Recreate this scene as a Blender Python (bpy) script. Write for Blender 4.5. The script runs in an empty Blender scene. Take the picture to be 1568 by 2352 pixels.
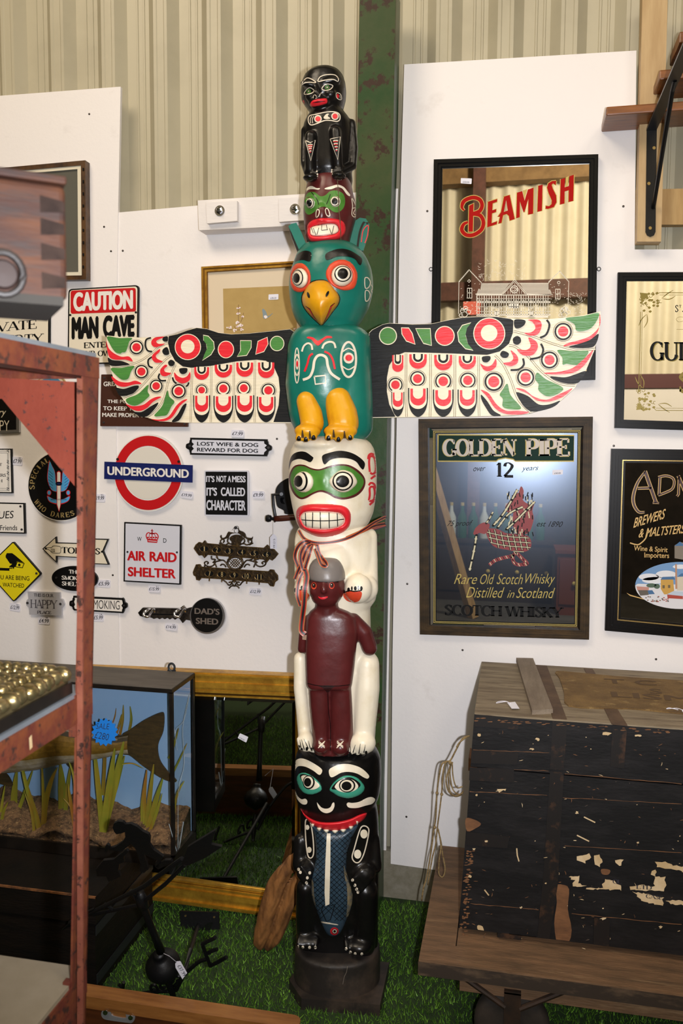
import bpy, bmesh, math, random
from math import sin, cos, pi, radians
from mathutils import Vector, Matrix, geometry
from mathutils.bvhtree import BVHTree
random.seed(7)
SC = bpy.context.scene
COL = SC.collection
V = Vector

# ------------------------------------------------------------------ camera
F = 1898.0                      # focal length in pixels of the 1568 x 2352 frame (18 mm on a 22.3 mm side)
CAM = V((0.0, -2.63, 1.52))
YAW, PITCH, ROLL = radians(11.7), radians(4.83), 0.006
_fh = V((-sin(YAW), cos(YAW), 0)); _rh = V((cos(YAW), sin(YAW), 0)); _z = V((0, 0, 1))
FWD = _fh*cos(PITCH) - _z*sin(PITCH)
_up = _fh*sin(PITCH) + _z*cos(PITCH)
RGT = _rh*cos(ROLL) + _up*sin(ROLL)
UP = _up*cos(ROLL) - _rh*sin(ROLL)
cd = bpy.data.cameras.new('camera'); co = bpy.data.objects.new('camera', cd); COL.objects.link(co)
cd.sensor_fit = 'VERTICAL'; cd.sensor_height = 22.3; cd.lens = F/2352*22.3
cd.clip_start = 0.05
cd.dof.use_dof = True; cd.dof.focus_distance = 2.3; cd.dof.aperture_fstop = 4.5
co.matrix_world = Matrix(((RGT.x, UP.x, -FWD.x, CAM.x), (RGT.y, UP.y, -FWD.y, CAM.y), (RGT.z, UP.z, -FWD.z, CAM.z), (0, 0, 0, 1)))
SC.camera = co

# ------------------------------------------------------------------ light and exposure
SC.view_settings.view_transform = 'Standard'; SC.view_settings.look = 'None'
SC.view_settings.exposure = 0.0; SC.view_settings.gamma = 1.0; SC.view_settings.use_curve_mapping = False
SC.cycles.max_bounces = 8
w = bpy.data.worlds.new('world'); SC.world = w; w.use_nodes = True
w.node_tree.nodes['Background'].inputs[0].default_value = (0.95, 0.95, 1.0, 1)
w.node_tree.nodes['Background'].inputs[1].default_value = 0.06

def lamp(name, kind, loc, target, power, col, **kw):
    l = bpy.data.lights.new(name, kind); o = bpy.data.objects.new(name, l); COL.objects.link(o)
    l.energy = power; l.color = col; o.location = loc
    o.rotation_euler = (V(target)-V(loc)).to_track_quat('-Z', 'Y').to_euler()
    for k, v in kw.items(): setattr(l, k, v)
    return o
# the flash on the camera (the camera is held upright, so it sits to the right of the lens)
lamp('camera_flash', 'SPOT', CAM+RGT*0.09-FWD*0.02, CAM+RGT*0.09+FWD*2.6+UP*0.22, 165, (0.94, 0.95, 1.0), spot_size=radians(100), spot_blend=0.8, shadow_soft_size=0.014)
# left and right hall lamps under the roof, plus two added fill lamps
lamp('hall_or_fill_lamp', 'AREA', (-1.9, -2.6, 4.6), (-0.7, 0, 1.6), 78, (1.0, 0.83, 0.62), shape='DISK', size=1.7)
lamp('hall_or_fill_lamp', 'AREA', (0.3, -3.0, 4.7), (0.2, 0, 1.4), 30, (1.0, 0.86, 0.70), shape='DISK', size=1.5)  # added fill between the hall lamps, softens the column's shadow
lamp('hall_or_fill_lamp', 'AREA', (2.0, -2.4, 4.5), (0.8, 0, 1.4), 18, (1.0, 0.88, 0.74), shape='DISK', size=0.9)
lamp('hall_or_fill_lamp', 'AREA', (1.6, -2.7, 4.3), (1.4, -6.0, 3.0), 190, (1.0, 0.88, 0.68), shape='DISK', size=0.6)  # added lamp that only brightens the rear wall for the mirrors

# ------------------------------------------------------------------ pixel geometry
def ray(px, py): return FWD + RGT*((px-784.0)/F) - UP*((py-1176.0)/F)
class Pl:
    """a plane in the room; at() gives the point of it that a pixel of the photograph shows"""
    def __init__(s, p, n): s.p = V(p); s.n = V(n).normalized()
    def at(s, px, py, off=0.0):
        d = ray(px, py); p = s.p + s.n*off
        return CAM + d*((p-CAM).dot(s.n)/d.dot(s.n))
WALL = Pl((0, 0, 0), (0, -1, 0))
FLOOR = Pl((0, 0, 0), (0, 0, 1))
def zz(ox, oy, k):
    return lambda pts: [(ox+x/k, oy+y/k) for x, y in pts]
def cr(pts, n=6, closed=True):
    """Catmull-Rom through pts"""
    out = []; N = len(pts)
    rng = range(N if closed else N-1)
    for i in rng:
        if closed: p0, p1, p2, p3 = pts[i-1], pts[i], pts[(i+1) % N], pts[(i+2) % N]
        else: p0, p1, p2, p3 = pts[max(i-1, 0)], pts[i], pts[i+1], pts[min(i+2, N-1)]
        for j in range(n):
            t = j/n; a = []
            for k in range(len(p1)):
                a.append(0.5*(2*p1[k]+(p2[k]-p0[k])*t+(2*p0[k]-5*p1[k]+4*p2[k]-p3[k])*t*t+(3*p1[k]-p0[k]-3*p2[k]+p3[k])*t**3))
            out.append(tuple(a))
    if not closed: out.append(tuple(pts[-1]))
    return out
def ell(cx, cy, rx, ry=None, n=28, rot=0.0, a0=0, a1=360):
    ry = rx if ry is None else ry; out = []
    full = abs(a1-a0) >= 360
    for i in range(n if full else n+1):
        a = radians(a0+(a1-a0)*i/n); x = rx*cos(a); y = ry*sin(a)
        out.append((cx+x*cos(rot)-y*sin(rot), cy+x*sin(rot)+y*cos(rot)))
    return out
def stroke(pts, w, w2=None, closed=False):
    """outline of a polyline with width w (w2 at the far end; or a list)"""
    n = len(pts); L = []; R = []
    for i, p in enumerate(pts):
        a = pts[i-1] if i > 0 else (pts[-1] if closed else p); b = pts[i+1] if i < n-1 else (pts[0] if closed else p)
        dx, dy = b[0]-a[0], b[1]-a[1]; l = math.hypot(dx, dy) or 1
        if isinstance(w, (list, tuple)): h = w[i]/2
        else: h = (w + ((w2-w)*i/(n-1) if w2 is not None else 0))/2
        nx, ny = -dy/l*h, dx/l*h
        L.append((p[0]+nx, p[1]+ny)); R.append((p[0]-nx, p[1]-ny))
    return L + R[::-1]
def inside(p, poly):
    x, y = p; c = False; n = len(poly); j = n-1
    for i in range(n):
        xi, yi = poly[i]; xj, yj = poly[j]
        if (yi > y) != (yj > y) and x < (xj-xi)*(y-yi)/(yj-yi)+xi: c = not c
        j = i
    return c

# ------------------------------------------------------------------ materials
def lin(h):
    h = h.lstrip('#'); o = []
    for i in (0, 2, 4):
        c = int(h[i:i+2], 16)/255; o.append(c/12.92 if c <= 0.04045 else ((c+0.055)/1.055)**2.4)
    return (*o, 1.0)
_M = {}
def mat(name, col, rough=0.5, metal=0.0, col2=None, scale=20.0, lo=0.35, hi=0.65, bump=0.0, bscale=60.0, stretch=None, coat=0.0, col3=None, lo3=0.6, hi3=0.7, scale3=8.0, spec=0.5, detail=5.0, rough2=None):
    """painted / wooden / metal surface: base colour broken by noise, optional second patch colour, fine bump"""
    if name in _M: return _M[name]
    m = bpy.data.materials.new(name); m.use_nodes = True; nt = m.node_tree; N = nt.nodes; L = nt.links
    b = N['Principled BSDF']; b.inputs['Roughness'].default_value = rough; b.inputs['Metallic'].default_value = metal
    b.inputs['Coat Weight'].default_value = coat; b.inputs['Coat Roughness'].default_value = 0.12
    b.inputs['Specular IOR Level'].default_value = spec
    b.inputs['Base Color'].default_value = lin(col)
    tc = N.new('ShaderNodeTexCoord'); src = tc.outputs['Object']
    if stretch:
        mp = N.new('ShaderNodeMapping'); mp.inputs['Scale'].default_value = stretch; L.new(src, mp.inputs[0]); src = mp.outputs[0]
    last = None
    def layer(prev, c_hex, sc, l, h):
        n = N.new('ShaderNodeTexNoise'); n.inputs['Scale'].default_value = sc; n.inputs['Detail'].default_value = detail; n.inputs['Roughness'].default_value = 0.65
        L.new(src, n.inputs['Vector'])
        r = N.new('ShaderNodeMapRange'); r.inputs[1].default_value = l; r.inputs[2].default_value = h; r.clamp = True
        L.new(n.outputs['Fac'], r.inputs[0])
        x = N.new('ShaderNodeMix'); x.data_type = 'RGBA'; L.new(r.outputs[0], x.inputs[0])
        if prev is None: x.inputs[6].default_value = lin(col)
        else: L.new(prev, x.inputs[6])
        x.inputs[7].default_value = lin(c_hex)
        return x.outputs[2], r.outputs[0]
    if col2:
        last, f2 = layer(None, col2, scale, lo, hi)
        if rough2 is not None:
            rr = N.new('ShaderNodeMapRange'); L.new(f2, rr.inputs[0]); rr.inputs[3].default_value = rough; rr.inputs[4].default_value = rough2
            L.new(rr.outputs[0], b.inputs['Roughness'])
    if col3: last, _ = layer(last, col3, scale3, lo3, hi3)
    if last is not None: L.new(last, b.inputs['Base Color'])
    if bump:
        n = N.new('ShaderNodeTexNoise'); n.inputs['Scale'].default_value = bscale; n.inputs['Detail'].default_value = 3; L.new(src, n.inputs['Vector'])
        bp = N.new('ShaderNodeBump'); bp.inputs['Strength'].default_value = bump; bp.inputs['Distance'].default_value = 0.004
        L.new(n.outputs['Fac'], bp.inputs['Height']); L.new(bp.outputs[0], b.inputs['Normal'])
    _M[name] = m; return m
def glass(name, tint='#ffffff', rough=0.0):
    """thin pane of a case: mostly clear with a Fresnel reflection"""
    if name in _M: return _M[name]
    m = bpy.data.materials.new(name); m.use_nodes = True; N = m.node_tree.nodes; L = m.node_tree.links
    N.remove(N['Principled BSDF']); t = N.new('ShaderNodeBsdfTransparent'); t.inputs[0].default_value = lin(tint)
    g = N.new('ShaderNodeBsdfGlossy'); g.inputs['Roughness'].default_value = rough
    fr = N.new('ShaderNodeFresnel'); ge = N.new('ShaderNodeNewGeometry'); mr = N.new('ShaderNodeMapRange'); mr.inputs[3].default_value = 1.45; mr.inputs[4].default_value = 1/1.45
    L.new(ge.outputs['Backfacing'], mr.inputs[0]); L.new(mr.outputs[0], fr.inputs[0])
    x = N.new('ShaderNodeMixShader'); L.new(fr.outputs[0], x.inputs[0]); L.new(t.outputs[0], x.inputs[1]); L.new(g.outputs[0], x.inputs[2])
    L.new(x.outputs[0], N['Material Output'].inputs[0]); _M[name] = m; return m
def mirror(name, tint='#e6e6e6', rough=0.015, haze=0.0, hazerough=0.3):
    if name in _M: return _M[name]
    m = bpy.data.materials.new(name); m.use_nodes = True; N = m.node_tree.nodes; L = m.node_tree.links
    N.remove(N['Principled BSDF']); g = N.new('ShaderNodeBsdfGlossy'); g.inputs[0].default_value = lin(tint); g.inputs['Roughness'].default_value = rough
    out = g.outputs[0]
    if haze:
        h = N.new('ShaderNodeBsdfGlossy'); h.inputs[0].default_value = lin('#b9cbe6'); h.inputs['Roughness'].default_value = hazerough
        x = N.new('ShaderNodeMixShader'); x.inputs[0].default_value = haze; L.new(out, x.inputs[1]); L.new(h.outputs[0], x.inputs[2]); out = x.outputs[0]
    L.new(out, N['Material Output'].inputs[0]); _M[name] = m; return m

# ------------------------------------------------------------------ mesh builder
class B:
    def __init__(s): s.v = []; s.f = []; s.m = []; s.mats = []
    def mi(s, m):
        if m not in s.mats: s.mats.append(m)
        return s.mats.index(m)
    def add(s, vs, fs, m):
        o = len(s.v); k = s.mi(m); s.v += [V(v) for v in vs]
        for f in fs: s.f.append([o+i for i in f]); s.m.append(k)
        return s
    def prism(s, pts, ext, m, holes=(), sides=True):
        """flat outline (with holes) pushed along the vector ext"""
        loops = [[V(p) for p in pts]] + [[V(p) for p in h] for h in holes]
        tri = geometry.tessellate_polygon(loops); allv = [p for l in loops for p in l]; n = len(allv)
        if ext is None: return s.add(allv, tri, m)
        ext = V(ext); vs = allv + [p+ext for p in allv]
        fs = [tuple(t) for t in tri] + [tuple(i+n for i in t[::-1]) for t in tri]; o = 0
        for l in loops:
            k = len(l)
            for i in range(k): j = (i+1) % k; fs.append((o+i, o+j, o+j+n, o+i+n))
            o += k
        return s.add(vs, fs, m)
    def flat(s, pl, pts, off, m, thick=0.0, holes=()):
        """outline in photograph pixels laid on a plane at distance off, thick metres deep"""
        P = [pl.at(x, y, off) for x, y in pts]; H = [[pl.at(x, y, off) for x, y in h] for h in holes]
        return s.prism(P, (-pl.n*thick) if thick else None, m, H)
    def pbox(s, o, u, v, w, m):
        o, u, v, w = V(o), V(u), V(v), V(w)
        p = [o, o+u, o+u+v, o+v, o+w, o+u+w, o+u+v+w, o+v+w]
        return s.add(p, [(0, 3, 2, 1), (4, 5, 6, 7), (0, 1, 5, 4), (1, 2, 6, 5), (2, 3, 7, 6), (3, 0, 4, 7)], m)
    def box(s, a, b, m):
        return s.pbox(a, (b[0]-a[0], 0, 0), (0, b[1]-a[1], 0), (0, 0, b[2]-a[2]), m)
    def tube(s, pts, r, m, seg=8, closed=False, flat=1.0, upv=None):
        P = [V(p) for p in pts]; n = len(P); vs = []; fs = []; ref = None
        for i, p in enumerate(P):
            a = P[i-1] if i > 0 else (P[-1] if closed else p); b = P[i+1] if i < n-1 else (P[0] if closed else p)
            t = (b-a).normalized() if (b-a).length > 1e-9 else V((0, 0, 1))
            if ref is None:
                ref = V(upv) if upv is not None else (V((0, 0, 1)) if abs(t.z) < 0.9 else V((1, 0, 0)))
            x = (ref - t*ref.dot(t)); x = x.normalized() if x.length > 1e-6 else t.orthogonal().normalized(); y = t.cross(x); ref = x
            rr = r[i] if isinstance(r, (list, tuple)) else r
            for k in range(seg):
                a_ = 2*pi*k/seg; vs.append(p + x*(rr*cos(a_)*flat) + y*(rr*sin(a_)))
        for i in range(n if closed else n-1):
            j = (i+1) % n
            for k in range(seg):
                l = (k+1) % seg; fs.append((i*seg+k, i*seg+l, j*seg+l, j*seg+k))
        if not closed:
            fs.append(tuple(range(seg))[::-1]); fs.append(tuple(range((n-1)*seg, n*seg)))
        return s.add(vs, fs, m)
    def lathe(s, c, ax, prof, m, seg=24):
        """profile [(radius, height)] turned about axis ax through c"""
        c = V(c); ax = V(ax).normalized(); x = ax.orthogonal().normalized(); y = ax.cross(x); vs = []; fs = []; n = len(prof)
        for r, h in prof:
            for k in range(seg): a = 2*pi*k/seg; vs.append(c+ax*h+(x*cos(a)+y*sin(a))*max(r, 1e-5))
        for i in range(n-1):
            for k in range(seg): l = (k+1) % seg; fs.append((i*seg+k, i*seg+l, (i+1)*seg+l, (i+1)*seg+k))
        fs.append(tuple(range(seg))[::-1]); fs.append(tuple(range((n-1)*seg, n*seg)))
        return s.add(vs, fs, m)
    def ball(s, c, a, b, d, m, nu=16, nv=10):
        """ellipsoid with the three half-axis vectors"""
        c, a, b, d = V(c), V(a), V(b), V(d); vs = [c+d]; fs = []
        for i in range(1, nv):
            t = pi*i/nv
            for k in range(nu): p = 2*pi*k/nu; vs.append(c+a*(sin(t)*cos(p))+b*(sin(t)*sin(p))+d*cos(t))
        vs.append(c-d); e = len(vs)-1
        for k in range(nu):
            l = (k+1) % nu; fs.append((0, 1+k, 1+l)); fs.append((e, e-nu+l, e-nu+k))
            for i in range(nv-2): o = 1+i*nu; fs.append((o+k, o+nu+k, o+nu+l, o+l))
        return s.add(vs, fs, m)
    def text(s, txt, bl, br, tl, pl, off, m, bold=0.0, thick=0.0, font='sans', sp=1.0, shear=0.0):
        """lettering whose ink box has the given corners (photograph pixels) on plane pl"""
        vs, tri = (sans if font == 'sans' else serif)(txt, bold, sp, shear) if font != 'heavy' else serif(txt, bold, sp, shear, True)
        P = []
        for q_ in vs:
            u, v = q_[:2]; P.append(pl.at(bl[0]+(br[0]-bl[0])*u+(tl[0]-bl[0])*v, bl[1]+(br[1]-bl[1])*u+(tl[1]-bl[1])*v, off+(q_[2]*.00006 if len(q_) > 2 else 0)))
        if thick:
            n = len(P); cnt = {}
            for t in tri:
                for i in range(3):
                    e = (t[i], t[(i+1) % 3]); cnt[e] = 1
            sd = [(a, b, b+n, a+n) for (a, b) in cnt if (b, a) not in cnt]
            return s.add(P+[p-pl.n*thick for p in P], list(tri)+sd, m)
        return s.add(P, tri, m)
    def decal(s, bvh, pts, m, lift=0.0012, holes=(), step=3.0, maxback=0.12):
        """a painted shape (photograph pixels) wrapped onto a carved surface"""
        def dens(l):
            o = []
            for i, p in enumerate(l):
                q = l[(i+1) % len(l)]; k = max(1, int(math.hypot(q[0]-p[0], q[1]-p[1])/step))
                o += [(p[0]+(q[0]-p[0])*j/k, p[1]+(q[1]-p[1])*j/k) for j in range(k)]
            return o
        loops = [dens(pts)]+[dens(h) for h in holes]; vs = []; ed = []
        for l in loops:
            o = len(vs); vs += [V(p) for p in l]; ed += [(o+i, o+(i+1) % len(l)) for i in range(len(l))]
        xs = [p[0] for p in pts]; ys = [p[1] for p in pts]; y = min(ys)+step/2; odd = 0
        while y < max(ys):
            x = min(xs)+step*(0.5+0.5*odd)
            while x < max(xs):
                if inside((x, y), pts) and not any(inside((x, y), h) for h in holes): vs.append(V((x, y)))
                x += step
            y += step*0.87; odd ^= 1
        r = geometry.delaunay_2d_cdt(vs, ed, [], 0, 1e-4); V2 = r[0]; P = []; miss = []
        dref = None
        for i, p in enumerate(V2):
            d = ray(p.x, p.y).normalized(); loc, nor, idx, dist = bvh.ray_cast(CAM, d)
            if loc is None: P.append(None); miss.append(i)
            else: P.append(loc - d*lift); dref = dist if dref is None else min(dref, dist)
        for i in miss:
            p = V2[i]; d = ray(p.x, p.y).normalized()
            loc = bvh.find_nearest(CAM+d*((dref or 2.2)+0.08))[0]; P[i] = loc - d*lift
        fs = []
        for t in r[2]:
            c = ((V2[t[0]].x+V2[t[1]].x+V2[t[2]].x)/3, (V2[t[0]].y+V2[t[1]].y+V2[t[2]].y)/3)
            if inside(c, pts) and not any(inside(c, h) for h in holes):
                if max((P[t[0]]-P[t[1]]).length, (P[t[1]]-P[t[2]]).length) < maxback: fs.append(tuple(t))
        return s.add(P, fs, m)
    def mesh(s, name, org, smooth=False):
        me = bpy.data.meshes.new(name); org = V(org)
        me.from_pydata([v-org for v in s.v], [], s.f)
        for m in s.mats: me.materials.append(m)
        me.polygons.foreach_set('material_index', s.m)
        me.validate(); me.update()
        if smooth is True: me.polygons.foreach_set('use_smooth', [True]*len(me.polygons))
        elif smooth: # an angle in degrees
            me.polygons.foreach_set('use_smooth', [True]*len(me.polygons)); me.set_sharp_from_angle(angle=radians(smooth))
        return me
    def build(s, name, parent=None, org=None, smooth=False, fix=True):
        if parent is not None: org = V(parent['_org'])
        elif org is None:
            lo = [min(v[i] for v in s.v) for i in range(3)]; hi = [max(v[i] for v in s.v) for i in range(3)]
            org = V(((lo[0]+hi[0])/2, (lo[1]+hi[1])/2, lo[2]))
        me = s.mesh(name, org, smooth)
        if fix:
            bm = bmesh.new(); bm.from_mesh(me); bmesh.ops.recalc_face_normals(bm, faces=bm.faces); bm.to_mesh(me); bm.free()
        o = bpy.data.objects.new(name, me); COL.objects.link(o); o['_org'] = list(org)
        if parent is None: o.location = org
        else: o.parent = parent
        return o
def thing(name, label, cat, loc, group=None):
    o = bpy.data.objects.new(name, None); COL.objects.link(o); o.empty_display_size = 0.05
    o.location = V(loc); o['_org'] = list(V(loc)); return tag(o, label, cat, group)
def tag(o, label, cat, group=None):
    o['label'] = label; o['category'] = cat
    if group: o['group'] = group
    return o
def struct(o): o['kind'] = 'structure'; return o
def bvh_of(*objs):
    vs = []; fs = []
    for o in objs:
        k = len(vs); org = V(o['_org']); vs += [v.co+org for v in o.data.vertices]; fs += [[k+i for i in p.vertices] for p in o.data.polygons]
    return BVHTree.FromPolygons(vs, fs)

# ------------------------------------------------------------------ lettering
_FC = {}
def _norm(vs, tri):
    xs = [v[0] for v in vs]; ys = [v[1] for v in vs]; a, b, c, d = min(xs), max(xs), min(ys), max(ys)
    return [((x-a)/max(b-a, 1e-6), (y-c)/max(d-c, 1e-6)) for x, y in vs], tri
def sans(txt, bold=0.0, sp=1.0, shear=0.0):
    k = (txt, bold, sp, shear)
    if k in _FC: return _FC[k]
    c = bpy.data.curves.new('t', 'FONT'); c.body = txt; c.offset = min(bold, 0); c.space_character = sp; c.shear = shear; c.resolution_u = 4; c.size = 1
    o = bpy.data.objects.new('t', c); COL.objects.link(o); bpy.context.view_layer.update()
    me = bpy.data.meshes.new_from_object(o.evaluated_get(bpy.context.evaluated_depsgraph_get()))
    bm = bmesh.new(); bm.from_mesh(me); bmesh.ops.triangulate(bm, faces=bm.faces); bm.verts.ensure_lookup_table()
    vs = [(v.co.x, v.co.y) for v in bm.verts]; tri = [tuple(v.index for v in f.verts) for f in bm.faces]; bm.free()
    bpy.data.objects.remove(o); bpy.data.curves.remove(c); bpy.data.meshes.remove(me)
    if bold > 0:
        n0 = len(vs); V0, T0 = vs, tri; vs, tri = [], []
        for dx, dy in ((0, 0), (-1, 0), (1, 0), (-.5, .7), (.5, -.7), (-.5, -.7), (.5, .7)):
            o_ = len(vs); vs += [(x+dx*bold*1.3, y+dy*bold) for x, y in V0]; tri += [tuple(o_+i for i in t) for t in T0]
        r_ = _norm(vs, tri); _FC[k] = ([(u, v, i//n0) for i, (u, v) in enumerate(r_[0])], tri); return _FC[k]
    _FC[k] = _norm(vs, tri); return _FC[k]
def _E(cx, cy, rx, ry, a0, a1, n=14): return ell(cx, cy, rx, ry, n, 0, a0, a1) if abs(a1-a0) < 360 else ell(cx, cy, rx, ry, 28)+[(cx+rx, cy)]
def _G():
    S = lambda x, a=0, b=1: ([(x, a), (x, b)], 't'); n = lambda *p: (list(p), 'n'); t = lambda *p: (list(p), 't'); au = lambda p: (p, 'a')
    Bt = [(.12, 1), (.36, 1)]+_E(.36, .76, .24, .24, 90, -90)+[(.12, .52)]; Bb = [(.12, .52), (.38, .52)]+_E(.38, .26, .28, .26, 90, -90)+[(.12, 0)]
    C = _E(.44, .5, .38, .5, 48, 318, 20)
    return {
     'A': (.84, [n((.04, 0), (.42, 1)), t((.42, 1), (.8, 0)), n((.17, .34), (.67, .34))], [(.04, 0), (.8, 0)]),
     'B': (.74, [S(.12), au(Bt), au(Bb)], [(.12, 0), (.12, 1)]), 'C': (.8, [au(C), n((.71, .98), (.71, .72))], []),
     'D': (.84, [S(.12), au([(.12, 1), (.34, 1)]+_E(.34, .5, .42, .5, 90, -90)+[(.12, 0)])], [(.12, 0), (.12, 1)]),
     'E': (.72, [S(.12), n((.12, 1), (.62, 1)), n((.12, .52), (.48, .52)), n((.12, 0), (.66, 0)), n((.62, 1), (.62, .78)), n((.66, 0), (.66, .24)), n((.48, .64), (.48, .4))], [(.12, 0), (.12, 1)]),
     'F': (.68, [S(.12), n((.12, 1), (.62, 1)), n((.12, .52), (.48, .52)), n((.62, 1), (.62, .78)), n((.48, .64), (.48, .4))], [(.12, 0), (.12, 1)]),
     'G': (.86, [au(C), n((.71, .98), (.71, .72)), S(.72, .02, .42)], [(.72, .42)]), 'H': (.88, [S(.12), S(.76), n((.12, .52), (.76, .52))], [(.12, 0), (.12, 1), (.76, 0), (.76, 1)]),
     'I': (.34, [S(.17)], [(.17, 0), (.17, 1)]), 'J': (.5, [au([(.36, 1), (.36, .2)]+_E(.2, .2, .16, .2, 0, -170))], [(.36, 1)]),
     'K': (.84, [S(.12), n((.7, 1), (.14, .4)), t((.32, .58), (.74, 0))], [(.12, 0), (.12, 1), (.7, 1), (.74, 0)]),
     'L': (.68, [S(.12), n((.12, 0), (.62, 0)), n((.62, 0), (.62, .28))], [(.12, 0), (.12, 1)]),
     'M': (1.04, [n((.1, 0), (.1, 1)), t((.1, 1), (.5, 0)), n((.5, 0), (.9, 1)), S(.9)], [(.1, 0), (.1, 1), (.9, 0), (.9, 1)]),
     'N': (.9, [n((.1, 0), (.1, 1)), t((.1, 1), (.76, 0)), n((.76, 0), (.76, 1))], [(.1, 0), (.1, 1), (.76, 1)]),
     'O': (.88, [au(_E(.44, .5, .38, .5, 0, 360))], []), 'P': (.7, [S(.12), au([(.12, 1), (.36, 1)]+_E(.36, .73, .26, .27, 90, -90)+[(.12, .46)])], [(.12, 0), (.12, 1)]),
     'Q': (.88, [au(_E(.44, .5, .38, .5, 0, 360)), t((.44, .2), (.8, -.15))], []),
     'R': (.82, [S(.12), au([(.12, 1), (.36, 1)]+_E(.36, .75, .25, .25, 90, -90)+[(.12, .5)]), t((.38, .5), (.74, 0))], [(.12, 0), (.12, 1), (.74, 0)]),
     'S': (.64, [au(cr([(.55, .86), (.32, 1), (.1, .78), (.32, .54), (.56, .26), (.3, 0), (.06, .16)], 6, False)), n((.56, .98), (.56, .72)), n((.06, .02), (.06, .3))], []),
     'T': (.78, [S(.38), n((.04, 1), (.72, 1)), n((.04, 1), (.04, .74)), n((.72, 1), (.72, .74))], [(.38, 0)]),
     'U': (.86, [au([(.12, 1), (.12, .3)]+_E(.43, .3, .31, .3, 180, 360)), n((.74, .3), (.74, 1))], [(.12, 1), (.74, 1)]),
     'V': (.84, [t((.04, 1), (.42, 0)), n((.42, 0), (.8, 1))], [(.04, 1), (.8, 1)]), 'W': (1.2, [t((.04, 1), (.34, 0)), n((.34, 0), (.6, 1)), t((.6, 1), (.86, 0)), n((.86, 0), (1.14, 1))], [(.04, 1), (1.14, 1)]),
     'X': (.82, [t((.06, 1), (.76, 0)), n((.06, 0), (.76, 1))], [(.06, 0), (.06, 1), (.76, 0), (.76, 1)]),
     'Y': (.82, [t((.04, 1), (.4, .46)), n((.4, .46), (.78, 1)), S(.4, 0, .46)], [(.04, 1), (.78, 1), (.4, 0)]),
     '1': (.44, [S(.22), n((.22, 1), (.06, .82))], [(.22, 0)]), '2': (.62, [au(cr([(.08, .74), (.14, .94), (.32, 1), (.52, .8), (.4, .5), (.06, .04)], 6, False)), t((.06, .04), (.58, .04))], []),
     '7': (.6, [n((.06, 1), (.56, 1)), t((.56, 1), (.22, 0))], []), ' ': (.36, [], []), '.': (.24, [t((.1, 0), (.1, .1))], []), "'": (.2, [t((.1, 1), (.1, .75))], []), '-': (.4, [n((.05, .45), (.35, .45))], []),
    }
_GL = _G()
def serif(txt, bold=0.0, sp=1.0, shear=0.0, heavy=False):
    k = (txt, bold, sp, shear, heavy, 's')
    if k in _FC: return _FC[k]
    tk = (.25 if heavy else .17)+bold; tn = (.09 if heavy else .055)+bold*.5; vs = []; tri = []; x0 = 0
    def poly(p):
        o = len(vs); q = [V((a, b, 0)) for a, b in p]; vs.extend((x0+a+b*shear, b) for a, b in p); tri.extend(tuple(o+i for i in t) for t in geometry.tessellate_polygon([q]))
    def quads(L):
        n = len(L)//2
        for i in range(n-1): poly([L[i], L[i+1], L[2*n-2-i], L[2*n-1-i]])
    for ch in txt:
        w, st, sf = _GL.get(ch, _GL['O'])
        for p, kd in st:
            if kd == 'a':
                ws = []
                for i in range(len(p)):
                    a, b = p[max(i-1, 0)], p[min(i+1, len(p)-1)]; l = math.hypot(b[0]-a[0], b[1]-a[1]) or 1
                    ws.append(tn+(tk-tn)*(abs(b[1]-a[1])/l)**1.6)
                quads(stroke(p, ws))
            else: quads(stroke(p, tk if kd == 't' else tn))
        for x, y in sf:
            h = .17 if heavy else .15; yy = (y, y+tn) if y < .3 else (y-tn, y)
            poly([(x-h, yy[0]), (x+h, yy[0]), (x+h, yy[1]), (x-h, yy[1])])
        x0 += w*sp + bold*.6
    _FC[k] = _norm(vs, tri); return _FC[k]
# ------------------------------------------------------------------ the setting
M_WHITE = mat('white_board_paint', '#eeeae9', 0.62, bump=0.12, bscale=90, col2='#e3dedc', scale=7, lo=0.62, hi=0.75)
M_CLAD = mat('cladding_coating', '#b3ac94', 0.42, col2='#a59e87', scale=3, lo=0.5, hi=0.8)
M_DARK = mat('dark_void', '#15130f', 0.9)
M_CONC = mat('plinth_concrete', '#8d8778', 0.9, col2='#77715f', scale=30, bump=0.3)
M_BACKCLAD = mat('far_cladding', '#e9e3cf', 0.6, col2='#ded6c0', scale=1.5)
M_BROWN = mat('red_oxide_steel', '#6d443a', 0.6, col2='#53352c', scale=12)

def cladding(name, x0, x1, z0, z1, y, per, dep, m, face):
    b = B(); prof = []
    x = x0
    if face < 0:
        pat = [(0, 0), (.016, 0), (.018, .1), (.023, .1), (.025, 0), (.040, 0), (.042, .1), (.047, .1), (.049, 0), (.062, 0), (.092, 1), (.102, 1), (.105, .93), (.127, .93), (.130, 1), (.140, 1), (.170, 0)]
        s_ = per/.187
        while x < x1:
            prof += [(x+a*s_, y-dep*h) for a, h in pat]; x += per
    else:
        while x < x1: prof.append((x, y+dep*(0.5+0.5*sin(2*pi*x/per)))); x += per/10
    vs = [V((a, c, z0)) for a, c in prof]+[V((a, c, z1)) for a, c in prof]; n = len(prof)
    b.add(vs, [(i, i+1, n+i+1, n+i) for i in range(n-1)], m)
    o = b.build(name, smooth=False if face < 0 else 40, fix=False); return struct(o)
cladding('wall_front', -2.6, 2.2, 0, 5.0, 0.075, .187, .034, M_CLAD, -1)
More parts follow.
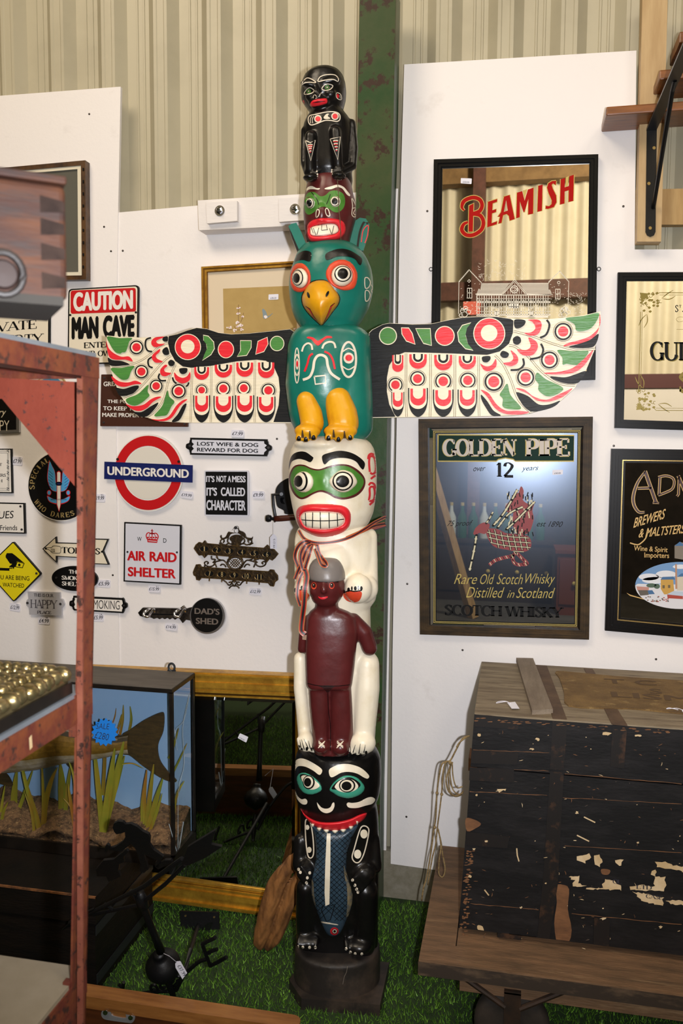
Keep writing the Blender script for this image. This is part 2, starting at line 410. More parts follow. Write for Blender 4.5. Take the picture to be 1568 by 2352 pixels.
# white painted boards in front of the cladding
def board(name, pts, off, thick=0.012, m=None):
    b = B(); b.flat(WALL, pts, off, m or M_WHITE, thick); return struct(b.build(name))
board('trim_1', [(-700, 273), (277, 199), (270, 545), (266, 800), (267, 1100), (274, 1530), (284, 1930), (-700, 1832)], 0.004)
board('trim_2', [(272, 488), (455, 472), (830, 441), (914, 433), (909, 560), (905, 1000), (893, 1500), (886, 1983), (284, 1930), (275, 1530), (268, 1100), (267, 800)], 0.0)
board('trim_3', [(928, 148), (1461, 116), (1457, 573), (2000, 571), (2000, 2139), (897, 1984), (901, 1500), (910, 1000), (917, 520)], 0.006)
b = B(); b.box((-2.6, -0.004, 0), (2.2, 0.03, 0.163), M_CONC); struct(b.build('trim_4'))
# the floor slab, the other walls and the roof of the hall
M_SLAB = mat('floor_slab', '#4a463e', 0.85, col2='#3b372f', scale=4)
b = B(); b.box((-5, -6.3, -0.1), (4.5, 0.4, 0), M_SLAB); struct(b.build('floor'))
b = B(); b.box((-5, -6.3, 5.0), (4.5, 0.4, 5.1), mat('roof_sheet', '#8e8a7c', 0.8)); struct(b.build('ceiling'))
b = B(); b.box((-5.1, -6.3, 0), (-5, 0.4, 5), mat('side_wall', '#8f8874', 0.8)); struct(b.build('wall_left'))
b = B(); b.box((4.5, -6.3, 0), (4.6, 0.4, 5), mat('side_wall', '#8f8874', 0.8)); struct(b.build('wall_right'))
# the wall across the hall (seen in the pub mirrors)
def refl(px, py, Y):
    p = WALL.at(px, py); d = p-CAM; d.y = -d.y; return p + d*((Y-p.y)/d.y)
cladding('wall_back', -5, 4.5, 0, 5.0, -6.25, .150, .045, M_BACKCLAD, 1)
za = refl(1100, 425, -6.1).z; zb = refl(1100, 690, -6.1).z; zc = refl(1480, 860, -6.1).z; zd = refl(1480, 892, -6.1).z
b = B(); b.box((-5, -6.2, za), (4.5, -6.05, za+.30), mat('timber_purlin', '#9a7a50', 0.7, col2='#7d603c', scale=6)); struct(b.build('trim_6'))
xr_ = max(refl(1390, 600, -6.1).x, refl(1000, 600, -6.1).x); xl_ = min(refl(1390, 600, -6.1).x, refl(1000, 600, -6.1).x)
b = B(); b.box((xl_, -6.2, zb), (xr_, -6.08, zb+.18), M_BROWN); struct(b.build('trim_7'))
b = B(); b.box((-5, -6.2, zd), (4.5, -6.08, zc), mat('maroon_rail', '#5a2f33', 0.5)); struct(b.build('trim_8'))
xa = refl(1086, 500, -6.0).x; xb = refl(1114, 500, -6.0).x
b = B(); b.box((min(xa, xb), -6.2, 0), (max(xa, xb), -5.95, 5), M_BROWN); struct(b.build('trim_9'))
xg = refl(1400, 900, -6.1).x
b = B(); b.box((xg, -6.16, zd-.42), (4.5, -6.1, zd), M_WHITE); struct(b.build('trim_11'))
b = B(); b.box((-5, -6.16, 0), (4.5, -6.12, zd-.02), mat('dark_lining_board', '#3a3128', 0.8, col2='#241e18', scale=5)); struct(b.build('trim_10'))

# green steel column of the building
M_GREEN = mat('green_flaking_paint', '#1a3d14', 0.45, spec=.3, col2='#3c4523', scale=5, lo=0.36, hi=0.66, col3='#2f190e', scale3=20, lo3=0.56, hi3=0.62, bump=0.15, bscale=50)
M_GREEN2 = mat('dark_green_paint', '#16451f', 0.35, col2='#1c3a1a', scale=10, col3='#3a2a1c', scale3=22, lo3=0.68, hi3=0.72)
col = thing('steel_column', 'tall green rusty steel column standing on the floor behind the totem pole', 'column', WALL.at(840, 2110))
pc = Pl((0, -0.13, 0), (0, -1, 0))
b = B(); b.flat(pc, [(826, -40), (909, -40), (903, 300), (897, 487), (888, 1000), (879, 1500), (872, 1850), (867, 2240), (782, 2240), (797, 1500), (806, 1000), (813, 700)], 0, M_GREEN, 0.012); b.build('flange', col)
b = B(); b.flat(pc, [(830, -40), (907, -40), (901, 300), (895, 487), (886, 1000), (877, 1500), (870, 1850), (867, 2240), (790, 2240), (801, 1500), (810, 1000), (817, 700)], -.012, M_GREEN2, 0.112); b.build('web', col)

# screw heads in the white boards
for x, y in ((239, 521), (255, 577), (282, 576), (205, 262), (981, 485), (1431, 474), (1062, 1493), (1506, 1514), (1409, 1024), (935, 1341), (636, 1008), (259, 1321), (933, 1876), (470, 1300)):
    q_ = WALL.at(x, y, .004 if x < 270 else (.006 if x > 920 else 0)); b = B(); b.lathe(q_, (0, -1, 0), [(.0036, -.002), (.0036, .0006), (.001, .0010)], mat('board_screw', '#4a4440', .4, metal=.6), 10); tag(b.build('board_screw'), 'tiny dark screw head in the white wall boards', 'screw', 'screw heads in the wall boards')
# ------------------------------------------------------------------ the totem pole
AX = FLOOR.at(775, 2262)
TP = Pl(AX, -_fh)
S = (AX-CAM).dot(_fh)/F
FR = -_fh
def T(px, py, c=0.0): return TP.at(px, py, c*S)
class Carve:
    """carved wood: rounded solids fused into one skin; sizes in photograph pixels at the totem, c = towards the camera"""
    def __init__(s): s.b = B()
    def loft(s, rows, e=2.0, seg=40):
        vs = []; fs = []; n = len(rows)
        for r in rows:
            py, xl, xr, c, rz = r[:5]; a = T(xl, py, c); b_ = T(xr, py, c); m = (a+b_)/2; u = (b_-a)/2
            for k in range(seg):
                t = 2*pi*k/seg; x = math.copysign(abs(cos(t))**(2/e), cos(t)); y = math.copysign(abs(sin(t))**(2/e), sin(t))
                vs.append(m+u*x+FR*(rz*S*y))
        for i in range(n-1):
            for k in range(seg): l = (k+1) % seg; fs.append((i*seg+k, i*seg+l, (i+1)*seg+l, (i+1)*seg+k))
        fs.append(tuple(range(seg))[::-1]); fs.append(tuple(range((n-1)*seg, n*seg)))
        s.b.add(vs, fs, None); return s
    def ell(s, px, py, c, rx, ry, rz, rot=0.0):
        u = _rh*cos(rot)-_z*sin(rot); v = _rh*sin(rot)+_z*cos(rot)
        s.b.ball(T(px, py, c), u*rx*S, v*ry*S, FR*rz*S, None, 24, 16); return s
    def cap(s, *pts):
        """chain of (px, py, c, radius) with round ends"""
        P = []; R = []; W = [T(p[0], p[1], p[2]) for p in pts]; r = [p[3]*S for p in pts]
        d0 = (W[0]-W[1]).normalized(); d1 = (W[-1]-W[-2]).normalized()
        for k in range(4): a = pi/2*(1-k/4); P.append(W[0]+d0*r[0]*sin(a)); R.append(max(r[0]*cos(a), 1e-4))
        for a_, b_ in zip(W, r): P.append(a_); R.append(b_)
        for k in range(1, 5): a = pi/2*k/4; P.append(W[-1]+d1*r[-1]*sin(a)); R.append(max(r[-1]*cos(a), 1e-4))
        s.b.tube(P, R, None, 16); return s
    def skin(s, m, voxel=0.005, it=4):
        """returns a builder holding the fused skin"""
        me = bpy.data.meshes.new('c'); me.from_pydata(s.b.v, [], s.b.f); me.update()
        bm = bmesh.new(); bm.from_mesh(me); bmesh.ops.recalc_face_normals(bm, faces=bm.faces); bm.to_mesh(me); bm.free()
        o = bpy.data.objects.new('c', me); COL.objects.link(o)
        r = o.modifiers.new('r', 'REMESH'); r.mode = 'VOXEL'; r.voxel_size = voxel
        q = o.modifiers.new('s', 'SMOOTH'); q.factor = 0.5; q.iterations = it
        dg = bpy.context.evaluated_depsgraph_get(); m2 = bpy.data.meshes.new_from_object(o.evaluated_get(dg))
        out = B(); out.add([v.co.copy() for v in m2.vertices], [tuple(p.vertices) for p in m2.polygons], m)
        bpy.data.objects.remove(o); bpy.data.meshes.remove(me); bpy.data.meshes.remove(m2)
        return out
def bvh_b(*bs):
    vs = []; fs = []
    for b in bs: k = len(vs); vs += b.v; fs += [[k+i for i in f] for f in b.f]
    return BVHTree.FromPolygons(vs, fs)
def relief(b, bvh, pts, m, h, edge, holes=(), step=3.0, fn=None, lift=0.0008):
    """a raised carved shape: like a decal, swelling to height h (m) at edge pixels from its outline"""
    n0 = len(b.v); f0 = len(b.f); b.decal(bvh, pts, m, lift, holes, step)
    loops = [pts]+list(holes)
    for i in range(n0, len(b.v)):
        v = b.v[i]; d = v-CAM; q = d.dot(FWD); x = 784+F*d.dot(RGT)/q; y = 1176-F*d.dot(UP)/q; best = 1e9
        for l in loops:
            for j, p in enumerate(l):
                r = l[(j+1) % len(l)]; ex, ey = r[0]-p[0], r[1]-p[1]; t = max(0, min(1, ((x-p[0])*ex+(y-p[1])*ey)/max(ex*ex+ey*ey, 1e-9)))
                best = min(best, math.hypot(x-p[0]-t*ex, y-p[1]-t*ey))
        k = min(1.0, best/edge); hh = h*math.sqrt(max(0.0, 1-(1-k)**2))
        if fn: hh *= fn(x, y)
        b.v[i] = v - d.normalized()*(hh if hh > 0.0004 else -0.004)
    return b

C_BLK = mat('totem_black_paint', '#0e0d0d', 0.3, spec=.4, bump=0.25, bscale=35, col2='#1a1615', scale=14, lo=.5, hi=.8)
C_WHT = mat('totem_cream_paint', '#e6dcc6', 0.4, bump=0.2, bscale=40, col2='#d8c9a8', scale=12, lo=.5, hi=.8, col3='#5b4a35', scale3=60, lo3=.73, hi3=.76)
C_WHL = mat('totem_white_line_paint', '#d9cdb8', 0.45)
C_RED = mat('totem_red_paint', '#d6202c', 0.38, bump=0.15, bscale=40)
C_ORG = mat('totem_orange_paint', '#d9502e', 0.4, col2='#c43c22', scale=20, bump=.1)
C_BRN = mat('totem_maroon_paint', '#571f20', 0.33, bump=0.2, bscale=35, col2='#4a1a1a', scale=12)
C_TEAL = mat('totem_teal_paint', '#157061', 0.3, bump=0.2, bscale=30, col2='#0f5c4f', scale=6, lo=.4, hi=.75)
C_YEL = mat('totem_yellow_paint', '#d79a12', 0.35, bump=0.2, bscale=30, col2='#c07e12', scale=14, lo=.5, hi=.8, col3='#4a3a20', scale3=22, lo3=.76, hi3=.78)
C_GRN = mat('totem_leaf_green_paint', '#4d8530', 0.35, bump=0.15, bscale=40, col2='#3c7028', scale=12)
C_MINT = mat('totem_mint_paint', '#3f9a80', 0.35)
C_GRAY = mat('totem_grey_paint', '#77706c', 0.38, bump=0.3, bscale=30)
C_FISH = mat('totem_slate_paint', '#34495a', 0.38, bump=0.2, bscale=40, col2='#2a3b48', scale=12)
C_DRK = mat('totem_dark_wood', '#1f1a17', 0.6, bump=0.3, bscale=30, col2='#4a3d33', scale=8, lo=.48, hi=.75)

totem = thing('totem_pole', 'tall painted carved wooden totem pole with spread bird wings on green turf', 'totem pole', AX)
Z1 = zz(600, 120, 4.356); Z2 = zz(600, 540, 4.356); Z3 = zz(600, 960, 4.356); Z4 = zz(600, 1380, 4.356); Z5 = zz(600, 1820, 4.356)
def ring(cx, cy, rx, ry=None): return ell(cx, cy, rx, ry, 32)
def dec(b, h, z, pts, m, lift=0.0012, holes=(), sm=True, **k):
    b.decal(h, z(cr(pts, 5) if sm else pts), m, lift, [z(q) for q in holes], **k)
def line(b, h, z, pts, w, m, lift=0.0016, closed=False, n=5, **k):
    p = cr(pts, n, closed); b.decal(h, z(stroke(p+([p[0]] if closed else []), w)), m, lift, **k)
def eye(par, h, z, layers, dome, hgt, edge):
    """carved eye: a swelling with painted rings"""
    b = B(); relief(b, h, z(dome[0]), dome[1], hgt, edge, step=2.0); hb = bvh_b(b); l = 0.0008
    for pts, m in layers: b.decal(hb, z(pts), m, l, step=2.0); l += 0.0006
    return b.build('eye', par, smooth=True)

# --- squatting black figure on top
c = Carve()
c.loft([(160, 735, 762, 0, 18), (163, 722, 772, 0, 30), (168, 708, 781, 0, 40), (177, 698, 788, 0, 48), (192, 692, 793, 0, 52), (212, 690, 795, 0, 54), (230, 692, 794, 0, 52), (245, 702, 790, 0, 46), (256, 710, 786, 0, 42), (266, 712, 789, 0, 42)])
c.loft([(256, 716, 788, 0, 38), (262, 710, 793, 0, 42), (272, 703, 801, 0, 46), (286, 697, 808, 0, 48), (306, 694, 811, 0, 48), (340, 697, 813, 0, 48), (380, 699, 813, 0, 48), (397, 701, 808, 0, 46), (416, 702, 810, -6, 44), (432, 708, 807, -6, 42)])
c.cap((806, 285, 8, 11), (811, 340, 18, 11), (809, 382, 26, 10), (786, 394, 44, 8))
c.cap((700, 300, 10, 9), (699, 375, 20, 9), (706, 398, 40, 8))
c.cap((713, 314, 44, 13), (711, 350, 47, 12), (712, 390, 44, 11)); c.cap((770, 303, 46, 13), (773, 340, 50, 13), (777, 392, 44, 11))
c.ell(712, 409, 52, 16, 7, 18); c.ell(778, 405, 54, 16, 7, 18)
c.cap((726, 196, 50, 5), (727, 214, 57, 7), (731, 222, 56, 8)); c.ell(733, 236, 40, 24, 12, 18)
c.ell(712, 196, 44, 22, 8, 12, .25); c.ell(756, 188, 46, 26, 8, 12, -.15); c.ell(713, 222, 40, 12, 10, 12); c.ell(758, 217, 42, 14, 12, 12)
for i in range(4):
    c.cap((714, 395+4*i, 52, 2.4), (729, 393+4.2*i, 54, 2.2)); c.cap((784, 390+4*i, 54, 2.4), (764, 388+4.4*i, 56, 2.2))
b = c.skin(C_BLK, 0.0032, 3); h = bvh_b(b)
W2 = 10
line(b, h, Z1, [(395, 335), (418, 292), (455, 258), (500, 268), (545, 302), (480, 300), (430, 308)], 9, C_WHL, closed=True)
line(b, h, Z1, [(566, 282), (590, 245), (650, 225), (730, 226), (768, 258), (765, 292), (720, 272), (640, 278), (580, 292)], 9, C_WHL, closed=True)
for ex, ey_, pts in ((472, 390, [(428, 415), (455, 370), (490, 355), (528, 385), (500, 410), (460, 420)]), (658, 350, [(605, 365), (635, 325), (670, 318), (715, 335), (690, 370), (640, 382)])):
    line(b, h, Z1, pts, 8, C_WHL, closed=True); dec(b, h, Z1, ring(ex, ey_, 22), C_GRN, .0012, sm=False, step=1.5); dec(b, h, Z1, ring(ex, ey_, 13), C_BLK, .0018, sm=False, step=1.5); dec(b, h, Z1, ring(ex, ey_, 7), C_WHL, .0024, sm=False, step=1.5)
line(b, h, Z1, [(518, 460), (522, 432), (540, 428), (552, 445)], 7, C_WHL); line(b, h, Z1, [(580, 445), (592, 412), (612, 405)], 7, C_WHL); line(b, h, Z1, [(540, 462), (560, 455)], 6, C_WHL)
line(b, h, Z1, [(470, 660), (490, 632), (540, 622), (640, 600), (730, 596), (780, 620), (785, 670), (755, 692), (690, 682), (630, 684), (560, 712), (500, 728), (474, 705)], 10, C_WHL, closed=True)
for cx, cy, r in ((566, 666, 30), (737, 640, 30)):
    dec(b, h, Z1, ring(cx, cy, r+8), C_WHL, .0012, sm=False); dec(b, h, Z1, ring(cx, cy, r-4), C_RED, .002, sm=False)
dec(b, h, Z1, [(622, 652), (650, 618), (675, 616), (665, 640), (690, 662), (640, 668)], C_WHL)
for k in (495, 515): line(b, h, Z1, [(k+8, 640), (k-6, 675), (k, 712)], 7, C_WHL)
for pts, st in (([(440, 882), (490, 905), (540, 878), (495, 1085)], [(488, 925), (488, 945), (488, 965), (490, 990)]), ([(688, 868), (790, 846), (764, 1075)], [(742, 885), (744, 915), (748, 945), (752, 975)])):
    line(b, h, Z1, pts, 9, C_WHL, closed=True, n=1)
    for i, (x, y) in enumerate(st): w_ = 26-5*i; line(b, h, Z1, [(x-w_, y+3), (x, y-4), (x+w_, y)], 8, C_WHL); line(b, h, Z1, [(x-w_+3, y+12), (x, y+8), (x+w_-3, y+10)], 7, C_RED)
line(b, h, Z1, [(748, 415), (765, 405), (795, 425), (802, 470), (775, 472), (752, 450)], 7, C_WHL, closed=True); dec(b, h, Z1, ring(764, 440, 12, 22), C_RED, sm=False)
line(b, h, Z1, [(784, 430), (790, 465)], 5, C_WHL); dec(b, h, Z1, ring(420, 505, 10, 26), C_RED, sm=False)
for x, y in [(555, 1190), (562, 1220), (565, 1242), (566, 1265), (575, 1288), (545, 1300), (515, 1310), (488, 1320), (458, 1333), (682, 1280), (710, 1280), (738, 1280), (775, 1284), (800, 1282), (706, 1178), (704, 1198), (706, 1216)]:
    dec(b, h, Z1, ring(x, y, 9), C_WHL, .002, sm=False, step=1.2)
fig = b.build('top_figure', totem, smooth=True, fix=False)
b = B(); relief(b, h, Z1(cr([(490, 510), (520, 478), (600, 462), (655, 464), (660, 505), (640, 520), (560, 540), (495, 545)], 5)), C_RED, .006, 3, step=1.6)
hb = bvh_b(b, B()); b.decal(hb, Z1(stroke([(515, 505), (560, 498), (640, 490)], [4, 12, 5])), C_BLK, .001, step=1.2); b.build('lip', fig, smooth=True)

# --- maroon mask under the top figure
c = Carve()
c.loft([(408, 716, 796, 0, 40), (414, 708, 803, 0, 46), (425, 704, 807, 0, 50), (440, 701, 810, 0, 54), (465, 697, 816, 0, 57), (487, 696, 818, 0, 58), (505, 697, 817, 0, 58), (522, 699, 812, 0, 56), (545, 702, 806, 0, 54), (563, 706, 802, 0, 52), (578, 710, 798, 0, 48)])
c.ell(738, 490, 52, 13, 22, 14); c.ell(742, 540, 40, 40, 22, 22); c.ell(712, 462, 44, 14, 10, 10); c.ell(770, 460, 48, 18, 12, 10)
b = c.skin(C_BRN, 0.004, 4); h = bvh_b(b)
dec(b, h, Z1, [(435, 1400), (460, 1355), (500, 1338), (550, 1358), (585, 1360), (570, 1376), (520, 1370), (470, 1375), (445, 1405)], C_WHT)
dec(b, h, Z1, [(636, 1360), (700, 1340), (760, 1325), (820, 1345), (860, 1390), (888, 1425), (880, 1440), (850, 1418), (810, 1365), (760, 1350), (700, 1370), (645, 1372)], C_WHT)
dec(b, h, Z1, [(440, 1450), (470, 1405), (530, 1400), (590, 1440), (640, 1430), (690, 1390), (760, 1385), (820, 1420), (838, 1490), (820, 1560), (770, 1600), (720, 1595), (670, 1560), (620, 1545), (570, 1560), (520, 1605), (470, 1625), (435, 1590), (428, 1520)], C_GRN)
line(b, h, Z1, [(500, 1400), (555, 1470), (572, 1525)], 8, C_BLK, .002)
line(b, h, Z1, [(690, 1420), (665, 1490), (650, 1520)], 7, C_BLK, .002)
for pts in ([(548, 1650), (548, 1600), (562, 1572), (580, 1590), (570, 1635)], [(640, 1585), (652, 1560), (672, 1580), (685, 1635), (655, 1632)]): line(b, h, Z1, pts, 9, C_WHT, .0018, closed=True)
line(b, h, Z1, [(905, 1460), (940, 1530), (955, 1620), (930, 1648), (905, 1620), (912, 1540)], 8, C_WHT, .0018, closed=True); line(b, h, Z1, [(912, 1560), (945, 1560), (920, 1610), (948, 1630)], 7, C_WHT)
line(b, h, Z1, [(757, 1250), (770, 1390), (775, 1560), (790, 1720), (795, 1890)], [5+3*(i % 3) for i in range(21)], mat('crack_wood', '#5a4630', .8), .012)
msk = b.build('mask', totem, smooth=True, fix=False)
eye(msk, h, Z1, [(ring(485, 1510, 40, 50), C_BLK), (ring(483, 1508, 35, 45), C_WHT), (ring(478, 1508, 27, 37), C_BLK)], (ring(490, 1512, 46, 55), C_WHT), .006, 10)
eye(msk, h, Z1, [(ring(736, 1492, 46, 50), C_BLK), (ring(735, 1491, 41, 45), C_WHT), (ring(733, 1490, 30, 34), C_BLK)], (ring(740, 1494, 54, 56), C_WHT), .006, 10)
lo_ = cr([(455, 1790), (465, 1720), (520, 1675), (620, 1658), (740, 1665), (820, 1695), (845, 1760), (830, 1820), (770, 1870), (640, 1885), (540, 1895), (480, 1880)], 5)
li_ = cr([(485, 1790), (500, 1750), (570, 1728), (680, 1715), (750, 1725), (775, 1780), (740, 1815), (660, 1830), (560, 1840), (500, 1830)], 5)
b = B(); relief(b, h, Z1(lo_), C_RED, .010, 7, [Z1(li_)], step=2); b.build('lip', msk, smooth=True)
b = B(); relief(b, h, Z1(li_), C_WHT, .004, 4, step=2); hb = bvh_b(b)
for pts in ([(520, 1760), (545, 1830)], [(500, 1755), (520, 1810)], [(555, 1825), (575, 1755), (600, 1780), (605, 1725)], [(600, 1780), (665, 1775)], [(650, 1725), (660, 1780), (680, 1760), (700, 1815)], [(705, 1820), (725, 1735)]):
    b.decal(hb, Z1(stroke(pts, 6)), C_BLK, .001, step=2)
b.build('tooth_row', msk, smooth=True)

# --- teal bird: head
c = Carve()
c.loft([(556, 722, 790, 0, 30), (560, 704, 806, 0, 50), (566, 694, 818, 0, 62), (575, 686, 828, 0, 72), (586, 680, 837, 0, 80), (600, 675, 845, 0, 86), (620, 668, 853, 0, 91), (639, 664, 856, 0, 94), (655, 663, 857, 0, 95), (670, 663, 856, 0, 94), (690, 665.5, 852, 0, 91), (710, 669, 846, 0, 86), (725, 674, 838, 0, 80), (740, 681, 830, 0, 74), (750, 688, 822, 0, 68), (760, 694, 818, 0, 66)])
b = c.skin(C_TEAL, 0.005, 4); h = bvh_b(b)
dec(b, h, Z2, [(312, 280), (340, 215), (395, 168), (450, 155), (500, 180), (486, 262), (420, 250), (360, 256)], C_BLK)
dec(b, h, Z2, [(643, 190), (720, 150), (800, 135), (880, 150), (960, 195), (1008, 240), (995, 298), (970, 288), (935, 240), (860, 215), (760, 215), (655, 250)], C_BLK)
for pts in ([(1035, 435), (1065, 428), (1090, 470), (1075, 520), (1040, 528)], [(1040, 562), (1070, 558), (1088, 600), (1070, 650), (1042, 655)]): line(b, h, Z2, pts, 10, C_WHL, closed=True)
line(b, h, Z2, [(1100, 495), (1112, 530), (1098, 560), (1115, 575)], 7, C_WHL)
bh = b.build('bird_head', totem, smooth=True, fix=False)
def eye_ring(z, out, inn, m, par, hh, name='eye_socket'):
    q = B(); relief(q, h, z(out), m, hh, 6, [z(inn)], step=2.5); return q.build(name, par, smooth=True)
eye_ring(Z2, cr([(285, 440), (300, 340), (350, 285), (420, 285), (480, 350), (495, 440), (470, 520), (400, 572), (330, 560), (295, 510)], 5), ring(385, 430, 80, 98), C_ORG, bh, .006)
eye(bh, h, Z2, [(ring(362, 425, 56, 80), C_BLK), (ring(360, 426, 47, 70), C_WHT), (ring(350, 430, 34, 50), C_BLK)], (ring(385, 430, 82, 100), C_WHT), .016, 18)
eye_ring(Z2, cr([(642, 400), (670, 310), (740, 255), (830, 245), (910, 285), (958, 370), (960, 450), (930, 530), (850, 555), (770, 540), (690, 490)], 5), ring(807, 405, 106, 106), C_ORG, bh, .006)
eye(bh, h, Z2, [(ring(815, 388, 86, 80), C_BLK), (ring(815, 387, 73, 70), C_WHT), (ring(815, 385, 53, 54), C_BLK)], (ring(807, 405, 108, 108), C_WHT), .018, 22)
bo = cr([(405, 650), (415, 590), (475, 490), (560, 452), (660, 462), (735, 545), (780, 620), (770, 690), (715, 765), (645, 860), (600, 902), (560, 872), (480, 795), (425, 720)], 5)
b = B(); b.decal(h, Z2([(600+(x-600)*1.035, 660+(y-660)*1.03) for x, y in bo]), C_BLK, .0015)
relief(b, h, Z2(bo), C_YEL, .062, 46, step=3, fn=lambda x, y: 0.62+0.55*max(0, min(1, (y-645)/80))); hb = bvh_b(b)
for pts, wd, m in (([(442, 712), (480, 740), (520, 815), (560, 862)], [6, 16, 14, 3], C_BLK), ([(452, 722), (484, 752), (520, 820), (556, 858)], [3, 10, 10, 2], C_RED), ([(735, 680), (700, 712), (670, 790), (620, 885)], [5, 18, 16, 4], C_BLK), ([(730, 688), (696, 722), (668, 795), (628, 876)], [3, 11, 11, 2], C_RED)):
    b.decal(hb, Z2(stroke(pts, wd)), m, .0012 if m is C_BLK else .002, step=2.2)
for cx, cy, r in ((660, 588, .45), (470, 600, -.3)): b.decal(hb, Z2(ell(cx, cy, 13, 32, 20, r)), C_BLK, .0014, step=2)
b.build('beak', bh, smooth=True)
for pts, inn in (([(270, 1740), (300, 1715), (350, 1705), (400, 1800), (455, 1935), (400, 1990), (355, 1985), (310, 1870)], None), ([(880, 1912), (930, 1690), (985, 1655), (1045, 1665), (1080, 1720), (1072, 1810), (1018, 1985), (955, 1975)], 1)):
    p = Z1(pts); b = B(); q = Pl(T(742, 540, 10 if inn is None else 2), FR); b.flat(q, p, 0, C_TEAL, 0.026)
    if inn:
        b.flat(q, Z1(stroke(cr([(960, 1960), (985, 1800), (1020, 1710), (1050, 1690), (1062, 1720)], 4, False), 22)), .0012, C_BLK)
        b.flat(q, Z1(stroke(cr([(1000, 1900), (1015, 1790), (1050, 1740), (1070, 1740), (1062, 1830), (1035, 1910)], 4, False), 9)), .0018, C_RED)
    else: b.flat(q, Z1([(270, 1745), (300, 1800), (380, 1985), (355, 1985), (310, 1870)]), .0012, C_BLK)
    b.build('bird_ear', bh)

# --- teal bird: body, wings, feet
c = Carve()
c.loft([(750, 700, 815, 0, 55), (754, 690, 826, 0, 62), (759, 681, 834, 0, 70), (767, 673, 843, 0, 74), (777, 667, 850, 0, 76), (795, 662, 851, 0, 78), (838, 659, 852, 0, 78), (884, 656, 854, 0, 78), (930, 661, 856, 0, 76), (955, 664, 856, 0, 74), (970, 669, 856, 0, 70), (988, 677, 855, 0, 64), (1000, 684, 848, 0, 58), (1010, 692, 838, 0, 50)], 3.2)
c.ell(745, 865, 40, 74, 122, 52)
b = c.skin(C_TEAL, 0.005, 3); h = bvh_b(b)
dec(b, h, Z2, [(455, 1030), (470, 1015), (520, 1025), (560, 1055), (600, 1040), (650, 1010), (700, 1012), (705, 1030), (650, 1035), (610, 1070), (570, 1105), (535, 1085), (500, 1045)], C_RED)
line(b, h, Z2, [(405, 1165), (425, 1110), (465, 1082), (500, 1100), (510, 1148)], 18, C_WHL); line(b, h, Z2, [(608, 1135), (630, 1090), (680, 1068), (725, 1080), (742, 1130)], 20, C_WHL)
line(b, h, Z2, [(515, 1185), (480, 1215), (460, 1290), (432, 1365)], 20, C_RED); line(b, h, Z2, [(630, 1165), (680, 1190), (715, 1250), (735, 1340)], 20, C_RED)
line(b, h, Z2, [(415, 1448), (480, 1420), (515, 1350), (530, 1260), (560, 1210), (605, 1200), (650, 1230), (665, 1310), (700, 1385), (785, 1445)], 26, C_WHL)
line(b, h, Z2, [(530, 1415), (640, 1403), (645, 1480), (540, 1492)], 15, C_WHL, closed=True, n=1)
for cx, cy, rx, ry, irx in ((872, 1245, 75, 175, 62), (356, 1305, 24, 175, 18)):
    line(b, h, Z2, ell(cx, cy, rx, ry, 20), 22 if rx > 40 else 11, C_WHL, closed=True, n=2)
    line(b, h, Z2, [(cx-rx+6, cy-70), (cx, cy-112), (cx+rx-6, cy-75)], 12, C_WHL); line(b, h, Z2, [(cx-rx+6, cy+62), (cx, cy+100), (cx+rx-6, cy+62)], 12, C_WHL)
    dec(b, h, Z2, ring(cx+2, cy-15, irx*.85, 55), C_WHL, .0012, sm=False); dec(b, h, Z2, ring(cx+2, cy-17, irx*.68, 43), C_TEAL, .0018, sm=False) if 0 else None
    dec(b, h, Z2, ring(cx+2, cy-17, irx*.55, 32), C_RED, .002, sm=False)
body = b.build('bird_body', totem, smooth=True, fix=False)
for tx, ty, bx, r0, r1, toes in ((704, 910, 717, 23, 26, [(686, 1012), (702, 1014), (720, 1010)]), (776, 908, 789, 30, 34, [(754, 1011), (777, 1014), (804, 1010)])):
    c = Carve(); c.cap((tx, ty+12, 74, r0), (bx-4, 950, 78, r1), (bx, 972, 82, r1)); c.ell((toes[0][0]+toes[2][0])/2+3, 990, 98, r1+3, 17, 26)
    for x, y in toes: c.cap((x+(bx-x)*.3, 990, 100, 9), (x, y-6, 110, 8.5))
    b = c.skin(C_YEL, 0.004, 3); hb = bvh_b(b)
    for x, y in toes: b.decal(hb, ell(x, y-1, 5, 10, 18), C_BLK, .0016, step=1.8)
    for (x, y), (x2, y2) in zip(toes, toes[1:]): b.decal(hb, stroke([((x+x2)/2, y-24), ((x+x2)/2+1, y-6)], 2.5, 7), mat('toe_gap_wood', '#4b3418', .7), .0016, step=1.8)
    b.build('bird_foot', body, smooth=True, fix=False)

TH = radians(14); WN = -_fh*cos(TH)-_rh*sin(TH)
def ush(cx, yt, yb, w): return [(cx-w, yt)]+[(cx+w*cos(radians(180-a)), (yb-w*.95)+w*.95*sin(radians(a))) for a in range(0, 181, 15)]+[(cx+w, yt)] if yb-w*.95 > yt else [(cx-w, yt)]+[(cx+w*cos(radians(180-a)), yt+(yb-yt)*sin(radians(a))) for a in range(15, 180, 15)]+[(cx+w, yt)]
C_WCRM = mat('wing_cream_paint', '#e7dcc2', 0.42, bump=0.35, bscale=25, stretch=(1, 1, 8), col2='#d8caa8', scale=5, lo=.5, hi=.8)
C_WBLK = mat('wing_black_paint', '#0f1011', 0.5, spec=.3, bump=0.35, bscale=25, stretch=(1, 1, 8), col3='#b8aa88', scale3=9, lo3=.77, hi3=.79, col2='#151617', scale=5)
C_WRED = mat('wing_red_paint', '#dc2733', 0.4, bump=0.35, bscale=25, stretch=(1, 1, 8))
C_WGRN = mat('wing_green_paint', '#4c8a3c', 0.42, bump=0.35, bscale=25, stretch=(1, 1, 8), col2='#41793a', scale=5)
C_GRV = mat('wing_groove_wood', '#6f5f42', 0.7)
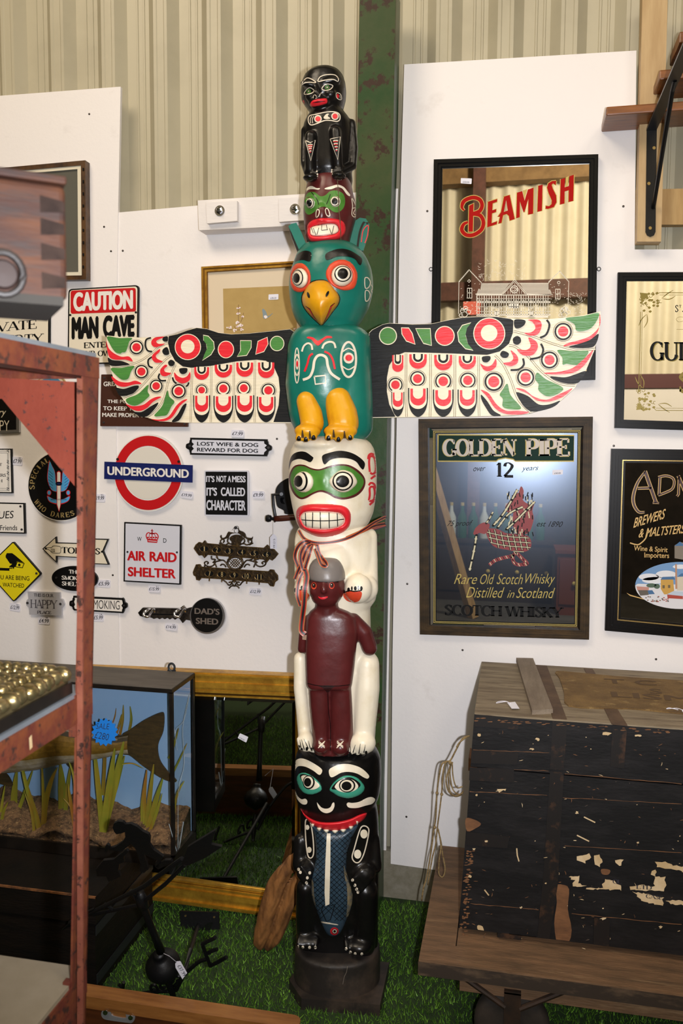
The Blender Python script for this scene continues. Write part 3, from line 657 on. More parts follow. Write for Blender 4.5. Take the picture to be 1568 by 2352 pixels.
def wing(z, root, outl, blk, circ, shapes, feathers, dfe, seps):
    pl = Pl(T(root[0], root[1], -8), WN); b = B(); L = [0.0004]
    b.flat(pl, z(outl), 0, C_WCRM, 0.024)
    def f(pts, m, sm=False, holes=()):
        L[0] += 0.00003; b.flat(pl, z(cr(pts, 5) if sm else pts), L[0], m, 0, [z(q) for q in holes])
    def grow(p, k):
        cx = sum(q[0] for q in p)/len(p); cy = sum(q[1] for q in p)/len(p)
        return [(x+(x-cx)/max(math.hypot(x-cx, y-cy), 1)*k, y+(y-cy)/max(math.hypot(x-cx, y-cy), 1)*k) for x, y in p]
    for s_ in seps:
        q = cr(s_, 5, False); f(stroke(q, 14), C_GRV); f(stroke(q, 8), C_WCRM)
    f(blk, C_WBLK)
    bx, by, br = circ; f(ring(bx, by, br+6), C_WCRM); f(ring(bx, by, br), C_WRED); f(ring(bx-1, by-3, br*.55), C_WCRM)
    for p, m in shapes: f(grow(p, 6), C_WCRM); f(p, m)
    for cx, w_, yt, yb, ci, y2, tip in feathers:
        f(ush(cx, yt, yb, w_), C_WRED); f(ush(cx, yt-2, yb-(yb-yt)*.4, w_*.72), C_WCRM); f(ush(cx, yt-2, yb-(yb-yt)*.47, w_*.56), C_WBLK); f(ush(cx, yt-4, yb-(yb-yt)*.62, w_*.32), C_WCRM)
        x, y, r = ci; f(stroke(ring(x, y, r+7)+[(x+r+7, y)], 3), C_GRV); f(ring(x, y, r), C_WBLK); f(ring(x, y, r*.82), C_WCRM); f(ring(x, y, r*.6), C_WRED)
        q = cr([(cx-w_*1.14, y2), (cx-w_*1.1, y2+(tip-y2)*.5), (cx-w_*.75, y2+(tip-y2)*.85), (cx, tip+4), (cx+w_*.75, y2+(tip-y2)*.85), (cx+w_*1.1, y2+(tip-y2)*.5), (cx+w_*1.14, y2)], 5, False)
        f(q, C_WBLK); f(ush(cx, y2-14, y2+(tip-y2)*.74, w_*1.0), C_WCRM); f(ush(cx, y2+4, y2+(tip-y2)*.62, w_*.88), C_WRED); f(ush(cx, y2-4, y2+(tip-y2)*.38, w_*.58), C_WCRM)
    for kind, p in dfe:
        if kind == 'c': x, y, r = p; f(stroke(ring(x, y, r+7)+[(x+r+7, y)], 3), C_GRV); f(ring(x, y, r), C_WBLK); f(ring(x, y, r*.8), C_WCRM); f(ring(x, y, r*.6), C_WRED)
        elif kind == 'a': f(stroke(cr(p, 5, False), 13), C_WBLK)
        else: f(p, {'g': C_WGRN, 'r': C_WRED, 'b': C_WBLK}[kind], True)
    return b.build('wing', body, fix=False)
ZL = zz(220, 720, 3.4087); ZR = zz(840, 700, 2.8)
lout = [(85, 172), (200, 185), (350, 188), (480, 185), (570, 175), (640, 160), (720, 130), (790, 110), (870, 120), (960, 150), (1060, 162), (1200, 155), (1400, 135), (1520, 122), (1560, 150), (1560, 858), (1100, 855), (700, 855), (500, 845), (400, 815), (330, 790), (260, 735), (190, 640), (140, 520), (100, 370), (85, 260)]
wing(ZL, (668, 860), lout,
     [(570, 177), (640, 162), (720, 132), (790, 113), (870, 122), (960, 152), (1060, 164), (1200, 157), (1400, 137), (1520, 124), (1558, 150), (1558, 852), (1390, 850), (1430, 720), (1440, 600), (1430, 500), (1390, 410), (1330, 370), (1260, 362), (1100, 375), (900, 410), (750, 425), (680, 415), (620, 370), (580, 300), (565, 230)],
     (720, 262, 97), [([(842, 172), (880, 180), (920, 225), (925, 275), (900, 320), (835, 365), (850, 320), (870, 275), (865, 240), (845, 215)], C_WGRN), (ell(1018, 282, 58, 63), C_WRED), ([(1132, 215), (1215, 215), (1212, 270), (1180, 325), (1108, 335), (1135, 290)], C_WGRN), ([(1340, 188), (1345, 240), (1315, 295), (1252, 318), (1262, 270), (1270, 220)], C_WRED), (ell(1418, 235, 51, 54), C_WGRN)],
     [(828, 58, 420, 520, (828, 600, 44), 640, 850), (998, 68, 402, 502, (998, 588, 54), 645, 850), (1165, 66, 384, 496, (1158, 585, 52), 640, 850), (1333, 64, 384, 506, (1350, 602, 54), 650, 848)],
     [('g', [(90, 180), (180, 192), (282, 192), (262, 220), (245, 275), (230, 302), (205, 305), (190, 315), (150, 300), (110, 240)]), ('c', (318, 265, 54)), ('a', [(432, 190), (395, 205), (388, 250), (405, 290), (440, 298)]), ('r', [(545, 182), (470, 186), (436, 215), (440, 250), (475, 264), (540, 238), (490, 237), (473, 217), (500, 200)]), ('b', [(562, 180), (530, 185), (521, 205), (535, 219), (562, 217)]),
      ('r', [(82, 215), (100, 270), (140, 310), (200, 338), (260, 337), (288, 376), (230, 362), (150, 362), (105, 340), (88, 280)]), ('b', [(95, 345), (130, 365), (200, 372), (258, 394), (250, 404), (130, 410), (102, 390)]),
      ('g', [(118, 430), (200, 425), (300, 410), (275, 455), (255, 508), (220, 520), (190, 510), (150, 475)]), ('c', (357, 455, 53)), ('a', [(440, 340), (410, 365), (415, 410), (445, 425)]), ('r', [(500, 278), (447, 320), (440, 355), (470, 385), (525, 378), (482, 355), (470, 330), (498, 302)]), ('b', [(560, 265), (530, 275), (520, 300), (540, 325), (574, 316)]),
      ('r', [(125, 492), (180, 530), (250, 540), (310, 526), (358, 550), (300, 556), (220, 575), (165, 560), (132, 522)]), ('b', [(155, 580), (220, 590), (300, 566), (338, 571), (300, 620), (250, 640), (190, 645), (166, 612)]),
      ('g', [(240, 668), (330, 630), (408, 558), (405, 610), (420, 640), (400, 665), (350, 705), (300, 722), (250, 703)]), ('c', (472, 568, 50)), ('a', [(500, 470), (490, 500), (510, 525), (550, 525)]), ('r', [(540, 402), (505, 440), (510, 480), (545, 492), (590, 468), (545, 458), (536, 435), (560, 410)]), ('b', [(590, 362), (566, 380), (575, 408), (605, 410), (618, 382)]),
      ('r', [(234, 708), (290, 726), (370, 715), (430, 672), (480, 652), (512, 655), (450, 690), (400, 740), (340, 764), (280, 748)]), ('b', [(296, 770), (360, 770), (430, 727), (488, 697), (470, 735), (420, 790), (370, 812), (312, 788)]),
      ('g', [(457, 800), (520, 722), (560, 604), (575, 650), (615, 690), (590, 730), (560, 790), (520, 802)]), ('c', (648, 608, 56)), ('a', [(600, 500), (610, 530), (632, 548)]), ('a', [(728, 540), (720, 560), (705, 572)]), ('r', [(613, 462), (625, 520), (680, 548), (735, 520), (738, 458), (715, 490), (680, 504), (642, 490)]), ('b', [(655, 432), (660, 465), (685, 475), (712, 460), (713, 428)]),
      ('r', [(434, 826), (500, 830), (570, 806), (630, 722), (680, 680), (716, 674), (660, 722), (600, 810), (540, 842), (480, 840)]), ('b', [(594, 846), (640, 790), (680, 722), (710, 707), (690, 770), (650, 838)])],
     [[(125, 420), (250, 405), (350, 370), (450, 300), (500, 255), (565, 232)], [(215, 660), (300, 620), (380, 545), (470, 440), (540, 365), (590, 330)], [(400, 812), (470, 760), (530, 670), (560, 560), (590, 470), (625, 400)], [(742, 850), (745, 720), (750, 560), (757, 430)], [(900, 850), (902, 600), (903, 410)], [(1080, 850), (1080, 600), (1080, 378)], [(1243, 850), (1243, 600), (1246, 366)]])
rout = [(20, 180), (40, 160), (110, 125), (150, 118), (300, 125), (420, 122), (520, 100), (620, 80), (720, 75), (840, 75), (930, 88), (1080, 92), (1170, 93), (1280, 82), (1400, 68), (1508, 42), (1510, 90), (1500, 170), (1470, 290), (1420, 410), (1340, 540), (1250, 620), (1150, 670), (1050, 700), (950, 712), (700, 718), (300, 722), (20, 728)]
wing(ZR, (855, 860), rout,
     [(22, 182), (42, 162), (110, 127), (150, 120), (300, 127), (420, 124), (520, 102), (620, 83), (720, 78), (840, 78), (930, 91), (948, 102), (945, 180), (920, 250), (860, 300), (780, 322), (600, 315), (400, 308), (250, 305), (190, 330), (150, 390), (135, 470), (135, 560), (150, 640), (190, 720), (22, 724)],
     (793, 185, 97), [(ell(142, 200, 52), C_WGRN), ([(230, 150), (275, 152), (295, 185), (315, 252), (260, 230), (235, 190)], C_WRED), ([(322, 155), (412, 155), (420, 260), (370, 245), (345, 200)], C_WGRN), (ell(507, 200, 58), C_WRED), ([(675, 118), (650, 150), (640, 195), (655, 250), (688, 290), (640, 280), (600, 235), (592, 180), (620, 135)], C_WGRN)],
     [(205, 36, 324, 432, (190, 515, 46), 560, 716), (335, 56, 318, 412, (332, 475, 48), 535, 718), (497, 58, 322, 422, (497, 492, 52), 545, 718), (652, 55, 330, 416, (655, 486, 50), 545, 716)],
     [('b', [(748, 335), (752, 365), (780, 370), (800, 350), (795, 330)]), ('r', [(735, 378), (760, 420), (800, 425), (838, 395), (835, 348), (815, 380), (790, 395), (760, 392)]), ('c', (822, 495, 60)), ('r', [(738, 547), (790, 570), (840, 640), (900, 680), (980, 682), (1048, 690), (1000, 705), (900, 702), (830, 665), (780, 592)]), ('b', [(741, 578), (780, 620), (820, 680), (868, 711), (810, 712), (770, 660), (744, 612)]), ('g', [(910, 508), (930, 580), (998, 664), (930, 672), (880, 655), (880, 605), (860, 580), (880, 545)]),
      ('b', [(880, 296), (863, 320), (880, 340), (910, 338), (918, 312)]), ('r', [(930, 292), (974, 330), (974, 375), (930, 395), (882, 376), (930, 365), (948, 340)]), ('a', [(1010, 345), (1015, 385), (985, 415), (930, 420)]), ('c', (1027, 467, 55)), ('g', [(1102, 436), (1160, 480), (1268, 535), (1220, 580), (1160, 587), (1110, 550), (1110, 510), (1090, 480)]), ('r', [(962, 537), (1020, 546), (1080, 590), (1160, 610), (1240, 577), (1328, 537), (1270, 590), (1180, 622), (1100, 615), (1040, 572)]), ('b', [(968, 562), (1040, 586), (1110, 640), (1180, 640), (1248, 617), (1200, 660), (1080, 688), (1020, 658), (982, 600)]),
      ('b', [(972, 200), (946, 217), (950, 248), (975, 257), (996, 240), (994, 214)]), ('r', [(1045, 211), (1095, 236), (1104, 280), (1070, 324), (1010, 324), (972, 287), (1030, 291), (1060, 265)]), ('a', [(1125, 250), (1140, 290), (1120, 335), (1055, 350)]), ('c', (1180, 355, 55)), ('g', [(1232, 291), (1330, 298), (1428, 297), (1410, 340), (1380, 385), (1320, 385), (1290, 380), (1265, 385), (1262, 340)]), ('r', [(1152, 437), (1240, 431), (1330, 406), (1400, 350), (1462, 290), (1420, 370), (1350, 430), (1250, 448), (1160, 445)]), ('b', [(1184, 461), (1280, 466), (1350, 446), (1412, 428), (1370, 498), (1310, 508), (1240, 494)]),
      ('b', [(957, 96), (957, 145), (985, 151), (1018, 130), (1023, 100)]), ('r', [(1042, 97), (1110, 97), (1130, 130), (1110, 185), (1060, 199), (1018, 181), (1060, 178), (1090, 150), (1072, 112)]), ('a', [(1162, 97), (1180, 130), (1160, 190), (1120, 212)]), ('c', (1268, 172, 56)), ('g', [(1284, 87), (1400, 72), (1496, 52), (1480, 110), (1440, 155), (1390, 170), (1352, 165), (1340, 125)]), ('r', [(1502, 52), (1505, 130), (1450, 195), (1380, 225), (1300, 246), (1268, 267), (1310, 261), (1400, 243), (1468, 205), (1498, 150)]), ('b', [(1496, 187), (1470, 264), (1400, 279), (1304, 272), (1370, 251), (1440, 226)])],
     [[(728, 715), (725, 600), (725, 330)], [(1060, 695), (980, 610), (930, 480), (880, 380), (830, 325)], [(1345, 520), (1240, 505), (1130, 430), (1040, 330), (960, 270), (920, 262)], [(1475, 285), (1350, 290), (1200, 250), (1080, 205), (950, 170)], [(262, 720), (258, 600), (258, 312)], [(412, 720), (415, 600), (415, 315)], [(570, 720), (572, 600), (572, 322)]])
# --- cream bear: head and body
c = Carve()
c.loft([(1000, 722, 808, 0, 45), (1003, 704, 826, 0, 60), (1008, 688, 839, 0, 72), (1016, 677, 850, 0, 80), (1031, 668, 859, 0, 86), (1050, 664, 863, 0, 90), (1075, 662, 865, 0, 92), (1121, 663, 865, 0, 93), (1155, 669, 861, 0, 92), (1178, 674, 857, 0, 90), (1201, 681, 847, 0, 84), (1215, 689, 834, 0, 76), (1231, 703, 812, 0, 64), (1243, 724, 780, 0, 48)])
c.ell(742, 1185, 60, 56, 46, 44); c.ell(742, 1105, 70, 14, 30, 24); c.ell(742, 1020, 30, 66, 20, 62)
b = c.skin(C_WHT, 0.005, 4); h = bvh_b(b)
dec(b, h, Z3, [(274, 520), (280, 440), (310, 370), (370, 338), (440, 340), (505, 383), (520, 402), (490, 442), (430, 420), (370, 410), (310, 432), (290, 470)], C_BLK)
dec(b, h, Z3, [(608, 382), (680, 348), (780, 328), (880, 342), (970, 385), (1035, 450), (1020, 515), (990, 495), (950, 440), (880, 408), (780, 400), (690, 420), (630, 465)], C_BLK)
dec(b, h, Z3, [(276, 590), (310, 500), (360, 468), (430, 470), (500, 500), (580, 512), (680, 480), (780, 462), (880, 472), (970, 522), (1030, 592), (1040, 660), (1010, 730), (940, 788), (830, 816), (740, 802), (660, 758), (590, 740), (520, 762), (450, 802), (390, 812), (330, 770), (290, 690)], C_BRN, .0012)
dec(b, h, Z3, [(290, 590), (322, 512), (368, 482), (430, 485), (500, 516), (580, 526), (690, 496), (780, 478), (870, 488), (950, 535), (1014, 600), (1022, 655), (990, 716), (930, 765), (830, 795), (745, 780), (665, 738), (590, 722), (515, 746), (440, 785), (392, 794), (345, 755), (305, 680)], C_GRN, .002)
for pts in ([(1068, 412), (1075, 375), (1100, 358), (1132, 372)], [(1085, 540), (1078, 440), (1090, 385), (1128, 395), (1145, 470), (1140, 540), (1110, 560), (1090, 545)], [(1095, 610), (1120, 590), (1142, 575)], [(1075, 675), (1095, 650), (1130, 665), (1142, 720)], [(1075, 825), (1085, 770), (1085, 700), (1120, 690), (1135, 740), (1128, 810), (1100, 830), (1078, 828)], [(1082, 870), (1115, 840), (1140, 815)]):
    line(b, h, Z3, pts, 21, C_RED, n=5)
bear = b.build('bear_head', totem, smooth=True, fix=False)
eye(bear, h, Z3, [(ring(394, 632, 70, 100), C_BLK), (ring(388, 632, 56, 86), C_WHT), (ring(370, 633, 42, 57), C_BLK)], (ring(422, 640, 102, 107), C_WHT), .018, 20)
eye(bear, h, Z3, [(ring(814, 632, 104, 96), C_BLK), (ring(814, 632, 89, 82), C_WHT), (ring(812, 634, 67, 60), C_BLK)], (cr([(674, 632), (710, 578), (780, 525), (850, 523), (920, 560), (962, 640), (920, 702), (850, 744), (770, 738), (700, 690)], 5), C_WHT), .016, 22)
lo_ = cr([(345, 960), (380, 890), (480, 862), (620, 858), (780, 870), (860, 900), (895, 960), (890, 1060), (850, 1120), (780, 1165), (650, 1198), (500, 1195), (420, 1150), (370, 1070)], 5)
li_ = cr([(390, 1000), (410, 960), (460, 940), (600, 938), (740, 945), (800, 965), (832, 1010), (820, 1060), (760, 1095), (640, 1115), (500, 1105), (430, 1080)], 5)
b = B(); relief(b, h, Z3(lo_), C_RED, .014, 10, [Z3(li_)], step=3); b.build('lip', bear, smooth=True)
b = B(); relief(b, h, Z3(li_), C_WHT, .007, 6, step=2.5); hb = bvh_b(b)
for pts in ([(392, 1018), (500, 1026), (600, 1030), (720, 1026), (828, 1012)], [(440, 948), (446, 1092)], [(514, 940), (510, 1104)], [(588, 938), (592, 1112)], [(676, 940), (680, 1108)], [(758, 948), (764, 1092)]):
    b.decal(hb, Z3(stroke(cr(pts, 4, False), 9)), C_BLK, .001, step=2)
b.build('tooth_row', bear, smooth=True)
c = Carve()
c.loft([(1198, 705, 830, 0, 60), (1206, 692, 842, 0, 68), (1216, 683, 855, 0, 74), (1228, 678, 864, 0, 76), (1281, 677, 867, 0, 78), (1350, 677, 868, 0, 78), (1376, 680, 862, 0, 76), (1392, 692, 850, 0, 74), (1440, 694, 851, 0, 72), (1480, 694, 853, 0, 70), (1530, 692, 862, 0, 68), (1600, 692, 866, 0, 66), (1680, 694, 862, 0, 64), (1725, 700, 858, 0, 60)], 2.5)
c.ell(764, 1290, 30, 62, 70, 62)
c.cap((846, 1232, 26, 20), (846, 1340, 40, 22), (832, 1352, 62, 26)); c.ell(822, 1352, 84, 31, 34, 28); c.ell(838, 1352, 60, 30, 32, 26)
c.cap((692, 1240, 26, 16), (694, 1340, 40, 18)); c.ell(694, 1356, 80, 19, 31, 24)
c.cap((842, 1524, 44, 29), (841, 1580, 50, 31), (838, 1640, 54, 28), (835, 1695, 58, 25)); c.ell(832, 1706, 74, 31, 26, 26)
c.cap((689, 1512, 44, 15), (689, 1580, 50, 15), (695, 1640, 54, 15), (700, 1690, 58, 16)); c.ell(701, 1702, 72, 19, 24, 24)
for x, y in ((690, 1722), (697, 1724), (704, 1726), (714, 1726), (808, 1732), (821, 1734), (832, 1732), (842, 1728)): c.cap((x+(767-x)*-.06, y-24, 84, 5.2), (x, y-3, 88, 4.6))
b = c.skin(C_WHT, 0.0042, 4); h = bvh_b(b)
dec(b, h, Z3, [(818, 1775), (850, 1735), (930, 1728), (1000, 1740), (1000, 1790), (970, 1835), (910, 1845), (850, 1825)], C_ORG); dec(b, h, Z3, [(332, 1770), (370, 1725), (440, 1730), (482, 1780), (470, 1820), (400, 1830), (350, 1812)], C_ORG)
for x, y, w_ in ((825, 1738, 12), (872, 1718, 14), (940, 1705, 14), (1000, 1705, 13), (905, 1705, 8), (970, 1700, 8), (336, 1722, 10), (405, 1700, 12), (370, 1712, 7)): dec(b, h, Z3, ell(x, y, w_, 22, 16), C_BLK, .0016, sm=False, step=2)
line(b, h, Z3, [(830, 1745), (880, 1728), (930, 1735), (1005, 1725)], 12, C_BLK, .0014); line(b, h, Z3, [(335, 1735), (400, 1718), (430, 1730)], 9, C_BLK, .0014)
for x, y in ((375, 1462), (403, 1490), (455, 1482), (505, 1486), (888, 1528), (940, 1540), (992, 1545), (1048, 1520)): dec(b, h, Z4, ell(x, y, 13, 20, 16), C_BLK, .002, sm=False, step=1.8)
for a_, b_ in (((400, 1385), (430, 1490)), ((425, 1380), (470, 1480)), ((385, 1390), (395, 1470)), ((470, 1400), (490, 1480)), ((940, 1440), (915, 1520)), ((990, 1430), (975, 1530)), ((1040, 1440), (1025, 1520))): line(b, h, Z4, [a_, b_], [3 if i == 0 else 11 for i in range(2)], C_BLK, .0014, n=1)
bb = b.build('bear_body', totem, smooth=True, fix=False)

# --- small standing man held by the bear
c = Carve()
c.ell(750, 1345, 78, 41, 48, 44); c.ell(748, 1368, 92, 32, 26, 26); c.cap((750, 1380, 76, 26), (750, 1408, 74, 27))
c.cap((744, 1338, 118, 4), (743, 1352, 127, 6), (743, 1357, 126, 7)); c.ell(723, 1356, 100, 12, 14, 14); c.ell(766, 1356, 100, 14, 14, 14); c.ell(743, 1373, 112, 14, 8, 8)
c.loft([(1396, 722, 782, 72, 20), (1404, 712, 800, 72, 26), (1416, 705, 816, 72, 30), (1450, 702, 822, 72, 34), (1490, 701, 818, 72, 36), (1530, 702, 814, 72, 36), (1568, 703, 809, 72, 36), (1576, 705, 807, 72, 34)], 2.8)
c.cap((810, 1424, 66, 17), (836, 1452, 64, 19), (848, 1488, 60, 18)); c.cap((708, 1424, 66, 12), (698, 1455, 62, 12), (694, 1490, 60, 11))
c.loft([(1570, 708, 758, 70, 28), (1620, 711, 757, 70, 27), (1680, 717, 755, 68, 25), (1708, 720, 755, 68, 24)], 2.6); c.loft([(1570, 756, 806, 70, 28), (1620, 757, 809, 70, 27), (1680, 759, 811, 68, 25), (1708, 760, 808, 68, 24)], 2.6)
c.ell(738, 1712, 84, 20, 18, 24); c.ell(781, 1715, 84, 21, 19, 24); c.loft([(1700, 719, 800, 60, 30), (1726, 722, 802, 60, 34)], 3)
b = c.skin(C_BRN, 0.0036, 3); h = bvh_b(b)
for cx, cy in ((525, 1680), (704, 1678)):
    dec(b, h, Z3, ring(cx, cy, 27, 34), C_ORG, .001, sm=False, step=1.8); dec(b, h, Z3, ring(cx, cy-4, 20, 26), C_BRN, .0016, sm=False, step=1.8); dec(b, h, Z3, ring(cx, cy-8, 14, 16), C_BLK, .0022, sm=False, step=1.6); dec(b, h, Z3, ring(cx-3, cy-10, 5, 5), C_WHL, .0028, sm=False, step=1.2)
line(b, h, Z3, [(478, 1625), (520, 1612), (570, 1638)], 14, C_BLK); line(b, h, Z3, [(638, 1645), (690, 1622), (770, 1640)], 15, C_BLK)
dec(b, h, Z3, [(568, 1785), (600, 1795), (660, 1785), (658, 1800), (620, 1815), (585, 1808)], C_RED, .0016, step=1.8)
dec(b, h, Z4, [(580, 850), (725, 850), (700, 885), (665, 920), (640, 900), (610, 870)], mat('maroon_dark_paint', '#2c0f0f', .5), .001)
line(b, h, Z4, [(460, 825), (580, 850), (760, 852), (905, 838)], 7, C_BLK, .0012); line(b, h, Z4, [(665, 925), (672, 1100), (690, 1250), (690, 1500)], 6, C_BLK, .0012)
for cx in (602, 786):
    for a_, b_ in (((-30, -35), (32, 20)), ((35, -35), (-28, 18)), ((-34, 35), (28, -22)), ((32, 34), (-30, -20))): line(b, h, Z4, [(cx+a_[0], 1438+a_[1]), (cx+b_[0], 1438+b_[1])], 8, C_WHL, .0018, n=1, step=1.8)
man = b.build('carved_man', totem, smooth=True, fix=False)
c = Carve(); c.loft([(1279, 738, 766, 78, 12), (1281, 728, 775, 78, 24), (1287, 718, 782, 78, 33), (1298, 711, 788, 78, 40), (1312, 708, 792, 78, 45), (1324, 708, 793, 78, 47), (1330, 710, 793, 78, 46)])
c.skin(C_GRAY, 0.0035, 3).build('cap', man, smooth=True, fix=False)

# --- black creature with a fish in its mouth, on its round base
c = Carve()
c.loft([(1708, 706, 846, 0, 62), (1713, 692, 858, 0, 78), (1720, 685, 865, 0, 86), (1736, 679, 873, 0, 92), (1747, 677, 874, 0, 94), (1770, 676, 875.5, 0, 96), (1793, 676, 875, 0, 96), (1816, 677.5, 872, 0, 95), (1828, 679, 869, 0, 94), (1841, 683, 863, 0, 92), (1853, 688, 855, 0, 88), (1864, 693, 846, 0, 82), (1876, 700, 832, 0, 74)])
c.loft([(1838, 692, 862, 0, 70), (1855, 689, 866, 0, 76), (1877, 689, 868.6, 0, 78), (1940, 690, 871, 0, 80), (1981, 686, 870.5, 0, 78), (2050, 682, 869, 0, 66), (2118, 681, 868, 0, 52), (2172, 681, 868, 0, 42)], 2.5)
c.cap((701, 2040, 50, 22), (700, 2110, 40, 22), (702, 2160, 32, 22)); c.cap((838, 2046, 52, 30), (838, 2115, 42, 28), (836, 2170, 34, 27)); c.ell(708, 2158, 50, 27, 18, 28); c.ell(824, 2170, 54, 31, 19, 30)
c.ell(701, 2000, 64, 22, 26, 24); c.ell(836, 2004, 66, 28, 26, 26)
c.cap((690, 1930, 40, 16), (686, 1990, 52, 15)); c.cap((855, 1930, 34, 18), (860, 1990, 46, 17))
for p, q in (((692, 1990), (710, 2014)), ((688, 2000), (706, 2021)), ((684, 2008), (700, 2030)), ((832, 1998), (810, 2020)), ((838, 2006), (814, 2032)), ((842, 2016), (820, 2042)), ((846, 2026), (828, 2049))): c.cap((p[0], p[1], 84, 5), (q[0], q[1], 88, 4.4))
for x, y in ((684, 2172), (695, 2174), (710, 2174), (725, 2174), (795, 2178), (805, 2185), (815, 2190), (830, 2192)): c.cap((x+(766-x)*.04, y-18, 62, 6), (x, y-2, 74, 5.5))
b = c.skin(C_BLK, 0.0045, 4); h = bvh_b(b)
dec(b, h, Z4, [(330, 1690), (338, 1610), (380, 1578), (440, 1585), (530, 1630), (607, 1690), (582, 1742), (520, 1700), (440, 1660), (370, 1655), (338, 1690)], C_WHT)
dec(b, h, Z4, [(676, 1695), (730, 1655), (810, 1633), (900, 1638), (1000, 1675), (1075, 1745), (1065, 1778), (1030, 1770), (960, 1730), (880, 1712), (800, 1720), (700, 1766)], C_WHT)
dec(b, h, Z4, [(340, 1905), (360, 1950), (400, 1985), (440, 1980), (460, 2005), (450, 2035), (410, 2035), (370, 2000), (345, 1950)], C_WHT)
dec(b, h, Z4, [(853, 2040), (868, 2018), (910, 2022), (980, 2010), (1060, 1970), (1110, 1965), (1138, 1990), (1110, 2030), (1040, 2050), (960, 2072), (880, 2070)], C_WHT)
dec(b, h, Z4, [(556, 2018), (575, 2040), (605, 2070), (650, 2080), (690, 2065), (710, 2025), (728, 2020), (730, 2060), (705, 2105), (655, 2125), (605, 2110), (570, 2070)], C_WHT)
for pts in (cr([(440, 300), (462, 270), (490, 300), (515, 440), (523, 600), (500, 655), (465, 630), (445, 480)], 5), cr([(985, 375), (1025, 335), (1070, 360), (1070, 430), (1030, 600), (985, 690), (940, 700), (908, 650), (930, 560)], 5)):
    line(b, h, Z5, pts, 12, C_WHL, closed=True, n=1)
for x, y, r in ((460, 350, 20), (478, 575, 24), (1026, 416, 36), (963, 618, 36)): dec(b, h, Z5, ring(x, y, r, r*1.25), C_WHT, .0016, sm=False, step=2)
for x, y in ((372, 770), (390, 800), (484, 805), (460, 855), (452, 905), (912, 878), (936, 930), (952, 968), (966, 998), (366, 1545), (415, 1550), (482, 1552), (540, 1552), (848, 1565), (890, 1600), (938, 1615), (1005, 1618)): dec(b, h, Z5, ell(x, y, 14, 17, 14), C_WHL, .0022, sm=False, step=1.8)
frog = b.build('creature_body', totem, smooth=True, fix=False)
for dome, lay, hh in ((cr([(353, 1770), (380, 1728), (440, 1720), (520, 1760), (580, 1820), (606, 1880), (580, 1915), (500, 1940), (430, 1925), (385, 1880), (358, 1820)], 5), [(cr([(385, 1745), (440, 1735), (520, 1780), (580, 1850), (545, 1880), (470, 1870), (410, 1810)], 4), C_BLK), (cr([(398, 1760), (430, 1745), (490, 1760), (540, 1800), (582, 1850), (545, 1882), (490, 1888), (440, 1860), (410, 1805)], 4), C_WHT), (ring(474, 1815, 60, 70), C_BLK), (ring(470, 1814, 48, 58), C_WHT), (ring(462, 1815, 36, 44), C_BLK)], .006), (cr([(680, 1890), (720, 1820), (790, 1765), (870, 1745), (960, 1770), (1030, 1850), (1020, 1910), (960, 1955), (870, 1978), (780, 1960), (720, 1925)], 5), [(cr([(700, 1880), (750, 1815), (820, 1775), (900, 1768), (990, 1830), (960, 1880), (860, 1905), (760, 1890)], 4), C_BLK), (cr([(735, 1855), (775, 1805), (840, 1782), (920, 1795), (970, 1855), (930, 1900), (850, 1918), (780, 1905), (745, 1880)], 4), C_WHT), (ring(858, 1848, 82, 70), C_BLK), (ring(856, 1850, 68, 58), C_WHT), (ring(852, 1852, 50, 44), C_BLK)], .008)):
    eye(frog, h, Z4, lay, (dome, C_MINT), hh, 12)
fo = cr([(498, 320), (528, 420), (545, 600), (530, 750), (500, 900), (505, 1040), (560, 1200), (610, 1330), (660, 1420), (720, 1442), (790, 1405), (850, 1280), (900, 1150), (915, 1040), (890, 920), (850, 800), (862, 600), (910, 450), (972, 320), (880, 350), (740, 380), (600, 365)], 5)
b = B(); relief(b, h, Z5(fo), C_FISH, .026, 30, step=3); hb = bvh_b(b)
def fl(pts, w_, m, l=.001): b.decal(hb, Z5(stroke(pts, w_)), m, l, step=2.5)
for k in range(-9, 24):
    for sgn in (1, -1):
        pts = []
        for t in range(0, 41):
            x = 500+t*11; y = 380+k*52+sgn*(x-700)*0.95
            if inside((x, y), fo) and 385 < y < 1290 and not (595 < x < 730 and 1125 < y < 1300): pts.append((x, y))
        if len(pts) > 1: fl(pts, 5, C_BLK)
b.decal(hb, Z5([(655, 410), (692, 410), (690, 700), (680, 1120), (640, 1138), (632, 1000), (640, 700)]), C_WHT, .0016, step=2.5)
b.decal(hb, Z5(cr([(825, 730), (850, 800), (890, 900), (912, 1020), (900, 1130), (850, 1275), (860, 1100), (855, 950), (835, 850)], 4)), mat('fish_fin_paint', '#8f7d58', .5, col2='#3d4c55', scale=40), .0016, step=2.5)
b.decal(hb, Z5(cr([(505, 870), (520, 900), (530, 1050), (545, 1150), (520, 1110), (503, 1000)], 4)), mat('fish_fin_paint', '#8f7d58'), .0016, step=2.5)
b.decal(hb, Z5([(595, 1290), (660, 1300), (770, 1322), (765, 1330), (650, 1315), (600, 1305)]), C_WHL, .0018, step=2)
fl([(620, 1130), (600, 1180), (650, 1290), (690, 1275), (720, 1180), (735, 1120), (690, 1135)], 8, C_BLK, .0014)
for r_, m, l in ((46, C_RED, .0014), (30, C_BLK, .002), (24, C_WHT, .0026), (15, C_BLK, .0032)): b.decal(hb, Z5(ring(733 if r_ < 40 else 730, 1390, r_*.9, r_*.85)), m, l, step=1.6)
b.build('fish', frog, smooth=True)
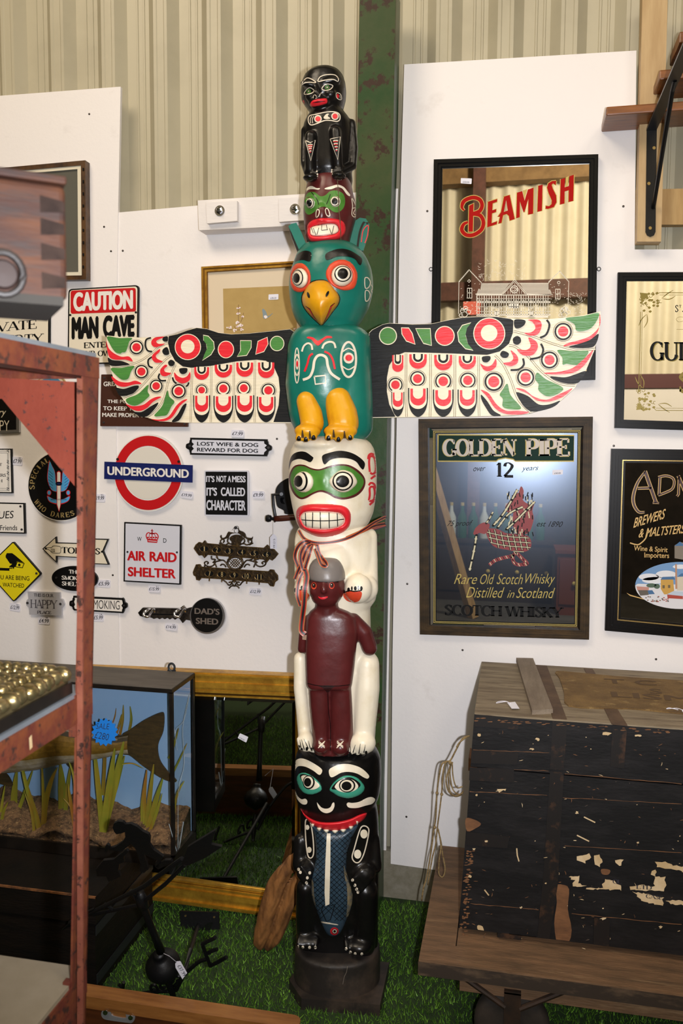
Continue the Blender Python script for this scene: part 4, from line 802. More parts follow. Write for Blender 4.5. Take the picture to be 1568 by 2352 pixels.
b = B(); relief(b, h, Z5(cr([(385, 152), (440, 222), (540, 280), (640, 298), (760, 292), (880, 266), (980, 222), (1055, 205), (1030, 265), (960, 318), (860, 368), (740, 388), (620, 372), (520, 332), (445, 260)], 5)), C_RED, .030, 5, step=2.5); b.build('lip', frog, smooth=True)
for x, y, w_ in ((512, 330, 22), (578, 368, 28), (650, 386, 33), (737, 392, 36), (818, 382, 34), (895, 352, 28), (958, 302, 18)):
    q = B(); relief(q, h, Z5(cr([(x-w_, y-14), (x, y-22), (x+w_, y-14), (x+w_*.5, y+16), (x, y+24), (x-w_*.5, y+16)], 4)), C_WHT, .034, 3, step=1.6); q.build('tooth', frog, smooth=True)
# the turned base and its square plate
c = Carve(); c.loft([(2164, 688, 860, 0, 82), (2168, 679, 870, 0, 91), (2182, 677, 873, 0, 90), (2226, 675, 873, 0, 92), (2252, 674, 873, 0, 93)], 2.2)
b = c.skin(C_DRK, 0.005, 4); h = bvh_b(b)
line(b, h, Z5, [(862, 1740), (850, 1800), (828, 1850), (815, 1920)], 5, mat('dust_grey', '#6b6258', .8), .0012)
b.build('drum_base', totem, smooth=True, fix=False)
q = [FLOOR.at(x, y) for x, y in ((692, 2322), (872, 2337), (893, 2237), (700, 2224), (664, 2278))]
b = B(); b.prism(q, (0, 0, 0.035), C_DRK)
a_, d_ = q[4], q[0]; wn = (d_-a_).cross(V((0, 0, 1))).normalized()
b.build('plate', totem)
b = B(); b.prism([a_+(d_-a_)*.25+V((0, 0, .002))-wn*.001, d_+V((0, 0, .002))-wn*.001, d_+V((0, 0, .03))-wn*.001, a_+(d_-a_)*.1+V((0, 0, .033))-wn*.001], -wn*.002, mat('bare_wood', '#9a6440', .7, col2='#7d4c30', scale=30)); b.build('bare_edge', totem)
tag(totem, totem['label'], totem['category'])

# --- woven ribbon tied round the bear's neck and the column
M_RIB = mat('ribbon_black', '#1a1a1c', .45); M_RIBR = mat('ribbon_red', '#a3281f', .45); M_RIBG = mat('ribbon_gold', '#b98b4a', .35)
rib = thing('ribbon', 'striped black red and gold ribbon tied in a bow under the white bear head', 'ribbon', T(720, 1246, 66))
def ribbon(pts, w_, c0, par, name='ribbon_strand', tw=0):
    """three-colour flat band through (px, py, c) points"""
    P = cr(pts, 7, False); b = B(); W = [T(p[0], p[1], p[2]) for p in P]
    off = []
    for i in range(len(W)):
        t = (W[min(i+1, len(W)-1)]-W[max(i-1, 0)]).normalized(); s_ = t.cross((CAM-W[i]).normalized()); s_ = s_.normalized() if s_.length > 1e-5 else V((1, 0, 0))
        if off and s_.dot(off[-1]) < 0: s_ = -s_
        off.append(s_)
    for lo, hi, m in ((-.5, -.42, M_RIBG), (-.42, -.2, M_RIBR), (-.2, .2, M_RIB), (.2, .42, M_RIBR), (.42, .5, M_RIBG)):
        n = len(W); th = FR*.0006
        vs = [W[i]+off[i]*(w_*S*lo) for i in range(n)]+[W[i]+off[i]*(w_*S*hi) for i in range(n)]
        vs += [v-th for v in vs]
        fs = []
        for i in range(n-1): fs += [(i, i+1, n+i+1, n+i), (2*n+i, 2*n+i+1, 3*n+i+1, 3*n+i), (i, i+1, 2*n+i+1, 2*n+i), (n+i, n+i+1, 3*n+i+1, 3*n+i)]
        b.add(vs, fs, m)
    return b.build(name, par, fix=False)
ribbon([(686, 1218, 78), (700, 1238, 88), (728, 1247, 97), (770, 1244, 97), (806, 1233, 88), (836, 1216, 62), (860, 1200, 24), (884, 1188, -36)], 7, 0, rib)
ribbon([(796, 1236, 90), (834, 1219, 62), (860, 1208, 24), (884, 1203, -36)], 8, 0, rib)
def cpx(px, py, off): 
    p = pc.at(px, py, off); return p
b = B(); P = [pc.at(x, y, .004) for x, y in ((880, 1187), (885, 1186), (898, 1180), (902, 1178))]
b.flat(pc, [(852, 1200), (886, 1182), (888, 1190), (854, 1208)], .003, M_RIB, .002); b.flat(pc, [(852, 1213), (886, 1203), (887, 1211), (853, 1221)], .003, M_RIB, .002)
b.flat(pc, [(852, 1202), (886, 1184), (886.5, 1186), (852.5, 1204)], .004, M_RIBR); b.flat(pc, [(852, 1216), (886, 1206), (886.5, 1208), (852.5, 1218)], .004, M_RIBR)
b.build('ribbon_band', rib)
kx, ky = 718, 1246
ribbon([(kx, ky, 90), (700, 1243, 100), (684, 1256, 98), (677, 1278, 92), (684, 1300, 90), (690, 1318, 88)], 8, 0, rib)
ribbon([(kx, ky, 90), (704, 1262, 100), (694, 1290, 96), (684, 1312, 90), (677, 1330, 88)], 8, 0, rib)
ribbon([(kx, ky, 90), (712, 1268, 100), (703, 1296, 98), (700, 1308, 96)], 8, 0, rib)
ribbon([(kx, ky, 90), (702, 1250, 100), (690, 1275, 98), (694, 1305, 96), (700, 1310, 98)], 8, 0, rib)
ribbon([(kx, ky, 90), (728, 1252, 98), (732, 1268, 100), (740, 1282, 104), (749, 1294, 122), (748, 1300, 126), (738, 1296, 120), (730, 1276, 106), (724, 1260, 96)], 8, 0, rib)
ribbon([(700, 1308, 96), (690, 1325, 98), (684, 1345, 104), (683, 1370, 108), (690, 1392, 106)], 8, 0, rib)
ribbon([(700, 1308, 96), (704, 1325, 104), (700, 1355, 112), (698, 1390, 108), (694, 1420, 100), (692, 1448, 98), (700, 1457, 98)], 12, 0, rib)
b = B(); b.flat(Pl(T(699, 1462, 97), FR), [(694, 1458), (704, 1459), (703, 1470), (694, 1469)], 0, mat('ribbon_clip', '#8d6f5a', .5), .003); b.build('clip', rib)
# ------------------------------------------------------------------ signs on the left-hand boards
SP = Pl((0, -0.0135, 0), (0, -1, 0))
ZA = zz(0, 360, 4.6118); ZB = zz(0, 840, 4.6118); ZC = zz(0, 1200, 4.6118); ZD = zz(220, 960, 3.4087); ZE = zz(430, 1190, 6.817); ZF = zz(440, 590, 6.0308)
M_SBLK = mat('sign_black_enamel', '#0b0b0c', 0.4, spec=.3); M_SWHT = mat('sign_white_enamel', '#e9e4dd', 0.4); M_SCRM = mat('sign_cream_enamel', '#e6dcc6', 0.45)
M_SRED = mat('sign_red_enamel', '#c4161c', 0.35); M_SNVY = mat('sign_navy_enamel', '#14205e', 0.35); M_SBRN = mat('sign_brown_enamel', '#43241a', 0.4)
M_SGRY = mat('sign_pale_grey_enamel', '#d7d8e2', 0.4); M_SYEL = mat('sign_yellow_enamel', '#e0cf16', 0.4); M_SILV = mat('sign_silver', '#b9b9bd', 0.3, metal=0.9)
M_SGLD = mat('sign_gold_paint', '#b7a06a', 0.4, metal=0.3); M_SBLU = mat('sign_sky_blue_enamel', '#4f9fd6', 0.35); M_SCREW = mat('screw_steel', '#77757a', 0.3, metal=0.9)
M_TAG = mat('tag_card', '#e2e1ec', 0.6); M_INK = mat('tag_ink', '#2a2a33', 0.6); M_CHROME = mat('chrome', '#d5d5d8', 0.12, metal=1.0)
def rr(q, r, n=4):
    """rounded quadrilateral"""
    out = []
    for i in range(4):
        p = q[i]; a = q[i-1]; c_ = q[(i+1) % 4]
        def u(o): l = math.hypot(o[0]-p[0], o[1]-p[1]); return ((o[0]-p[0])/l, (o[1]-p[1])/l)
        ua, uc = u(a), u(c_); A = (p[0]+ua[0]*r, p[1]+ua[1]*r); Cc = (p[0]+uc[0]*r, p[1]+uc[1]*r)
        for k in range(n+1): t = k/n; out.append(((1-t)**2*A[0]+2*t*(1-t)*p[0]+t*t*Cc[0], (1-t)**2*A[1]+2*t*(1-t)*p[1]+t*t*Cc[1]))
    return out
def inset(q, d):
    cx = sum(p[0] for p in q)/len(q); cy = sum(p[1] for p in q)/len(q); w_ = max(p[0] for p in q)-cx; h_ = max(p[1] for p in q)-cy
    return [(cx+(x-cx)*(1-d/w_), cy+(y-cy)*(1-d/h_)) for x, y in q]
def new(label, cat, name='sign', px=None, group=None, pl=None):
    return thing(name, label, cat, (pl or SP).at(*px) if px else (0, 0, 0), group)
def part(par, name, fn, smooth=False, fix=True):
    b = B(); fn(b); return b.build(name, par, smooth=smooth, fix=fix)
def lett(par, z, items, m, name='lettering', off=.0012, pl=None, thick=.0006):
    """items: (text, bl, br, height, font, bold, shear); words on one line become one part"""
    lines = []
    for it in items:
        if lines and abs(lines[-1][-1][2][1]-it[1][1]) < .35*it[3] and it[1][0] >= lines[-1][-1][2][0]-5 and it[1][0]-lines[-1][-1][2][0] < 1.6*it[3]: lines[-1].append(it)
        else: lines.append([it])
    for ln_ in lines:
        b = B()
        for it in ln_:
            t, bl, br, h = it[:4]; font = it[4] if len(it) > 4 else 'sans'; bold = it[5] if len(it) > 5 else 0.0; sh = it[6] if len(it) > 6 else 0.0
            q = z([bl, br, (bl[0], bl[1]-h)]); b.text(t, q[0], q[1], q[2], pl or SP, off, m, bold, thick, font, 1.0, sh)
        o = b.build(name, par, fix=False)
    return o
def screws(par, z, pts, r=9, m=None, pl=None):
    for x, y in pts:
        b = B(); q = z(ell(x, y, r, r, 10)); b.flat(pl or SP, q, .002, m or M_SCREW, .002); b.build('screw', par)
def ptag(z, q, txt, small, label, st=(.18, .75, .8)):
    """hand-written price card stuck to the wall; q: TL TR BR BL"""
    pq = z(q); cx = sum(p[0] for p in pq)/4; cy = sum(p[1] for p in pq)/4; pl = Pl((0, -0.0062, 0), (0, -1, 0))
    b = B(); b.flat(pl, rr(pq, 3), 0, M_TAG, .0022)
    def at(u, v): return (pq[3][0]+(pq[2][0]-pq[3][0])*u+(pq[0][0]-pq[3][0])*v, pq[3][1]+(pq[2][1]-pq[3][1])*u+(pq[0][1]-pq[3][1])*v)
    o = thing('price_tag', label, 'price tag', pl.at(cx, cy), 'hand-written price tags on the wall'); b.build('card', o)
    b = B(); b.text(txt, at(.08, .22), at(.92, .26), at(.08, .72), pl, .0004, M_INK, 0.008, 0, 'sans', 1, .15)
    if small: b.text(small, at(.62, .80), at(.84, .81), at(.62, .97), pl, .0004, M_INK, 0, 0)
    b.build('writing', o, fix=False); return o

# private property plate
o = new('cream plate lettered PROPERTY, partly behind the wooden box', 'sign', px=(60, 840)); q = [(-70, 722), (114, 706), (113.5, 850), (-70, 862)]
part(o, 'panel', lambda b: b.flat(SP, rr(q, 4), 0, M_SBLK, .009)); part(o, 'face', lambda b: b.flat(SP, rr(inset(q, 3.5), 3), .0006, M_SCRM))
lett(o, ZA, [('PROPERTY', (-310, 2022), (465, 1975), 107, 'serif'), ('PRIVATE', (-280, 1880), (388, 1822), 100, 'serif')], M_SBLK)
# caution
o = new('white plate with red CAUTION band above MAN CAVE lettering', 'sign', px=(236, 830)); q = [(157, 664), (318.5, 654.5), (316, 833), (155, 838)]
part(o, 'panel', lambda b: b.flat(SP, rr(q, 9), 0, M_SBLK, .009)); part(o, 'face', lambda b: b.flat(SP, rr(inset(q, 3), 8), .0006, M_SCRM))
part(o, 'red_band', lambda b: b.flat(SP, ZA(rr([(748, 1418), (1437, 1388), (1440, 1640), (748, 1665)], 26)), .0012, M_SRED))
lett(o, ZA, [('CAUTION', (775, 1640), (1408, 1612), 202, 'sans', .05)], M_SWHT, 'white_lettering', .0018)
lett(o, ZA, [('MAN', (757, 1935), (1043, 1924), 236, 'sans', .065), ('CAVE', (1088, 1920), (1425, 1908), 238, 'sans', .065), ('ENTER AT', (887, 2030), (1325, 2014), 64, 'serif', .03), ('YOUR OWN RISK', (790, 2120), (1420, 2106), 62, 'serif', .03)], M_SBLK)
screws(o, ZA, [(742, 1676), (1437, 1648)], 12, M_SBLK)
# black happy plate
o = new('black plate with silver rim and white lettering ending in HAPPY, beside the rusty rack', 'sign', px=(20, 990)); q = [(-90, 859), (43, 857), (44, 993), (-90, 999)]
part(o, 'panel', lambda b: b.flat(SP, q, 0, M_SILV, .009)); part(o, 'face', lambda b: b.flat(SP, inset(q, 7), .0006, M_SBLK))
lett(o, ZB, [('very', (-90, 550), (65, 548), 70, 'sans', 0, .3), ('HAPPY', (-190, 688), (98, 690), 110, 'sans', -.01), ('HOME', (-110, 128), (88, 120), 30)], M_SCRM)
# small roundel behind the gusset
o = new('small round plaque with gold rim and blue centre behind the red gusset', 'plaque', 'plaque', px=(117, 928))
part(o, 'rim', lambda b: b.flat(SP, ell(117, 893, 36, 36), 0, M_SGLD, .009)); part(o, 'white_ring', lambda b: b.flat(SP, ell(117, 893, 33), .0006, M_SCRM)); part(o, 'blue_centre', lambda b: b.flat(SP, ell(117, 893, 28), .0012, M_SBLU))
# bordered verse plate
o = new('white plate with black scroll border at the left edge above the antiques plate', 'sign', px=(5, 1132)); q = [(-80, 1031), (26, 1030.5), (28.5, 1133), (-80, 1131)]
part(o, 'panel', lambda b: b.flat(SP, q, 0, M_SBLK, .009)); part(o, 'face', lambda b: b.flat(SP, inset(q, 2.6), .0006, M_SWHT))
def bd(b):
    for p in ([(-200, 905), (92, 905), (96, 1320), (-200, 1315)], [(-200, 925), (80, 925), (84, 1300), (-200, 1298)]): b.flat(SP, ZB(stroke(p, 4)), .0012, M_SBLK)
    for y in (900, 1020, 1080, 1140, 1200, 1310): b.flat(SP, ZB(stroke(cr([(70, y-20), (95, y-10), (72, y+2), (98, y+14)], 4, False), 4)), .0014, M_SBLK)
part(o, 'scroll_border', bd, fix=False)
lett(o, ZB, [('PLANT', (-120, 1062), (20, 1062), 32, 'serif'), ('FLOWERS', (-150, 1175), (62, 1176), 32, 'serif'), ('EARTH', (-130, 1235), (25, 1236), 32, 'serif')], M_SBLK)
# antiques plate
o = new('white plate with black rim lettered ANTIQUES and Old Friends', 'sign', px=(20, 1225)); q = [(-90, 1152), (56, 1155.5), (58, 1226), (-90, 1222)]
part(o, 'panel', lambda b: b.flat(SP, q, 0, M_SBLK, .009)); part(o, 'face', lambda b: b.flat(SP, inset(q, 3), .0006, M_SWHT))
lett(o, ZB, [('ANTIQUES', (-330, 1650), (143, 1628), 92, 'sans', 0, .1), ('& Old Friends', (-175, 1745), (182, 1742), 55)], M_SBLK); screws(o, ZB, [(215, 1490), (228, 1735)], 12)
# regimental roundel
o = new('round black plaque with gold lettering round a blue winged dagger', 'plaque', 'plaque', px=(141, 1196))
part(o, 'panel', lambda b: b.flat(SP, ell(141, 1116, 77.5, 80.5, 48), 0, M_SWHT, .009)); part(o, 'face', lambda b: b.flat(SP, ell(141, 1116, 76, 79, 48), .0006, M_SBLK)); part(o, 'centre', lambda b: b.flat(SP, ell(142, 1117, 58, 60, 40), .0014, mat('sign_black_gloss', '#0c0c0e', .2)))
def arc_text(b, txt, cx, cy, r, a0, a1, h, m, inward):
    n = len(txt)
    for i, ch in enumerate(txt):
        if ch == ' ': continue
        a = radians(a0+(a1-a0)*(i+.5)/n); wd = abs(radians(a1-a0))*r/n*.78*(1.25 if ch in 'MW' else .5 if ch == 'I' else 1)
        ux, uy = (cos(a), sin(a)) if not inward else (-cos(a), -sin(a)); tx, ty = (-uy, ux)
        bx, by = cx+cos(a)*r, cy+sin(a)*r
        bl = (bx-tx*wd/2-ux*h/2, by-ty*wd/2-uy*h/2); br = (bx+tx*wd/2-ux*h/2, by+ty*wd/2-uy*h/2); tl = (bl[0]+ux*h, bl[1]+uy*h)
        b.text(ch, bl, br, tl, SP, .0016, m, .04, .0006, 'serif')
def rt(b):
    arc_text(b, 'SPECIAL AIR SERVICE', 141, 1116, 67.5, 172, 372, 12, M_SGLD, False); arc_text(b, 'WHO DARES WINS', 141, 1116, 67.5, 151, 15, 12, M_SGLD, True)
part(o, 'gold_lettering', rt, fix=False)
def wd(b):
    W_ = cr([(525, 1015), (550, 1060), (580, 1130), (590, 1240), (612, 1310), (595, 1332), (550, 1315), (520, 1260), (505, 1190), (512, 1100)], 4)
    for s_ in (1, -1):
        w1 = [(622+(x-622)*s_, y) for x, y in W_]; cx = sum(p[0] for p in w1)/len(w1); cy = sum(p[1] for p in w1)/len(w1)
        b.flat(SP, ZB([(cx+(x-cx)*1.14, cy+(y-cy)*1.04) for x, y in w1]), .0018, M_SRED); b.flat(SP, ZB(w1), .0022, M_SBLU)
        for k in range(6): b.flat(SP, ZB([(622+(x-622)*s_, y) for x, y in stroke([(515, 1110+k*32), (560, 1150+k*30)], 4)]), .0026, M_SNVY)
    R_ = cr([(505, 1385), (560, 1410), (620, 1420), (680, 1410), (735, 1385), (725, 1425), (680, 1450), (620, 1460), (560, 1450), (520, 1430)], 4)
    b.flat(SP, ZB([(620+(x-620)*1.06, 1422+(y-1422)*1.3) for x, y in R_]), .0024, M_SRED); b.flat(SP, ZB(R_), .0028, M_SBLU)
    for x in (520, 722): b.flat(SP, ZB(ell(x, 1345, 24, 30, 16)), .0022, M_SRED); b.flat(SP, ZB(ell(x, 1345, 17, 22, 16)), .0026, M_SBLU)
    b.flat(SP, ZB([(600, 1125), (624, 1112), (645, 1128), (645, 1245), (645, 1480), (625, 1550), (600, 1480)]), .003, M_SRED)
    b.flat(SP, ZB([(606, 1132), (624, 1122), (639, 1134), (639, 1238), (606, 1238)]), .0034, M_SWHT); b.flat(SP, ZB([(606, 1262), (641, 1262), (639, 1470), (625, 1538), (606, 1470)]), .0034, M_SWHT); b.flat(SP, ZB(ell(622, 1250, 34, 22, 18)), .0036, M_SBLK); b.flat(SP, ZB(ell(622, 1250, 20, 12, 14)), .0038, M_SNVY)
    q = ZB([(525, 1405), (720, 1405), (525, 1390)]); b.text('WHO DARES WINS', ZB([(535, 1425)])[0], ZB([(705, 1425)])[0], ZB([(535, 1408)])[0], SP, .0034, M_SBLK)
part(o, 'winged_dagger_badge', wd, fix=False); screws(o, ZB, [(322, 1275)], 8)
# yellow camera warning
o = new('yellow diamond plate with black camera picture lettered YOU ARE BEING WATCHED', 'sign', px=(30, 1384)); q = ZC([(138, 200), (437, 545), (145, 842), (-165, 495)])
part(o, 'panel', lambda b: b.flat(SP, rr(q, 4), 0, M_SBLK, .009)); part(o, 'face', lambda b: b.flat(SP, rr(inset(q, 3.2), 3), .0006, M_SYEL))
def cam_(b):
    b.flat(SP, ZC([(60, 370), (60, 350), (72, 325), (128, 325), (150, 340), (258, 430), (180, 412), (162, 468), (150, 475), (148, 490), (98, 490), (98, 465), (130, 440), (105, 435), (75, 390)]), .0012, M_SBLK)
    b.flat(SP, ZC([(182, 414), (260, 432), (238, 484), (158, 471)]), .0014, M_SBLK); b.flat(SP, ZC([(186, 421), (250, 436), (234, 476), (168, 466)]), .0018, M_SYEL); b.flat(SP, ZC(ell(204, 450, 13, 15, 16)), .0022, M_SBLK)
    b.flat(SP, ZC([(-60, 478), (100, 484), (100, 512), (-60, 506)]), .0012, M_SBLK); b.flat(SP, ZC(ell(100, 448, 12, 12, 14)), .0016, M_SYEL); b.flat(SP, ZC(stroke([(100, 478), (134, 480), (134, 514), (110, 522), (100, 512)], 5, closed=False)), .0016, M_SYEL)
part(o, 'camera_picture', cam_, fix=False); lett(o, ZC, [('YOU ARE BEING', (-72, 598), (310, 616), 46), ('WATCHED', (28, 680), (254, 692), 44)], M_SBLK); screws(o, ZC, [(384, 540)], 12)
# toilets arrow
o = new('white arrow plate with pointing hand lettered TOILETS, crossed by the rack post', 'sign', px=(170, 1290))
A_ = ZC([(447, 280), (592, 150), (597, 213), (905, 222), (905, 170), (1146, 176), (1092, 305), (1154, 449), (908, 438), (908, 380), (598, 362), (598, 426)])
A2 = ZC([(462, 281), (584, 168), (588, 222), (914, 231), (914, 180), (1132, 186), (1080, 305), (1138, 439), (917, 428), (917, 371), (589, 353), (589, 407)])
part(o, 'panel', lambda b: b.flat(SP, A_, 0, M_SBLK, .009)); part(o, 'face', lambda b: b.flat(SP, A2, .0006, M_SCRM))
def hand_(b):
    b.flat(SP, ZC(stroke(cr([(490, 268), (545, 265), (560, 250), (610, 250), (640, 262), (640, 318), (605, 326), (560, 322), (540, 312), (530, 300), (520, 290), (490, 280)], 4), 5, closed=True)), .0012, M_SBLK)
    for y in (290, 303, 314): b.flat(SP, ZC(stroke([(535, y-8), (578, y-6), (580, y+2)], 4)), .0014, M_SBLK)
part(o, 'hand_picture', hand_, fix=False); lett(o, ZC, [('TOILETS', (652, 327), (1062, 341), 68, 'serif', .04)], M_SBLK); screws(o, ZC, [(483, 276), (1078, 310)], 11, M_SBLK)
# smoking shelter oval
o = new('black oval plate lettered THE SMOKING SHELTER in white', 'sign', px=(171, 1357))
part(o, 'panel', lambda b: b.flat(SP, ZC(ell(790, 595, 243, 132, 40, .06)), 0, M_SBLK, .009)); part(o, 'rim', lambda b: b.flat(SP, ZC(ell(790, 595, 236, 126, 40, .06)), .002, M_SBLK, 0, [ZC(ell(790, 595, 222, 112, 40, .06))]))
lett(o, ZC, [('THE', (730, 543), (842, 549), 44, 'serif', .04), ('SMOKING', (652, 607), (925, 620), 46, 'serif', .04), ('SHELTER', (655, 669), (925, 682), 46, 'serif', .04)], M_SWHT); screws(o, ZC, [(594, 586)], 11)
# happy place
o = new('pale silver plate lettered THIS IS OUR HAPPY PLACE', 'sign', px=(103, 1413))
part(o, 'panel', lambda b: b.flat(SP, ZC([(292, 732), (632, 742), (634, 805), (662, 815), (679, 862), (665, 895), (650, 905), (652, 988), (310, 977), (306, 900), (282, 884), (274, 852), (284, 822), (300, 808)]), 0, mat('sign_pale_silver', '#c3c2c8', .4, metal=.3), .009))
lett(o, ZC, [('THIS IS OUR', (358, 784), (565, 792), 34, 'serif'), ('HAPPY', (320, 905), (608, 915), 92, 'serif', -.03), ('PLACE', (393, 966), (540, 971), 32, 'serif', .02)], mat('sign_grey_lettering', '#4f4b50', .5)); screws(o, ZC, [(290, 853), (638, 864)], 13)
# no smoking
def lugplate(label, z, body, lugs, inner, lines, scr, m_in=M_SWHT):
    px = z([body[2], body[3]]); o = new(label, 'sign', px=((px[0][0]+px[1][0])/2, px[0][1]))
    part(o, 'panel', lambda b: [b.flat(SP, z(body), 0, M_SBLK, .009)]+[b.flat(SP, z(l), -.0003, M_SBLK, .0085) for l in lugs])
    part(o, 'face', lambda b: b.flat(SP, z(inner), .0006, m_in)); lett(o, z, lines, M_SBLK); screws(o, z, scr, 10); return o
lugplate('white plate with black rim and lugs lettered NO SMOKING, crossed by the rack post', ZC, [(775, 778), (1302, 804), (1302, 962), (780, 932)], [cr([(800, 790), (770, 800), (765, 825), (738, 835), (736, 880), (765, 895), (772, 920), (800, 925)], 3), cr([(1290, 808), (1310, 815), (1318, 845), (1342, 862), (1342, 900), (1318, 918), (1310, 945), (1290, 955)], 3)],
    [(790, 798), (1290, 822), (1296, 838), (1300, 860), (1285, 880), (1300, 905), (1292, 925), (1290, 945), (793, 915), (785, 890), (795, 870), (785, 840), (795, 815)], [('NO', (815, 903), (905, 908), 88, 'sans', -.01), ('SMOKING', (955, 910), (1266, 923), 92, 'sans', -.01)], [(762, 856), (1310, 882)])
# brown railway notice
o = new('dark brown notice with white lettering, half hidden by the bird wing tip', 'sign', px=(330, 980)); q = [(232.3, 860), (431, 858), (431, 980.5), (230, 979)]
part(o, 'panel', lambda b: b.flat(SP, rr(q, 2), 0, M_SBRN, .009))
lett(o, ZL, [('GREAT WESTERN RAILWAY', (60, 570), (640, 560), 36, 'sans', .02), ('THE PUBLIC ARE REQUESTED', (90, 706), (690, 712), 32, 'sans', .02), ('TO KEEP THIS STATION TIDY', (57, 758), (690, 766), 32, 'sans', .02), ('MAKE PROPER USE OF THE BINS', (50, 809), (690, 817), 32, 'sans', .02)], M_SWHT); screws(o, ZL, [(65, 503), (60, 853), (693, 865)], 8)
# underground roundel
o = new('white disc plate with red ring and blue bar lettered UNDERGROUND', 'sign', px=(341, 1172))
part(o, 'panel', lambda b: b.flat(SP, ZD(ell(412, 430, 272, 302, 56)), 0, M_SWHT, .009)); part(o, 'red_ring', lambda b: b.flat(SP, ZD(ell(410, 430, 264, 291, 56)), .0012, M_SRED, 0, [ZD(ell(408, 432, 194, 214, 48))])); part(o, 'disc', lambda b: b.flat(SP, ZD(ell(408, 432, 186, 205, 48)), .0012, mat('sign_stone_enamel', '#dfd9cd', .45)))
q = ZD([(67, 342), (757, 370), (755, 507), (65, 478)]); part(o, 'bar', lambda b: b.flat(SP, q, .004, M_SNVY, .004)); part(o, 'bar_rim', lambda b: b.flat(SP, q, .005, M_SNVY, .001, [inset(q, 2.2)]))
lett(o, ZD, [('UNDERGROUND', (90, 446), (728, 471), 68, 'sans', .03)], M_SWHT, 'lettering', .0055); screws(o, ZD, [(170, 323), (648, 342)], 11, mat('dark_screw', '#3b2a2a', .4, metal=.6))
# lost wife
lugplate('white plate with black rim and lugs lettered LOST WIFE & DOG REWARD FOR DOG', ZD, [(738, 154), (1342, 167), (1338, 301), (737, 288)], [cr([(750, 165), (735, 175), (730, 195), (708, 205), (706, 235), (730, 250), (736, 272), (750, 280)], 3), cr([(1330, 180), (1346, 185), (1350, 205), (1374, 222), (1372, 250), (1350, 262), (1344, 285), (1330, 290)], 3)],
    [(752, 170), (1316, 182), (1318, 200), (1338, 215), (1320, 232), (1338, 250), (1318, 268), (1314, 287), (750, 274), (750, 258), (768, 240), (752, 222), (768, 205), (752, 190)], [('LOST WIFE & DOG', (792, 216), (1270, 227), 30, 'sans', .015), ('REWARD FOR DOG', (792, 262), (1268, 273), 30, 'sans', .015)], [(735, 218), (1350, 232)], M_SGRY)
# not a mess
o = new("black plate with silver rim lettered IT'S NOT A MESS IT'S CALLED CHARACTER", 'sign', px=(520, 1186)); q = ZD([(848, 410), (1195, 411), (1197, 771), (850, 766)])
part(o, 'rim', lambda b: b.flat(SP, rr(q, 4), 0, M_SGRY, .009)); part(o, 'face', lambda b: b.flat(SP, inset(q, 3), .0006, M_SBLK))
lett(o, ZD, [("IT'S", (863, 502), (928, 503), 50, 'sans', .03), ("NOT", (944, 502), (1022, 503), 50, 'sans', .03), ("A", (1032, 503), (1058, 503), 50, 'sans', .03), ("MESS", (1066, 503), (1172, 505), 50, 'sans', .03), ("IT'S", (865, 609), (948, 610), 66, 'sans', .03), ('CALLED', (978, 611), (1168, 614), 68, 'sans', .03), ('CHARACTER', (865, 722), (1172, 726), 80, 'sans', .03)], M_SGRY)
# air raid shelter
o = new('square white plate with black rim, red crown and red AIR RAID SHELTER lettering', 'sign', px=(349, 1343)); q = ZD([(222, 815), (668, 838), (663, 1306), (217, 1281)])
part(o, 'rim', lambda b: b.flat(SP, q, 0, M_SBLK, .009)); part(o, 'face', lambda b: b.flat(SP, inset(q, 3.2), .0006, M_SGRY))
lett(o, ZD, [('AIR', (245, 1115), (390, 1120), 76, 'sans', .03), ('RAID', (420, 1122), (632, 1131), 76, 'sans', .03), ('SHELTER', (250, 1239), (624, 1258), 74, 'sans', .03)], M_SRED, 'red_lettering', .002, None, .0014); lett(o, ZD, [('W', (324, 963), (358, 964), 32), ('D', (527, 976), (552, 977), 34)], M_SBLK)
def crown(b):
    f = lambda p, l=.0014: b.flat(SP, ZD(p), l, M_SRED)
    f([(400, 945), (484, 950), (480, 978), (404, 973)]); f(stroke(cr([(402, 948), (394, 920), (410, 898), (440, 908), (470, 902), (488, 925), (482, 950)], 4, False), 8)); f(stroke([(440, 950), (440, 905), (440, 870)], 7)); f(stroke([(430, 882), (451, 884)], 6)); f(stroke(cr([(420, 950), (418, 915), (440, 898), (464, 920), (464, 950)], 4, False), 5))
    for x in (408, 430, 452, 474): f(ell(x, 936, 7, 7, 10), .0016)
    b.flat(SP, ZD(stroke([(410, 961), (476, 966)], 5)), .0018, M_SGRY)
part(o, 'red_crown', crown, fix=False); screws(o, ZD, [(247, 1049), (634, 1052)], 8)
# dad's shed key hook
o = new("silver key shaped hook rail with black disc lettered DAD'S SHED", 'key rail', 'key_hook_rail', px=(440, 1450))
part(o, 'shank', lambda b: b.flat(SP, ZD([(330, 1525), (366, 1486), (655, 1492), (682, 1470), (700, 1494), (750, 1482), (750, 1588), (705, 1580), (680, 1606), (655, 1572), (640, 1568), (620, 1580), (600, 1566), (580, 1578), (560, 1566), (540, 1576), (520, 1566), (500, 1576), (480, 1566), (455, 1574), (430, 1562), (400, 1568), (345, 1550)]), .002, mat('cast_pewter', '#837b74', .25, metal=.9, col2='#3a3432', scale=30), .011))
part(o, 'groove', lambda b: b.flat(SP, ZD([(345, 1530), (690, 1536), (690, 1546), (350, 1541)]), .0028, M_SBLK))
part(o, 'disc_rim', lambda b: b.flat(SP, ZD(ell(873, 1551, 137, 141, 40)), .004, M_SILV, .013)); part(o, 'disc', lambda b: b.flat(SP, ZD(ell(868, 1546, 124, 133, 40)), .0046, M_SBLK))
